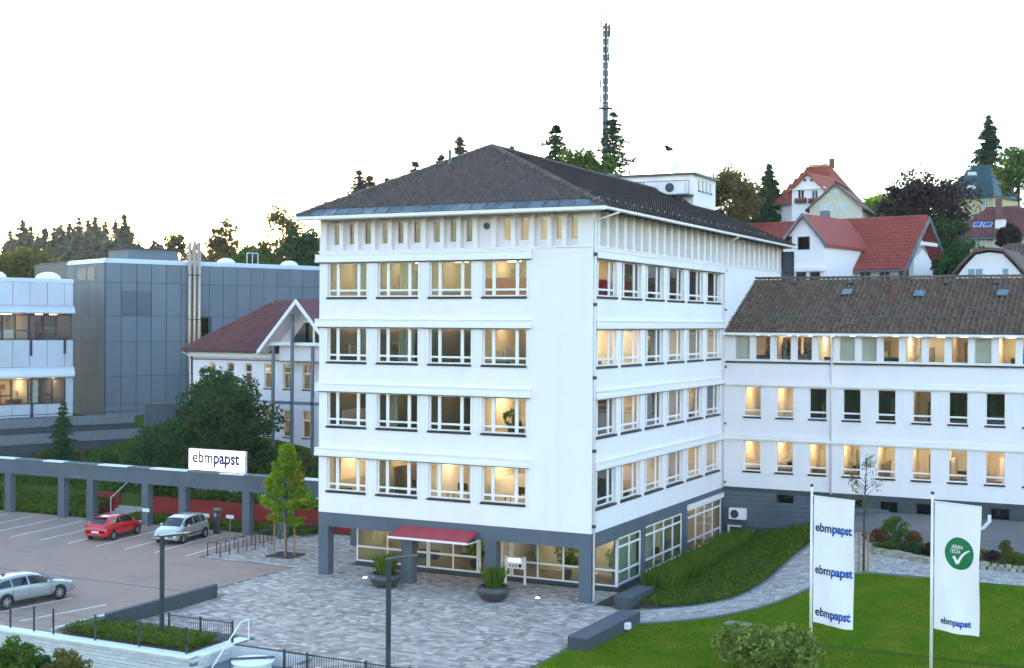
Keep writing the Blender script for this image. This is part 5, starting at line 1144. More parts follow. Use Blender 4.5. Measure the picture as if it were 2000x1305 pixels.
for xx in (-25.9, -23.5): obj('leg', MB().box(xx - 0.1, xx + 0.1, 11.05, 11.45, -0.02, 0.42), M['anth'], bench)
# number signs in front of the pillars
for i, (x, y, lb) in enumerate(((-34.75, 7.9, 'small white bay sign behind the red car'), (-29.9, 7.95, 'small white bay sign right behind the silver compact car'), (-28.15, 8.2, 'small white bay sign on a pole right of the parking meter'))):
    s_ = thing('bay_sign', lb, 'sign', (x, y, 0), None, 'small white parking bay signs'); obj('pole', MB().tube([(x, y, -0.02), (x, y, 1.1)], 0.025, 6), M['steel'], s_)
    obj('plate', MB().box(x - 0.30, x + 0.30, y - 0.03, y - 0.01, 0.98, 1.20), M['plate'], s_)
mt = thing('charging_post', 'slim dark charging post between the silver compact car and the pergola', 'post', (-29.0, 8.0, 0))
obj('body', MB().bevbox(-29.2, -28.85, 7.85, 8.1, -0.02, 1.45, 0.03), M['anth'], mt); obj('side_panel', MB().box(-28.845, -28.75, 7.9, 8.05, 0.05, 1.35), M['steel'], mt); obj('head', MB().bevbox(-29.15, -28.7, 7.8, 8.12, 1.46, 1.62, 0.03), M['topgrey'], mt); obj('screen', MB().box(-29.14, -28.95, 7.842, 7.849, 1.05, 1.3), M['bluewindow'], mt)
# bicycle stands
for i in range(8):
    y = 1.52 + i * 0.80; lb = ('nearest' if i == 0 else 'farthest' if i == 7 else ('second', 'third', 'fourth', 'fifth', 'sixth', 'seventh')[i - 1]) + (' steel bicycle hoop in the row, counted from the car park' if 0 < i < 7 else ' steel bicycle hoop in the row beside the young tree')
    p = [(-24.40, y, -0.05), (-24.40, y, 0.72), (-24.32, y, 0.80), (-23.58, y, 0.80), (-23.50, y, 0.72), (-23.50, y, -0.05)]
    hp = obj('bicycle_stand', MB().tube(p, 0.028, 8), M['anth'], None, lb, 'bicycle stand', 'bicycle stands by the car park', smooth=True)
    for xx in (-24.40, -23.50): obj('foot_plate', MB().lathe([(0.001, 0.012), (0.07, 0.012), (0.07, 0.0)], 10, (xx, y, 0.0)), M['anth'], hp)
# lamp posts
def lamp(x, y, lb):
    t = thing('lamp_post', lb, 'lamp post', (x, y, 0), None, 'square dark lamp posts')
    obj('post', MB().box(x - 0.072, x + 0.072, y - 0.072, y + 0.072, -0.05, 4.25), M['anth'], t)
    B = Matrix.Translation((x, y, 4.25)) @ Matrix.Rotation(math.radians(40), 4, 'Z') @ Matrix.Rotation(math.radians(-5), 4, 'Y')
    hd = obj('lamp_head', MB().box(-0.12, 1.15, -0.13, 0.13, -0.02, 0.07, B), M['anth'], t); obj('lens', MB().box(0.45, 1.05, -0.09, 0.09, -0.03, -0.021, B), M['headlamp'], hd)
    obj('base_plate', MB().box(x - 0.2, x + 0.2, y - 0.2, y + 0.2, -0.02, 0.03), M['anth'], t)
lamp(-13.42, -14.7, 'dark square lamp post rising from the ivy bed at the left'); lamp(-2.15, -14.75, 'dark square lamp post in front of the entrance pillars')
# planter bowls
def planter(x, y, lb):
    t = thing('planter_bowl', lb, 'planter', (x, y, 0), None, 'dark planter bowls at the entrance')
    obj('bowl', MB().lathe([(0.02, 0.0), (0.42, 0.0), (0.66, 0.16), (0.80, 0.42), (0.80, 0.56), (0.72, 0.70), (0.64, 0.72), (0.64, 0.64), (0.02, 0.62)], 28, (x, y, 0)), M['planter'], t, smooth=True)
    obj('earth', MB().lathe([(0.01, 0.645), (0.66, 0.635)], 20, (x, y, 0)), M['soil'], t)
    return t
PL = [planter(-10.75, -1.25, 'dark round planter bowl left of the entrance, partly behind the lamp post'), planter(-4.45, -1.55, 'dark round planter bowl with grasses right of the entrance')]
# info stand
inf = thing('info_stand', 'pale metal information stand with lit strip in front of the lobby glass', 'sign', (-5.3, 2.6, 0))
for xx in (-5.88, -4.78): obj('leg', MB().box(xx - 0.05, xx + 0.05, 2.55, 2.63, -0.01, 1.42), M['trim'], inf)
obj('board', MB().box(-5.82, -4.84, 2.54, 2.64, 0.78, 1.38), M['trim'], inf); obj('lit_strip', MB().box(-5.72, -5.02, 2.53, 2.538, 1.12, 1.30), M['sign'], inf)
obj('round_mark', MB().lathe([(0.001, 0), (0.09, 0), (0.09, 0.008), (0.001, 0.008)], 14), M['black'], inf, M=Matrix.Translation((-5.04, 2.538, 0.95)) @ Matrix.Rotation(math.radians(90), 4, 'X'))
for k in range(3): obj('print_mark', MB().box(-5.66 + k * 0.17, -5.56 + k * 0.17, 2.532, 2.538, 0.88, 0.98), M['topgrey'], inf)
# ground spots
for x, y, lb in ((-12.9, 0.2, 'lit ground spot left of the planter bowl'), (-2.78, -0.1, 'lit ground spot on the paving right of the planter bowl')):
    s_ = thing('ground_spot', lb, 'ground light', (x, y, 0), None, 'lit spots set in the plaza'); obj('ring', MB().lathe([(0.10, 0.004), (0.10, 0.035), (0.17, 0.03), (0.18, 0.002)], 16, (x, y, 0)), M['steel'], s_); obj('lens', MB().lathe([(0.001, 0.045), (0.06, 0.04), (0.10, 0.025)], 12, (x, y, 0)), M['spot'], s_)
# low dark walls
def lowwall(lb, pts, h, m='darkgrey', z0=0.0):
    t = thing('low_wall', lb, 'wall', (pts[0][0], pts[0][1], 0), None, 'low dark concrete walls on the plaza')
    obj('wall_block', MB().prism([(p[0], p[1], -0.05) for p in pts], (0, 0, h + 0.05)), M[m], t)
    c = Vector((sum(p[0] for p in pts) / 4, sum(p[1] for p in pts) / 4, 0))
    obj('coping', MB().prism([tuple(c + (Vector((p[0], p[1], 0)) - c) * 1.012 + Vector((0, 0, h + 0.002))) for p in pts], (0, 0, 0.035)), M['copegrey'], t); return t
lowwall('low dark bench wall between the plaza and the lawn', [(2.6, -8.5), (3.5, -8.5), (3.55, -2.7), (2.65, -2.7)], 0.5)
lowwall('short dark wall end beside the planted bank at the tower corner', [(1.35, -0.4), (2.2, -0.4), (2.25, 2.6), (1.4, 2.6)], 0.55)
lowwall('long dark wall separating car park and plaza', [(-16.72, -14.6), (-16.5, -14.6), (-16.5, -7.3), (-16.72, -7.3)], 0.62)
fl = thing('floodlight', 'small pale floodlight on the side of the bench wall by the lawn', 'floodlight', (3.7, -4.6, 0)); obj('housing', MB().bevbox(3.58, 3.80, -4.75, -4.45, 0.15, 0.42, 0.03), M['trim'], fl); obj('stem', MB().box(3.64, 3.72, -4.64, -4.56, -0.02, 0.15), M['anth'], fl)
stn = obj('stepping_stone', MB().bevbox(7.1, 8.3, -1.75, -1.2, T(7.7, -1.5) - 0.04, T(7.7, -1.5) + 0.07, 0.04), M['stone'], None, 'flat pale stone slab lying in the lawn beside the path', 'stone')
# street wall with coping, brick courses and railing
sw = thing('street_wall', 'white brick retaining wall with bright coping along the car park', 'wall', (-20, -16.5, -3.2))
obj('wall_core', MB().box(-60, -10.12, -16.66, -16.32, -3.25, -0.10), M['topgrey'], sw); obj('wall_core', MB().box(-10.1, -5.9, -14.22, -14.1, -3.25, -0.06), M['whitewall'], sw); obj('wall_core', MB().box(-5.92, -5.8, -16.6, -14.1, -3.25, -0.06), M['whitewall'], sw); obj('wall_core', MB().box(-5.8, 2.4, -16.6, -16.42, -3.25, -0.06), M['whitewall'], sw); obj('wall_core', MB().box(-10.58, -10.12, -16.32, -13.1, -3.25, -0.10), M['topgrey'], sw)
mb = MB(); n_near = []
for r_ in range(20):
    x = -60 + (0.25 if r_ % 2 else 0)
    while x < -10.36:
        n_near.append((x, r_)); x += 0.5
n_near.sort(key=lambda q: -q[0] - 0.02 * q[1]); n_near = n_near
_bm = MB().bevbox(0.008, 0.492, 0, 0.05, 0.008, 0.142, 0.0).mesh('brick'); _bm.materials.append(M['whitewall'])
cnt = 0
for (x, r_) in n_near:
    z = -0.10 - 0.15 * (r_ + 1)
    if cnt < 280 and x > -27 and r_ < 9: obj('brick', _bm, None, sw, loc=(x, -16.70, z)); cnt += 1
    else: mb.box(x + 0.008, min(x + 0.492, -10.31), -16.70, -16.65, z + 0.008, z + 0.142)
obj('brickwork', mb, M['whitewall'], sw, kind='stuff')
mb = MB()
for r_ in range(20):
    y = -16.6 + (0.25 if r_ % 2 else 0)
    while y < -13.5: mb.box(-10.12, -10.07, y + 0.008, y + 0.492, -0.10 - 0.15 * (r_ + 1) + 0.008, -0.10 - 0.15 * (r_ + 1) + 0.142); y += 0.5
obj('brickwork', mb, M['whitewall'], sw, kind='stuff')
x = -60.0
while x < -10.5: obj('coping', MB().bevbox(x + 0.004, min(x + 1.2, -10.25) - 0.004, -16.78, -16.24, -0.10, 0.0, 0.02), M['coping'], sw); x += 1.2
for k in range(3): obj('coping', MB().bevbox(-10.62, -10.02, -16.22 + k * 1.05, -16.22 + (k + 1) * 1.05 - 0.008, -0.10, 0.0, 0.02), M['coping'], sw)
rf_ = thing('wall_railing', 'dark wire railing with round posts on the white street wall', 'railing', (-20, -16.5, 0))
for x in (-27.6, -25.2, -22.8, -20.4, -19.0, -17.87, -15.49, -13.09, -10.62): obj('post', MB().tube([(x, -16.42, -0.02), (x, -16.42, 1.02)], 0.045, 8), M['anth'], rf_); obj('post_cap', MB().ball((x, -16.42, 1.04), 0.055, 6), M['anth'], rf_)
for z in (0.3, 0.6, 0.9): obj('wire', MB().tube([(-27.6, -16.42, z), (-10.62, -16.42, z)], 0.006, 5), M['anth'], rf_)
# railing behind the ivy bed, fence along the steps
def barfence(lb, x0, x1, y, z0, h, st, posts):
    t = thing('bar_fence', lb, 'fence', ((x0 + x1) / 2, y, z0), None, 'black bar fences on the plaza edge')
    obj('rail', MB().box(x0, x1, y - 0.015, y + 0.015, z0 + h - 0.06, z0 + h - 0.02), M['anth'], t); obj('rail', MB().box(x0, x1, y - 0.015, y + 0.015, z0 + 0.10, z0 + 0.14), M['anth'], t)
    n_ = int((x1 - x0) / st)
    bm_ = MB().box(-0.008, 0.008, -0.008, 0.008, z0 + 0.05, z0 + h).mesh('bar'); bm_.materials.append(M['anth'])
    for k in range(n_ + 1): obj('bar', bm_, None, t, loc=(x0 + k * st, y, 0))
    for px_ in posts: obj('post', MB().box(px_ - 0.035, px_ + 0.035, y - 0.035, y + 0.035, z0 - 0.05, z0 + h + 0.06), M['anth'], t)
    return t
barfence('black bar fence behind the ivy bed at the left lamp post', -13.6, -10.2, -14.05, 0.0, 0.85, 0.11, (-13.6, -11.9, -10.2))
t = barfence('black bar fence with a small white notice at the bottom edge of the plaza', -5.85, -0.2, -16.4, -0.3, 1.0, 0.11, (-5.83, -4.75, -2.1, -0.2))
obj('notice', MB().box(-4.35, -3.75, -16.46, -16.44, -0.25, 0.25), M['plate'], t)
# handrail and white round drum by the steps
hr = thing('steps_handrail', 'white tubular handrail on the steps beside the street wall', 'handrail', (-9.9, -13.6, 0))
obj('rail', MB().tube([(-9.95, -13.3, 0.85), (-9.9, -13.9, 0.85), (-9.5, -17.6, -1.6)], 0.03, 8), M['coping'], hr); obj('post', MB().tube([(-9.95, -13.3, -0.1), (-9.95, -13.3, 0.85)], 0.03, 8), M['coping'], hr)
dr = thing('round_kiosk_bin', 'white round bin with flat lid and black bar by the steps', 'bin', (-8.25, -15.6, -1.8))
c = (-7.95, -15.6, 0.22)
obj('drum', MB().lathe([(0.02, -3.2), (0.74, -3.2), (0.74, -0.42), (0.70, -0.40)], 28, c), M['coping'], dr, smooth=False); obj('lid', MB().lathe([(0.84, -0.40), (0.86, -0.36), (0.84, -0.32), (0.60, -0.29), (0.01, -0.28)], 28, c), M['coping'], dr)
B = Matrix.Translation((c[0], c[1], -0.05)) @ Matrix.Rotation(math.radians(38), 4, 'Z'); obj('lid_bar', MB().box(-0.86, 0.86, -0.05, 0.05, 0.0, 0.07, B).box(-0.90, -0.86, -0.05, 0.05, -0.7, 0.07, B), M['anth'], dr)
obj('handle', MB().box(c[0] + 0.2, c[0] + 0.45, c[1] - 0.78, c[1] - 0.70, -0.7, -0.6), M['anth'], dr)
# stairs floor
obj('steps_landing', MB().box(-10.1, -5.9, -17.2, -16.2, -3.2, -1.2).box(-10.1, -5.9, -16.2, -14.4, -3.2, -0.6), M['topgrey'], kind='structure')
# flags -------------------------------------------------------------
def flag(base, top, z0, z1, W_, rz, lb1, lb2, seed):
    x, y, zb = base
    t = thing('flag_pole', lb1, 'flagpole', base, None, 'white flagpoles on the lawn'); obj('pole', MB().tube([(x, y, zb - 0.1), (x, y, top)], [0.065, 0.045], 12), M['trim'], t, smooth=True); obj('knob', MB().ball((x, y, top + 0.03), 0.07, 8), M['anth'], t, smooth=True)
    ca, sa = math.cos(rz), math.sin(rz)
    obj('boom', MB().tube([(x, y, z1 + 0.03), (x + ca * (W_ + 0.1), y + sa * (W_ + 0.1), z1 + 0.02)], 0.022, 6), M['trim'], t)
    def place(u, v, d=0.0):   # u across, v up from the lower hem, d in front of the cloth
        f = (1 - v / (z1 - z0)); w = (0.07 * math.sin(u * 3.2 + v * 1.1 + seed) + 0.035 * math.sin(u * 6.5 - v * 1.9 + seed * 2)) * (0.3 + 0.9 * f) * min(1.0, u * 1.5)
        uu = u * (1 - 0.04 * f); n = w - d
        return (x + 0.09 + uu * ca - n * sa, y + uu * sa + n * ca, z0 + v - 0.03 * f * math.sin(u * 1.4))
    nu, nv = 18, 40; V = []; F = []
    for s_ in (0.0, 0.012):
        for j in range(nv + 1):
            for i in range(nu + 1): V.append(place(W_ * i / nu, (z1 - z0) * j / nv, s_))
    k = (nu + 1) * (nv + 1)
    for j in range(nv):
        for i in range(nu):
            q = j * (nu + 1) + i; F.append((q, q + 1, q + nu + 2, q + nu + 1)); F.append((k + q, k + q + nu + 1, k + q + nu + 2, k + q + 1))
    fl_ = obj('banner_flag', fast_mesh('banner_flag', V, F, M['flagcloth'], True), None, None, lb2, 'flag', 'banner flags on the lawn')
    return fl_, place
f1, pl1 = flag((11.9, -5.6, -0.01), 6.95, 1.55, 6.55, 1.88, -0.36, 'left flagpole on the lawn, its foot behind the pale bush', 'white banner flag with three dark blue word marks', 0.4)
for v in (3.65, 1.98, 0.30): logo(f1, lambda x, y, z, v=v: pl1(0.10 + x, v + y, 0.022 + z), 1.70, M['navy'], M['blue'])
f2, pl2 = flag((16.67, -6.5, -0.01), 7.05, 2.0, 6.75, 1.86, -0.36, 'right flagpole on the lawn near the picture edge', 'white banner flag with round green emblem and one small word mark', 2.1)
logo(f2, lambda x, y, z: pl2(0.32 + x, 0.28 + y, 0.022 + z), 1.2, M['navy'], M['blue'])
cu, cv, R_e = 1.02, 2.95, 0.60
n_ = 40; mb = MB(); mb.v.append(pl2(cu, cv, 0.020))
for rr in (0.5, 1.0):
    for i in range(n_): mb.v.append(pl2(cu + R_e * rr * math.cos(2 * math.pi * i / n_), cv + R_e * rr * math.sin(2 * math.pi * i / n_), 0.020))
for i in range(n_): j = (i + 1) % n_; mb.face(0, 1 + i, 1 + j); mb.face(1 + i, 1 + n_ + i, 1 + n_ + j, 1 + j)
obj('emblem_disc', mb, M['green'], f2)
chk = [(-0.27, -0.12), (-0.17, -0.06), (-0.08, -0.22), (0.06, -0.02), (0.22, 0.12), (0.42, 0.22), (0.40, 0.13), (0.24, 0.02), (0.10, -0.14), (-0.06, -0.42), (-0.12, -0.42)]
ch_ = []
for (a, b) in zip([(-0.24, -0.12), (-0.15, -0.24), (-0.08, -0.38), (0.02, -0.20), (0.14, -0.04), (0.28, 0.08)], [(-0.15, -0.24), (-0.08, -0.38), (0.02, -0.20), (0.14, -0.04), (0.28, 0.08), (0.44, 0.15)]):
    ch_.append((a, b))
mb = MB()
for i, (a, b) in enumerate(ch_):
    d = Vector((b[0] - a[0], b[1] - a[1])); n2 = Vector((-d.y, d.x)).normalized(); w0 = (0.055, 0.055, 0.06, 0.05, 0.045, 0.035)[i]; w1 = (0.055, 0.06, 0.05, 0.045, 0.035, 0.02)[i]
    mb.poly([pl2(cu + a[0] - n2.x * w0, cv + a[1] - n2.y * w0, 0.03), pl2(cu + b[0] - n2.x * w1, cv + b[1] - n2.y * w1, 0.03), pl2(cu + b[0] + n2.x * w1, cv + b[1] + n2.y * w1, 0.03), pl2(cu + a[0] + n2.x * w0, cv + a[1] + n2.y * w0, 0.03)])
obj('check_mark', mb, M['flagcloth'], f2)
for body, dy in (('GREEN', 0.17), ('TECH', 0.0)):
    me, c = letters(body, 0.185, 0.002, 0.002); set_co(me, [pl2(cu - 0.42 + q[0], cv + dy + q[1], 0.028 + q[2]) for q in c]); me.materials.clear(); me.materials.append(M['flagcloth']); obj('lettering', me, None, f2)
yp = thing('yard_marker', 'short slanting white marker in the yard below the wing', 'marker', (15.66, 17, 2.48)); obj('strip', MB().box(15.6, 15.8, 16.2, 19.6, 2.49, 2.52), M['coping'], yp)
obj('stub_post', MB().box(15.62, 15.78, 19.4, 19.6, 2.48, 2.85), M['coping'], yp)
# furniture seen through lit windows -----------------------------------
pf = obj('framed_picture', MB().box(-4.85, -4.35, 2.4, 2.44, 11.75, 12.45), M['shelf'], None, 'framed picture seen in the right front window of the tower, two floors below the attic', 'picture'); obj('canvas', MB().box(-4.79, -4.41, 2.39, 2.398, 11.81, 12.39), M['cream'], pf)
def shelf(x0, x1, y, z0, z1, lb):
    t = thing('bookshelf', lb, 'bookshelf', ((x0 + x1) / 2, y, z0), None, 'bookshelves seen through windows'); obj('back', MB().box(x0, x1, y + 0.28, y + 0.3, z0, z1), M['shelf'], t)
    n_ = int((z1 - z0) / 0.38)
    for k in range(n_ + 1): obj('board', MB().box(x0, x1, y, y + 0.27, z0 + k * 0.38 - 0.02, z0 + k * 0.38 + 0.01), M['shelf'], t)
    bk = MB()
    for k in range(n_):
        xx = x0 + 0.02
        while xx < x1 - 0.1:
            w = RNG.uniform(0.03, 0.07)
            if RNG.random() > 0.2: bk.box(xx, xx + w * 0.95, y + 0.05, y + 0.24, z0 + k * 0.38 + 0.012, z0 + k * 0.38 + RNG.uniform(0.2, 0.31))
            xx += w
    obj('books', bk, M['books'], t, kind='stuff')
shelf(-8.3, -7.2, 3.2, 13.85, 16.1, 'bookshelf in the third top-floor front window of the tower'); shelf(2.0, 4.2, 22.6, 10.35, 12.6, 'full bookshelf behind the left windows of the upper wing row'); shelf(4.4, 5.3, 22.6, 10.35, 12.6, 'narrow bookshelf in the fourth window of the upper wing row')
def desk(x, y, z, lb, dirx=(1, 0)):
    t = thing('office_desk', lb, 'desk', (x, y, z)); obj('top', MB().box(x - 0.75, x + 0.75, y - 0.35, y + 0.35, z + 0.70, z + 0.74), M['shelf'], t)
    for dx in (-0.7, 0.66):
        for dy in (-0.32, 0.28): obj('leg', MB().box(x + dx, x + dx + 0.04, y + dy, y + dy + 0.04, z, z + 0.70), M['anth'], t)
    obj('monitor', MB().box(x - 0.28, x + 0.28, y, y + 0.04, z + 0.84, z + 1.2).box(x - 0.04, x + 0.04, y, y + 0.06, z + 0.74, z + 0.86), M['furn'], t)
for i, (x, lb) in enumerate(((-7.9, 'desk with dark monitor in the third lowest front window of the tower'), (-4.6, 'desk with dark monitor in the right lowest front window of the tower'), (-10.6, 'desk with dark monitor in the second lowest front window of the tower'))): desk(x, 1.6, ZS[0] - 0.45, lb)
for i, (x, lb) in enumerate(((3.9, 'desk with dark monitor in the second lower window of the wing'), (7.9, 'desk with dark monitor in the fourth lower window of the wing'), (13.9, 'desk with dark monitor in the seventh lower window of the wing'))): desk(x, 22.0, 3.75, lb)

# ================================================================== CARS
def interp(tab, y, c):
    for a, b in zip(tab[:-1], tab[1:]):
        if a[0] <= y <= b[0]:
            t = (y - a[0]) / (b[0] - a[0]); return a[c] + (b[c] - a[c]) * t
    return tab[0][c] if y < tab[0][0] else tab[-1][c]
def car(name, label, paint, st, wheels, wr, loc, rz, glass, extra):
    """st: stations from tail to nose (y, underside, belt height, top height, half width at belt, half width of roof)"""
    t = thing(name, label, 'car', loc, rz)
    ys = sorted({round(s[0], 3) for s in st} | {round(a[0] + (b[0] - a[0]) * k / 4, 3) for a, b in zip(st[:-1], st[1:]) for k in (1, 2, 3)})
    g = lambda y, c: interp(st, y, c)
    def sec(y):
        zl, zb, zt, wb, wt = [g(y, c) for c in (1, 2, 3, 4, 5)]
        h = zb - zl
        pts = [(0, zl), (wb * 0.86, zl), (wb * 0.965, zl + h * 0.12), (wb, zl + h * 0.38), (wb * 0.995, zl + h * 0.62), (wb * 0.975, zl + h * 0.86), (wb * 0.945, zb)]
        if zt - zb > 0.08: pts += [(wt + (wb * 0.93 - wt) * 0.45, zb + (zt - zb) * 0.55), (wt, zt - 0.07), (wt * 0.86, zt - 0.012), (wt * 0.45, zt + 0.015), (0, zt + 0.02)]
        else: pts += [(wb * 0.90, zb + (zt - zb) * 0.4), (wb * 0.82, zt), (wb * 0.6, zt + 0.012), (wb * 0.35, zt + 0.022), (0, zt + 0.026)]
        return pts
    mb = MB(); mb.smooth = True; n = len(sec(ys[0])); m2 = 2 * n - 2
    for y in ys:
        s = sec(y); ring = s + [(-p[0], p[1]) for p in reversed(s[1:-1])]
        mb.v += [(p[0], y, p[1]) for p in ring]
    for i in range(len(ys) - 1):
        for k in range(m2):
            kk = (k + 1) % m2; mb.face(i * m2 + k, i * m2 + kk, (i + 1) * m2 + kk, (i + 1) * m2 + k)
    mb.face(*range(m2)); mb.face(*range(len(ys) * m2 - 1, (len(ys) - 1) * m2 - 1, -1))
    obj('body', mb, M[paint], t)
    def side_glass(nm, y0, y1, s):
        q = MB(); q.smooth = True; N_ = 5
        for i in range(N_ + 1):
            y = y0 + (y1 - y0) * i / N_
            zl, zb, zt, wb, wt = [g(y, c) for c in (1, 2, 3, 4, 5)]
            for f in (0.08, 0.5, 0.86):
                z = zb + (zt - zb - 0.03) * f
                P_ = sec(y)[6:9]; x = None
                for a, b in zip(P_[:-1], P_[1:]):
                    if a[1] <= z <= b[1] + 1e-6: x = a[0] + (b[0] - a[0]) * (z - a[1]) / max(1e-6, b[1] - a[1])
                q.v.append((s * ((x if x is not None else wt) + 0.012), y, z))
        for i in range(N_):
            for k in range(2): q.face(i * 3 + k, i * 3 + k + 1, i * 3 + k + 4, i * 3 + k + 3)
        obj(nm, q, M['carglass'], t)
    def cross_glass(nm, y0, y1, ins):
        q = MB(); q.smooth = True; N_ = 4; M_ = 6
        for i in range(N_ + 1):
            y = y0 + (y1 - y0) * i / N_; zt = g(y, 3); wt = g(y, 5) * ins
            for k in range(M_ + 1): u = -1 + 2 * k / M_; q.v.append((u * wt, y, zt + 0.036 - 0.035 * u * u))
        for i in range(N_):
            for k in range(M_): a = i * (M_ + 1) + k; q.face(a, a + 1, a + M_ + 2, a + M_ + 1)
        obj(nm, q, M['carglass'], t)
    for (y0, y1) in glass['side']:
        for s in (-1, 1): side_glass('side_window', y0, y1, s)
    cross_glass('windscreen', *glass['front'], 0.90); cross_glass('rear_window', *glass['rear'], 0.86)
    wb = max(s[4] for s in st)
    tyre = MB().lathe([(wr * 0.62, -0.10), (wr * 0.93, -0.10), (wr, -0.06), (wr, 0.06), (wr * 0.93, 0.10), (wr * 0.62, 0.10)], 22, axis='x').mesh('tyre', True); tyre.materials.append(M['rubber'])
    rm = MB(); rm.lathe([(wr * 0.64, -0.07), (wr * 0.64, 0.085), (wr * 0.58, 0.09), (wr * 0.55, 0.05)], 22, axis='x'); rm.lathe([(0.001, 0.09), (wr * 0.16, 0.088), (wr * 0.18, 0.03)], 10, axis='x')
    for k in range(6):
        R6 = Matrix.Rotation(k * math.pi / 3, 4, 'X'); rm.box(0.045, 0.08, -0.035, 0.035, wr * 0.1, wr * 0.6, R6)
    rm = rm.mesh('rim'); rm.materials.append(M['rim'])
    arch = MB(); arch.lathe([(0.001, 0.0), (wr * 1.17, 0.0), (wr * 1.17, -0.05)], 22, axis='x'); arch = arch.mesh('wheel_arch'); arch.materials.append(M['plastic'])
    for wy in wheels:
        for s in (-1, 1):
            hw_ = g(wy, 4)
            obj('wheel_arch', arch, None, t, M=Matrix.Translation((s * (hw_ + 0.004), wy, wr + 0.03)) @ Matrix.Rotation(0 if s > 0 else math.pi, 4, 'Z'))
            w = obj('wheel', tyre, None, t, M=Matrix.Translation((s * (hw_ - 0.075), wy, wr)) @ Matrix.Rotation(0 if s > 0 else math.pi, 4, 'Z')); obj('rim', rm, None, w)
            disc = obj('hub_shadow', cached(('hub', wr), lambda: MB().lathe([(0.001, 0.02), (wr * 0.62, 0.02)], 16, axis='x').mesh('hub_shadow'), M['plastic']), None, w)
    L_ = st[-1][0]
    for s in (-1, 1):
        my = glass['front'][0] - 0.12 if glass['front'][0] < glass['front'][1] else glass['front'][1]
        obj('door_mirror', MB().ball((s * (wb + 0.10), glass['mirror'], interp(st, glass['mirror'], 2) + 0.08), 0.11, 6, (1.0, 0.7, 0.7)), M[paint], t, smooth=True)
        for dy in glass['handles']: obj('door_handle', MB().box(s * wb * 0.985 - 0.015, s * wb * 0.985 + 0.02, dy, dy + 0.18, interp(st, dy, 2) - 0.14, interp(st, dy, 2) - 0.11), M[paint], t)
        obj('sill_trim', MB().box(s * wb * 0.99 - 0.012, s * wb * 0.99 + 0.012, wheels[0] + wr * 1.2, wheels[1] - wr * 1.2, 0.22, 0.34), M['plastic'], t)
        for dy in glass['seams']: obj('door_seam', MB().box(s * wb - 0.004 if s > 0 else s * wb - 0.006, s * wb + 0.006 if s > 0 else s * wb + 0.004, dy, dy + 0.012, 0.36, interp(st, dy, 2) - 0.06), M['plastic'], t)
        for (nm, m_, cx, cy, cz, sx, sy, sz) in extra['lights']: obj(nm, MB().ball((s * cx, cy, cz), 1.0, 8, (sx, sy, sz)), M[m_], t, smooth=True)
    for (nm, m_, b) in extra['boxes']: obj(nm, MB().box(*b), M[m_], t)
    return t
RA = math.radians(8.0)
# red hatchback, tail towards the viewer
car('red_hatchback', 'red three-door hatchback parked nose-in by the pergola', 'red_paint',
    [(0.0, .34, .62, .62, .72, .60), (0.06, .27, .80, .82, .78, .64), (0.16, .24, .96, 1.0, .81, .62), (0.55, .22, .98, 1.34, .835, .56), (1.1, .20, .97, 1.44, .845, .565), (1.8, .20, .95, 1.46, .845, .57), (2.3, .20, .93, 1.38, .845, .575), (2.98, .20, .90, .96, .84, .70), (3.4, .22, .80, .84, .82, .70), (3.75, .27, .66, .70, .74, .62), (3.92, .34, .50, .54, .62, .52)],
    (0.68, 3.14), 0.30, (-33.55, 2.15, 0), RA, {'side': [(0.75, 1.45), (1.55, 2.75)], 'front': (2.38, 2.94), 'rear': (0.17, 0.55), 'mirror': 2.55, 'handles': (1.6,), 'seams': (1.5, 2.72)},
    {'lights': [('tail_light', 'taillamp', .70, .10, .86, .10, .10, .12), ('headlight', 'headlamp', .60, 3.66, .70, .15, .17, .09)], 'boxes': [('number_plate', 'plate', (-.26, .26, -.02, .01, .50, .61)), ('rear_bumper', 'red_paint', (-.70, .70, -.035, .05, .34, .48)), ('bumper_insert', 'plastic', (-.55, .55, -.03, .02, .27, .34)), ('roof_spoiler', 'red_paint', (-.50, .50, .42, .62, 1.37, 1.40))]})
# silver compact van-like car, nose towards the viewer
car('silver_compact_car', 'silver compact car with steep bonnet parked nose-out beside the red hatchback', 'silver_paint',
    [(0.0, .34, .70, .70, .74, .62), (0.08, .26, .95, .98, .80, .64), (0.25, .22, 1.02, 1.36, .84, .60), (0.6, .21, 1.02, 1.54, .855, .60), (1.3, .20, 1.0, 1.59, .86, .605), (2.1, .20, .98, 1.57, .86, .61), (2.45, .20, .96, 1.48, .86, .615), (3.1, .20, .93, .99, .85, .70), (3.45, .22, .82, .86, .83, .70), (3.7, .26, .66, .70, .77, .64), (3.84, .34, .50, .54, .66, .54)],
    (0.62, 3.04), 0.305, (-28.98 - 0.55, 6.85, 0), RA + math.pi, {'side': [(0.40, 0.95), (1.02, 1.75), (1.83, 2.85)], 'front': (2.52, 3.08), 'rear': (0.09, 0.30), 'mirror': 2.6, 'handles': (1.15, 1.95), 'seams': (1.0, 1.8, 2.78)},
    {'lights': [('tail_light', 'taillamp', .74, .12, .98, .08, .10, .2), ('headlight', 'headlamp', .60, 3.58, .68, .16, .16, .11)], 'boxes': [('number_plate', 'plate', (-.26, .26, 3.84, 3.86, .38, .49)), ('grille', 'plastic', (-.36, .36, 3.78, 3.835, .54, .60)), ('bumper_insert', 'plastic', (-.6, .6, 3.72, 3.825, .26, .36)), ('side_strip', 'plastic', (.855, .872, 1.0, 2.85, .46, .54)), ('side_strip', 'plastic', (-.872, -.855, 1.0, 2.85, .46, .54))]})
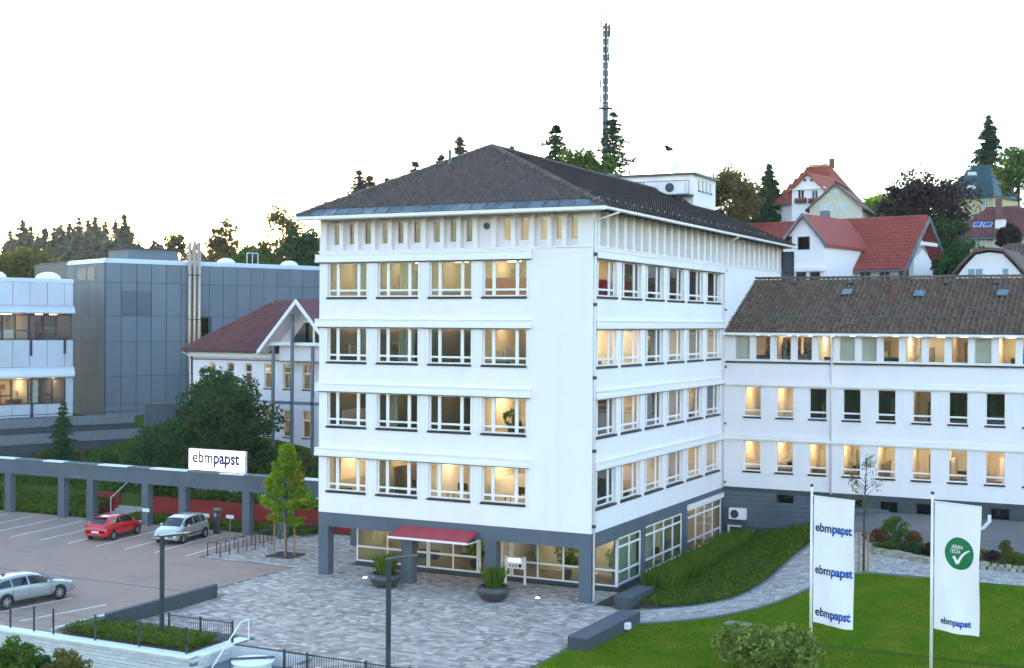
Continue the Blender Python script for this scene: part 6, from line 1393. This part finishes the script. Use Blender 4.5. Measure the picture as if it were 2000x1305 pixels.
# long pale silver estate at the left edge
car('silver_estate_car', 'long pale silver car cut by the left edge, parked near the white wall', 'silver_blue',
    [(0.0, .36, .70, .70, .76, .64), (0.10, .28, .88, .90, .84, .66), (0.35, .24, .95, 1.10, .88, .62), (0.95, .22, .96, 1.36, .905, .60), (1.8, .21, .95, 1.44, .915, .60), (2.5, .21, .93, 1.43, .915, .61), (2.9, .21, .92, 1.34, .915, .62), (3.65, .21, .90, .96, .905, .76), (4.2, .23, .82, .87, .88, .76), (4.6, .28, .70, .74, .80, .68), (4.8, .36, .52, .56, .68, .58)],
    (0.95, 3.78), 0.33, (-23.4 - 0.95, -14.75, 0), math.radians(-9.0), {'side': [(0.65, 1.25), (1.32, 2.1), (2.2, 3.4)], 'front': (2.98, 3.6), 'rear': (0.36, 0.92), 'mirror': 3.1, 'handles': (1.4, 2.3), 'seams': (1.28, 2.15, 3.3)},
    {'lights': [('tail_light', 'taillamp', .76, .10, .78, .10, .10, .09), ('headlight', 'headlamp', .66, 4.48, .72, .17, .16, .09)], 'boxes': [('number_plate', 'plate', (-.26, .26, 4.80, 4.82, .40, .51)), ('grille', 'plastic', (-.30, .30, 4.76, 4.805, .40, .62)), ('roof_fin', 'plastic', (-.03, .03, 1.25, 1.42, 1.43, 1.50))]})

# ================================================================== PLANTS
def leaves(P, size, rs, aspect=0.55, flat_=0.0, vary=0.4):
    """diamond leaves at the points P"""
    n = len(P); a = rs.normal(size=(n, 3)); a[:, 2] *= (1 - flat_); a /= np.linalg.norm(a, axis=1)[:, None] + 1e-9
    b = rs.normal(size=(n, 3)); b[:, 2] *= (1 - flat_); b -= (b * a).sum(1)[:, None] * a; b /= np.linalg.norm(b, axis=1)[:, None] + 1e-9
    s = size * (1 + vary * rs.uniform(-1, 1, n))[:, None]
    V = np.stack([P + a * s, P + b * s * aspect, P - a * s, P - b * s * aspect], 1).reshape(-1, 3)
    return V, np.arange(4 * n).reshape(-1, 4)
def blob_pts(rs, n, c, r):
    d = rs.normal(size=(n, 3)); d /= np.linalg.norm(d, axis=1)[:, None]
    return np.array(c) + d * (rs.uniform(0.25, 1.0, n) ** 0.55)[:, None] * np.array(r)
def crown(rs, c, r, nclump, per, clump, low=-0.75):
    """clumps over an uneven ellipsoid"""
    P = []
    for k in range(nclump):
        d = rs.normal(size=3); d /= np.linalg.norm(d)
        if d[2] < low: d[2] = -d[2]
        q = np.array(c) + d * np.array(r) * rs.uniform(0.35, 0.95)
        cr = clump * rs.uniform(0.6, 1.3)
        P.append(blob_pts(rs, per, q, (cr, cr, cr * 0.75)))
    return np.concatenate(P)
def tree(name, label, base, h, r, leaf, size, seed, trunk=0.16, nclump=40, per=70, clump=None, low=0.3, group=None, squash=None, cat='tree', limbs=6):
    rs = np.random.RandomState(seed); x, y, z = base
    t = thing(name, label, cat, base, None, group)
    cz = z + h * (low + (1 - low) / 2); rz_ = h * (1 - low) / 2
    mb = MB(); top = (x + rs.uniform(-.2, .2), y, z + h * 0.82); mb.tube([(x, y, z - 0.3), (x + 0.05, y, z + h * low * 0.6), top], [trunk, trunk * 0.75, trunk * 0.2], 8)
    for k in range(limbs):
        w = 2 * math.pi * k / limbs + rs.uniform(-.4, .4); zz = z + h * (low * 0.8 + 0.4 * rs.uniform(0, 1) * (1 - low))
        mb.tube([(x, y, zz), (x + math.cos(w) * r * 0.4, y + math.sin(w) * r * 0.4, zz + h * 0.10), (x + math.cos(w) * r * 0.8, y + math.sin(w) * r * 0.8, zz + h * 0.17)], [trunk * 0.45, trunk * 0.3, trunk * 0.1], 5)
    obj('trunk', mb, M['bark'], t, smooth=True)
    P = crown(rs, (x, y, cz), (r, r, rz_), nclump, per, clump or r * 0.38)
    V, F = leaves(P, size, rs); obj('crown', fast_mesh('crown', V, F, LEAF[leaf]), None, t)
    return t
def conifer(name, label, base, h, r, leaf, seed, size=0.22, levels=22, group=None, trunk=0.16, bare=0.08, dens=1.0):
    rs = np.random.RandomState(seed); x, y, z = base
    t = thing(name, label, 'tree', base, None, group)
    obj('trunk', MB().tube([(x, y, z - 0.3), (x, y, z + h * 0.6), (x, y, z + h * 0.98)], [trunk, trunk * 0.5, 0.02], 7), M['bark'], t, smooth=True)
    P = []
    for k in range(levels):
        f = bare + (1 - bare) * (k + rs.uniform(-.3, .3)) / levels; f = min(max(f, bare), 0.985); R = r * (1 - f) ** 0.85 * rs.uniform(0.75, 1.1) + 0.06
        for b in range(5 + (k % 2)):
            w = rs.uniform(0, 2 * math.pi); Rb = R * rs.uniform(0.65, 1.1); m = max(3, int(dens * 9 * Rb / max(r, .5) * 2 + 3))
            s_ = np.linspace(0.03, 1, m); droop = -0.28 * Rb * s_ ** 1.5 + 0.10 * Rb * s_ ** 3
            sp = 0.17 * Rb * (1 - 0.45 * s_) + 0.05
            for rep in range(6):
                o = rs.normal(size=(m, 3)) * sp[:, None]; o[:, 2] *= 0.45
                P.append(np.stack([x + math.cos(w) * Rb * s_, y + math.sin(w) * Rb * s_, z + h * f + droop], 1) + o)
    P.append(np.stack([x + rs.normal(size=20) * 0.05, y + rs.normal(size=20) * 0.05, z + h * rs.uniform(0.9, 1.0, 20)], 1))
    P = np.concatenate(P); V, F = leaves(P, size, rs, 0.38, 0.45); obj('crown', fast_mesh('crown', V, F, LEAF[leaf]), None, t)
    return t
def shrub(name, label, base, r, leaf, size, seed, n=1500, cat='shrub', group=None, clumps=14, stems=5, cl=None):
    rs = np.random.RandomState(seed); x, y, z = base; t = thing(name, label, cat, base, None, group)
    mb = MB()
    for k in range(stems):
        w = rs.uniform(0, 6.28); mb.tube([(x, y, z - 0.1), (x + math.cos(w) * r[0] * 0.3, y + math.sin(w) * r[1] * 0.3, z + r[2] * 0.9), (x + math.cos(w) * r[0] * 0.6, y + math.sin(w) * r[1] * 0.6, z + r[2] * 1.5)], [0.04, 0.03, 0.01], 5)
    obj('stems', mb, M['bark'], t)
    P = crown(rs, (x, y, z + r[2] * 0.95), (r[0] * 0.8, r[1] * 0.8, r[2] * 0.85), clumps, n // clumps, cl or min(r) * 0.5, -0.95)
    P[:, 2] = np.maximum(P[:, 2], z + 0.03)
    V, F = leaves(P, size, rs); obj('foliage', fast_mesh('foliage', V, F, LEAF[leaf]), None, t); return t
def cover(name, label, cat, fn, n, size, leaf, seed, kind=None, flat_=0.2, group=None):
    """foliage mass: fn(rs) gives one point"""
    rs = np.random.RandomState(seed); P = np.array([fn(rs) for _ in range(n)]); V, F = leaves(P, size, rs, 0.55, flat_)
    return obj(name, fast_mesh(name, V, F, LEAF[leaf]), None, None, label, cat, group, kind)
def blades(name, pts, hgt, leaf, seed, kind='stuff', label=None, cat=None, parent=None, lean=0.35, w=0.012):
    rs = np.random.RandomState(seed); P = np.array(pts); n = len(P); a = rs.uniform(0, 2 * np.pi, n); hh = hgt * rs.uniform(0.6, 1.15, n)
    d = np.stack([np.cos(a), np.sin(a), np.zeros(n)], 1); e = np.stack([-np.sin(a), np.cos(a), np.zeros(n)], 1); ln = (lean * rs.uniform(0.1, 1, n) * hh)[:, None]
    up = np.array([0, 0, 1.0])
    V = np.stack([P - e * w, P + e * w, P + d * ln * 0.4 + up * hh[:, None] * 0.6 + e * w * 0.7, P + d * ln + up * hh[:, None]], 1).reshape(-1, 3)
    return obj(name, fast_mesh(name, V, np.arange(4 * n).reshape(-1, 4), LEAF[leaf]), None, parent, label, cat, None, kind)

# young tree with stakes
yt = thing('young_tree', 'young yellow-green tree held by wooden stakes on the plaza', 'tree', (-20.5, 3.6, 0)); rs = np.random.RandomState(5)
x, y = -20.5, 3.6
mb = MB().tube([(x, y, -0.1), (x + 0.03, y, 2.4), (x, y, 6.4)], [0.08, 0.06, 0.015], 8)
P = []
for k in range(62):
    f = rs.uniform(0, 1) ** 0.85; z0 = 1.9 + f * 4.4; R = (1.75 * (1 - f) ** 1.0 + 0.22) * rs.uniform(0.7, 1.12); w = rs.uniform(0, 6.283)
    e = (x + math.cos(w) * R, y + math.sin(w) * R, z0 + 0.25 * R - 0.15)
    mb.tube([(x, y, z0 - 0.1), ((x + e[0]) / 2, (y + e[1]) / 2, z0 + 0.2 * R), e], [0.022, 0.014, 0.005], 4)
    for q in np.linspace(0.3, 1.0, 6):
        P.append(blob_pts(rs, 24, (x + (e[0] - x) * q, y + (e[1] - y) * q, z0 - 0.1 + (e[2] - z0 + 0.1) * q), (0.24, 0.24, 0.22)))
obj('trunk', mb, M['bark'], yt, smooth=True); P = np.concatenate(P); hot = (np.abs(P[:, 2] - 4.35) < 0.42) & (np.abs(P[:, 0] - x) > 0.5) & (rs.uniform(size=len(P)) < 0.4)
V, F = leaves(P[~hot], 0.125, rs, 0.55); obj('crown', fast_mesh('crown', V, F, LEAF['lime']), None, yt)
V, F = leaves(P[hot], 0.115, rs, 0.5); obj('turning_leaves', fast_mesh('turning_leaves', V, F, LEAF['orange']), None, yt, label='turning orange leaves')
def stake(x, y, lb, z=0.0, h=1.9): obj('tree_stake', MB().tube([(x, y, z - 0.2), (x, y, z + h)], 0.05, 8), M['stake'], None, lb, 'stake')
for i, (dx, dy) in enumerate(((-0.62, -0.2), (0.28, -0.42), (0.55, 0.1))): stake(x + dx, y + dy, ('left', 'middle', 'right')[i] + ' round wooden stake beside the young plaza tree')
pit = thing('tree_pit', 'square patch of bare soil with rim around the young plaza tree', 'tree pit', (x, y, 0)); obj('earth', MB().bevbox(x - 0.75, x + 0.75, y - 0.75, y + 0.75, -0.01, 0.05, 0.03), M['soil'], pit); obj('rim', MB().box(x - 0.82, x + 0.82, y - 0.82, y - 0.76, -0.02, 0.07).box(x - 0.82, x + 0.82, y + 0.76, y + 0.82, -0.02, 0.07).box(x - 0.82, x - 0.76, y - 0.76, y + 0.76, -0.02, 0.07).box(x + 0.76, x + 0.82, y - 0.76, y + 0.76, -0.02, 0.07), M['anth'], pit)
# grasses in the planter bowls
for i, (bx, by) in enumerate(((-10.75, -1.25), (-4.45, -1.55))):
    rs = np.random.RandomState(20 + i); a = rs.uniform(0, 6.28, 420); rr = 0.42 * np.sqrt(rs.uniform(0, 1, 420))
    blades('grasses', np.stack([bx + np.cos(a) * rr, by + np.sin(a) * rr, np.full(420, 0.64)], 1), 1.0, 'reed', 30 + i, None, None, None, PL[i], 0.5, 0.014)
# big dark shrub trees behind the sign
b1 = at(440, 905, 94); tree('dark_shrub_tree', 'big dark green bushy tree behind the company sign', (b1.x, b1.y, H(b1.x, b1.y)), 6.7, 4.3, 'dark', 0.15, 41, 0.2, 100, 130, 1.0, 0.0)
b1 = at(318, 905, 92); tree('round_shrub', 'round mid-green bush left of the dark bushy tree', (b1.x, b1.y, H(b1.x, b1.y)), 5.0, 2.7, 'shrub', 0.14, 42, 0.12, 60, 110, 0.8, 0.0, cat='shrub')
b1 = at(425, 800, 97); tree('bushy_top', 'lighter green leafy tree rising from behind the dark bushy tree', (b1.x, b1.y, H(b1.x, b1.y)), 7.3, 2.6, 'shrub', 0.15, 43, 0.16, 50, 110, 0.8, 0.25)
b1 = at(122, 905, 97); conifer('small_spruce', 'small slim spruce in front of the ribbon window building', (b1.x, b1.y, b1.z - 0.4), 5.0, 1.35, 'shrub', 44, 0.12, 18)
# hedges behind and in front of the red wall
def boxpts(x0, x1, y0, y1, z0, z1): return lambda rs: (rs.uniform(x0, x1), rs.uniform(y0, y1), z0 + (z1 - z0) * rs.uniform(0, 1) ** 0.6 * (1 + 0.12 * math.sin(rs.uniform(0, 6))))
cover('clipped_hedge', 'low green hedge in front of the red wall, right of the steps', 'hedge', boxpts(-38.2, -23.2, 9.4, 11.0, 0.0, 0.40), 6500, 0.09, 'ivy', 51)
cover('upper_hedge', 'green hedge on top of the red wall behind the pergola', 'hedge', boxpts(-38.2, -16.2, 12.2, 13.5, 1.25, 1.75), 6500, 0.10, 'mid', 52)
cover('planted_slope', 'leafy ground cover on the bank left of the garden steps', 'ground cover', lambda rs: (lambda x, y: (x, y, 0.02 + 0.40 * (y - 9.0) * 0.45 + rs.uniform(0, 0.45)))(rs.uniform(-58, -41.4), rs.uniform(9.0, 13.0)), 13000, 0.11, 'ivy', 53, 'stuff')
cover('garden_slope', 'dense green planting on the slope behind the red wall', 'ground cover', lambda rs: (lambda x, y: (x, y, H(x, y) + rs.uniform(0, 0.4)))(rs.uniform(-58, -16.3), rs.uniform(12.4, 26)), 26000, 0.16, 'mid', 54, 'stuff')
for i, (px, py, d, r, lf, lb) in enumerate(((85, 945, 101, (1.3, 1.0, 0.9), 'olive', 'olive shrub seen under the pergola at the left'), (150, 968, 101, (0.9, 0.8, 0.7), 'olive', 'small olive shrub between the left pergola pillars'), (215, 985, 99, (0.8, 0.8, 0.6), 'shrub', 'green shrub left of the garden steps behind the red car'), (590, 915, 93, (1.2, 1.0, 0.8), 'olive', 'yellowish shrub behind the pergola next to the tower'), (510, 905, 98, (1.2, 1.0, 0.8), 'mid', 'green shrub behind the pergola right of the company sign'))):
    b1 = at(px, py, d); shrub('garden_shrub', lb, (b1.x, b1.y, max(0, H(b1.x, b1.y))), r, lf, 0.11, 60 + i, 1300, group='shrubs around the pergola')
# ivy bed at the street wall
cover('ivy_bed', 'dense ivy bed between the street wall and the plaza around the lamp post', 'ivy', lambda rs: (rs.uniform(-17.6, -10.75), rs.uniform(-16.15, -14.25), 0.03 + rs.uniform(0, 0.38)), 11000, 0.055, 'ivy', 71, 'stuff')
obj('ivy_soil', MB().box(-17.6, -10.65, -16.2, -14.15, -0.03, 0.04), M['soil'], kind='structure')
for i, (px, py, d, r, lf, sd, lb) in enumerate(((25, 1312, 44, (1.15, 1.1, 0.95), 'mid', 81, 'round green bush at the bottom left corner below the white wall'), (130, 1318, 45, (1.0, 0.9, 0.65), 'olive', 82, 'lower olive bush right of the corner bush below the white wall'), (75, 1322, 45.5, (0.8, 0.8, 0.5), 'shrub', 83, 'dark low bush between the two bushes below the white wall'))):
    b1 = at(px, py, d); shrub('street_bush', lb, (b1.x, b1.y, b1.z - r[2] * 0.6), r, lf, 0.055, sd, 5200, group='bushes below the street wall', clumps=44, cl=0.26)
# bank of plants beside the tower
def bank(rs):
    while True:
        x, y = rs.uniform(1.6, 7.1), rs.uniform(0.2, 19.5)
        if inside((x, y), bp_) and not (x < 2.4 and y < 2.8): return (x, y, T(x, y) + 0.03 + rs.uniform(0, 0.32))
cover('bank_planting', 'low green ground cover on the bank between tower and curved path', 'ground cover', bank, 22000, 0.07, 'ivy', 72, 'stuff')
rs = np.random.RandomState(73); pts = []
while len(pts) < 9000:
    yv = rs.uniform(2.7, 15.5); xv = 1.75 + 0.10 * yv * 0.3 + rs.uniform(-0.25, 1.2)
    pts.append((xv, yv, T(xv, yv) + 0.02))
blades('ornamental_grass', pts, 1.05, 'reed', 74, 'stuff', 'tall arching ornamental grasses along the tower side of the bank', 'grass', None, 0.55, 0.012)
# lawn blades
rs = np.random.RandomState(75); pts = []
while len(pts) < 110000:
    x, y = rs.uniform(2.8, 24), rs.uniform(-13.5, 7)
    if inside((x, y), outline) or (x < 3.65 and -8.6 < y < -2.6) or inside((x, y), bp_): continue
    if x < 3.1 and y > -2.8: continue
    pts.append((x, y, T(x, y)))
blades('lawn_grass', pts, 0.085, 'grass', 76, 'stuff', 'short mown grass of the lawn in front of the wing', 'grass', None, 0.7, 0.009)
# pale blossoming bush in front
shrub('blossom_bush', 'pale-tipped leafy bush at the bottom in front of the left flagpole', (11.0, -8.6, 0), (2.7, 1.7, 1.1), 'pale', 0.085, 84, 15000, clumps=170, stems=12, cl=0.36)
# flower bed shrubs
for i, (bx, by, r, lf, lb) in enumerate(((11.9, 12.5, (0.85, 0.8, 0.80), 'mid', 'round green shrub in the flower bed behind the flags'), (11.0, 12.1, (0.9, 0.7, 0.45), 'red', 'shrub with red blossom left of the round green shrub'), (12.8, 12.3, (0.5, 0.5, 0.42), 'red', 'small red-leaved shrub right of the round green shrub'), (11.9, 10.9, (1.0, 0.5, 0.34), 'ivy', 'low green cushion plant along the left edging stones'), (13.0, 10.6, (0.8, 0.5, 0.36), 'shrub', 'blue-green cushion plant in the middle of the flower bed'), (13.8, 10.4, (0.5, 0.5, 0.36), 'copper', 'dark red cushion plant near the right flag'), (16.9, 10.5, (0.7, 0.6, 0.34), 'copper', 'dark red cushion plant right of the right flag'), (18.2, 10.4, (0.9, 0.6, 0.34), 'ivy', 'low green cushion plant at the right edge'), (17.4, 11.6, (0.35, 0.35, 0.55), 'olive', 'thin olive shrub right of the right flag'), (14.9, 10.9, (0.8, 0.6, 0.36), 'shrub', 'dark green cushion plant behind the right flag'))):
    shrub('bed_shrub', lb, (bx, by, T(bx, by) + 0.03), r, lf, 0.06, 90 + i, 1500, group='shrubs in the flower bed')
cover('bed_cover', 'low mixed ground cover filling the flower bed', 'ground cover', lambda rs: (lambda x: (x, np.interp(x, [p[0] for p in UP], [p[1] for p in UP]) + rs.uniform(0.35, 2.9), 0))(rs.uniform(11.0, 24.0)), 3800, 0.055, 'olive', 77, 'stuff')
_bc = bpy.data.objects['bed_cover'].data; _c = np.empty(len(_bc.vertices) * 3); _bc.vertices.foreach_get('co', _c); _c = _c.reshape(-1, 3); _c[:, 2] += np.array([T(q[0], q[1]) for q in _c]) + 0.12; set_co(_bc, _c)
# thin tree by the flag
bt = thing('thin_tree', 'thin nearly bare young tree behind the left flag', 'tree', (11.3, 7.4, T(11.3, 7.4))); rs = np.random.RandomState(99); x, y, z = 11.3, 7.4, T(11.3, 7.4)
mb = MB().tube([(x, y, z - 0.1), (x, y, z + 2.6), (x + 0.1, y, z + 5.6)], [0.06, 0.05, 0.012], 7); P = []
for k in range(26):
    f = rs.uniform(0.45, 0.95); w = rs.uniform(0, 6.28); R = rs.uniform(0.5, 1.5) * (1.25 - f); z0 = z + 5.6 * f
    e = (x + math.cos(w) * R, y + math.sin(w) * R, z0 + R * 0.6); mb.tube([(x, y, z0), ((x + e[0]) / 2, (y + e[1]) / 2, z0 + R * 0.4), e], [0.02, 0.014, 0.005], 4); P.append(blob_pts(rs, 14, e, (0.28, 0.28, 0.22)))
obj('trunk', mb, M['bark'], bt, smooth=True); P = np.concatenate(P); V, F = leaves(P, 0.06, rs); obj('crown', fast_mesh('crown', V, F, LEAF['olive']), None, bt)
for i, dx in enumerate((-0.22, 0.22)): stake(x + dx, y - 0.1, ('left', 'right')[i] + ' stake of the thin young tree behind the left flag', z, 1.9)

# skyline trees -------------------------------------------------------
def fir_at(px, ytop, depth, w_px, label, seed, leaf='fir', vpx=70, name='conifer_tree', dens=1.0, levels=20, group=None, size=None):
    tp = at(px, ytop, depth); zb = H(tp.x, tp.y); h = tp.z - zb; vis = min(1.0, (vpx * depth / 2570.0) / h); r = min(0.34 * h, (w_px / 2 * depth / 2570.0) / vis ** 0.85)
    return conifer(name, label, (tp.x, tp.y, zb), h, r, leaf, seed, size or 0.0014 * depth + 0.05, int(levels * 1.3 * max(1.0, h / 12)), group, 0.2, 0.2, dens)
G1 = 'conifers showing above the tower roof'
for i, (px, yt_, w, lf) in enumerate(((702, 328, 60, 'hazefir'), (722, 338, 50, 'hazefir'), (755, 345, 40, 'hazefir'), (811, 312, 46, 'hazefir'), (862, 298, 50, 'fir'), (899, 264, 58, 'hazefir'), (940, 290, 40, 'fir'), (999, 282, 46, 'hazefir'))):
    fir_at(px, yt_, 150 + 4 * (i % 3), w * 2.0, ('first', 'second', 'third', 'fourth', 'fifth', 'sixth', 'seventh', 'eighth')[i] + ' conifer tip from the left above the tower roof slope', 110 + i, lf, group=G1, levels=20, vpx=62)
fir_at(1086, 238, 118, 100, 'dark conifer left of the antenna mast behind the tower ridge', 121, 'fir', levels=24, vpx=95)
fir_at(1197, 212, 124, 92, 'tall sparse spruce directly right of the antenna mast', 122, 'fir', levels=20, dens=0.8, vpx=115)
for i, (px, yt_, d, r, lf, lb) in enumerate(((1130, 288, 112, 2.2, 'mid', 'leafy green tree crown left of the antenna mast foot'), (1172, 296, 112, 1.9, 'mid', 'low leafy tree crown at the antenna mast foot'), (1428, 322, 118, 2.7, 'autumn', 'bronze-tinged round tree right of the roof plant room'), (1462, 352, 136, 2.7, 'dark', 'dark low tree right of the roof plant room'), (1716, 385, 150, 2.6, 'lime', 'bright green far tree between the beige house and the copper beech'), (1822, 318, 122, 4.3, 'copper', 'wide dark copper beech beside the slate-roofed house'), (1772, 352, 124, 2.4, 'copper', 'smaller dark copper beech left of the wide one'), (1872, 470, 104, 1.9, 'shrub', 'blue-green tree in front of the copper beech above the wing'), (1990, 285, 128, 2.2, 'mid', 'tree cut by the right edge beside the slate-roofed house'), (1970, 440, 108, 0.9, 'copper', 'small dark red tree in front of the dormer'), (1850, 425, 115, 2.0, 'dark', 'dark tree behind the arched gable house'))):
    tp = at(px, yt_, d); zb = H(tp.x, tp.y); tree('leafy_tree', lb, (tp.x, tp.y, zb), tp.z - zb, r, lf, 0.17, 130 + i, 0.18, 110 if r > 4 else 60, 95, r * 0.3 if r > 4 else r * 0.36, clamp(1 - 2.4 * r / (tp.z - zb), 0.0, 0.75))
fir_at(1502, 320, 136, 105, 'dense green conifer left of the orange-roofed house', 145, 'shrub', levels=26, dens=1.4, vpx=110)
fir_at(1931, 225, 146, 125, 'tall spruce standing behind the slate-roofed house', 146, 'fir', levels=24, dens=1.2, vpx=115)
# left skyline
for i, (px, yt_, d, r, lf, lb) in enumerate(((60, 482, 135, 4.0, 'olive', 'broad yellow-green tree above the ribbon window building'), (5, 492, 135, 2.6, 'olive', 'smaller yellow-green tree at the left edge above the ribbon window building'), (440, 428, 150, 2.6, 'autumn', 'loose bronze tree above the metal-clad hall right of the flues'), (548, 385, 150, 3.6, 'autumn', 'tall loose bronze tree left of the tower eave'), (597, 440, 145, 3.4, 'dark', 'dark tree right against the tower eave'), (345, 452, 200, 1.8, 'autumn', 'small bronze tree behind the plant housing on the hall'), (500, 478, 148, 2.6, 'mid', 'low green tree behind the hall roof frame'))):
    tp = at(px, yt_, d); zb = H(tp.x, tp.y); sparse = lf == 'autumn'
    tree('leafy_tree', lb, (tp.x, tp.y, zb), tp.z - zb, r, lf, 0.2, 150 + i, 0.22, 34 if sparse else 60, 60 if sparse else 95, r * 0.3 if sparse else r * 0.36, clamp(1 - 2.3 * r / (tp.z - zb), 0.0, 0.8))
for i, (px, yt_, w) in enumerate(((44, 428, 34), (60, 440, 28), (20, 450, 24), (154, 424, 40), (172, 428, 36), (186, 420, 36), (120, 438, 26), (136, 434, 26), (206, 430, 30), (226, 430, 34), (243, 416, 46), (258, 452, 30), (90, 442, 22), (105, 444, 24))):
    fir_at(px, yt_, 300 + (i * 37) % 60, w * 1.25, ('first', 'second', 'third', 'fourth', 'fifth', 'sixth', 'seventh', 'eighth', 'ninth', 'tenth', 'eleventh', 'twelfth', 'thirteenth', 'fourteenth')[sorted((44, 60, 20, 154, 172, 186, 120, 136, 206, 226, 243, 258, 90, 105)).index(px)] + ' far conifer from the left on the wooded ridge', 170 + i, 'hazefir', group='far conifers on the wooded ridge', levels=12, size=0.5, dens=0.8, vpx=45)
# the wood behind: one mass
rs = np.random.RandomState(200); Pw = []; tr = MB()
for k in range(330):
    px = rs.uniform(-60, 760); d = rs.uniform(230, 420); edge_y = np.interp(px, [-60, 0, 60, 150, 250, 275, 330, 420, 520, 620, 760], [470, 462, 455, 448, 452, 480, 472, 488, 480, 480, 470])
    tp = at(px, edge_y + rs.uniform(-6, 45), d); zb = H(tp.x, tp.y); h = max(6, tp.z - zb); r = rs.uniform(2.2, 3.8); m = 90
    f = rs.uniform(0.25, 1, m); w = rs.uniform(0, 6.28, m); R = r * (1 - f) ** 0.8 * rs.uniform(0.4, 1.05, m) + 0.1
    Pw.append(np.stack([tp.x + np.cos(w) * R, tp.y + np.sin(w) * R, zb + h * f], 1)); tr.tube([(tp.x, tp.y, zb - 1), (tp.x, tp.y, zb + h * 0.8)], [0.3, 0.1], 4)
V, F = leaves(np.concatenate(Pw), 0.95, rs, 0.5, 0.3); wd = obj('far_wood', fast_mesh('far_wood', V, F, LEAF['hazefir']), None, None, 'far wooded ridge behind the left buildings', 'wood', None, 'stuff')
obj('trunks', tr, M['bark'], wd, kind='stuff')
# undergrowth on the right hill
rs = np.random.RandomState(210); Pw = []
for k in range(150):
    x, y = rs.uniform(-20, 26), rs.uniform(40, 95); z = H(x, y); Pw.append(blob_pts(rs, 50, (x, y, z + 0.8), (1.6, 1.6, 1.4)))
V, F = leaves(np.concatenate(Pw), 0.25, rs); obj('hill_undergrowth', fast_mesh('hill_undergrowth', V, F, LEAF['dark']), None, None, 'bushes covering the hill between the houses', 'undergrowth', None, 'stuff')
# potted plant in a lit window
pp = thing('potted_plant', 'potted plant in the right front tower window two floors above the pillars', 'plant', (-4.9, 1.0, ZS[1] - 0.3)); obj('pot', MB().lathe([(0.01, 0), (0.14, 0), (0.18, 0.3), (0.15, 0.3), (0.01, 0.26)], 12, (-4.9, 1.0, ZS[1] - 0.3)), M['brick'], pp)
rs = np.random.RandomState(220); V, F = leaves(np.concatenate([blob_pts(rs, 60, (-4.9, 1.0, ZS[1] + 0.9), (0.35, 0.3, 0.55)), blob_pts(rs, 30, (-4.5, 1.0, ZS[1] + 0.5), (0.3, 0.25, 0.2))]), 0.12, rs); obj('foliage', fast_mesh('foliage', V, F, LEAF['mid']), None, pp)

for i, (x, y, h, lb) in enumerate(((-13.2, 6.2, 1.7, 'added leafy plant for the garden green in the left lobby glass'), (-9.3, 5.6, 1.9, 'added leafy plant for the garden green in the lobby glass under the canopy'), (-3.6, 5.2, 1.8, 'added leafy plant for the garden green in the right lobby glass'), (-1.1, 6.0, 1.6, 'added leafy plant for the garden green in the glazed lobby corner'))):  # added plants, standing in for the garden green seen through the lobby
    t = thing('added_lobby_plant', lb, 'plant', (x, y, 0), None, 'plants added in the lobby for the garden green'); obj('pot', MB().lathe([(0.01, 0), (0.22, 0), (0.28, 0.45), (0.24, 0.45), (0.01, 0.4)], 14, (x, y, 0)), M['planter'], t)
    rs = np.random.RandomState(230 + i); V, F = leaves(np.concatenate([blob_pts(rs, 150, (x, y, h * 0.75), (0.6, 0.5, h * 0.4)), blob_pts(rs, 60, (x + 0.3, y, h * 0.5), (0.4, 0.35, 0.3))]), 0.16, rs); obj('foliage', fast_mesh('foliage', V, F, LEAF['lime']), None, t)

# ================================================================== AIR
hz = MB().box(min(gx) - 20, max(gx) + 20, min(gy) - 20, max(gy) + 20, -4.4, 52.0)
hm = bpy.data.materials.new('haze'); hm.use_nodes = True; hm.node_tree.nodes.clear()
_v = hm.node_tree.nodes.new('ShaderNodeVolumePrincipled'); _v.inputs['Color'].default_value = (0.92, 0.90, 0.92, 1); _v.inputs['Density'].default_value = 0.0002; _v.inputs['Anisotropy'].default_value = 0.2
_o = hm.node_tree.nodes.new('ShaderNodeOutputMaterial'); hm.node_tree.links.new(_v.outputs[0], _o.inputs['Volume'])
obj('haze', hz, hm, None, 'thin evening haze over the whole place', 'haze', None, 'stuff')
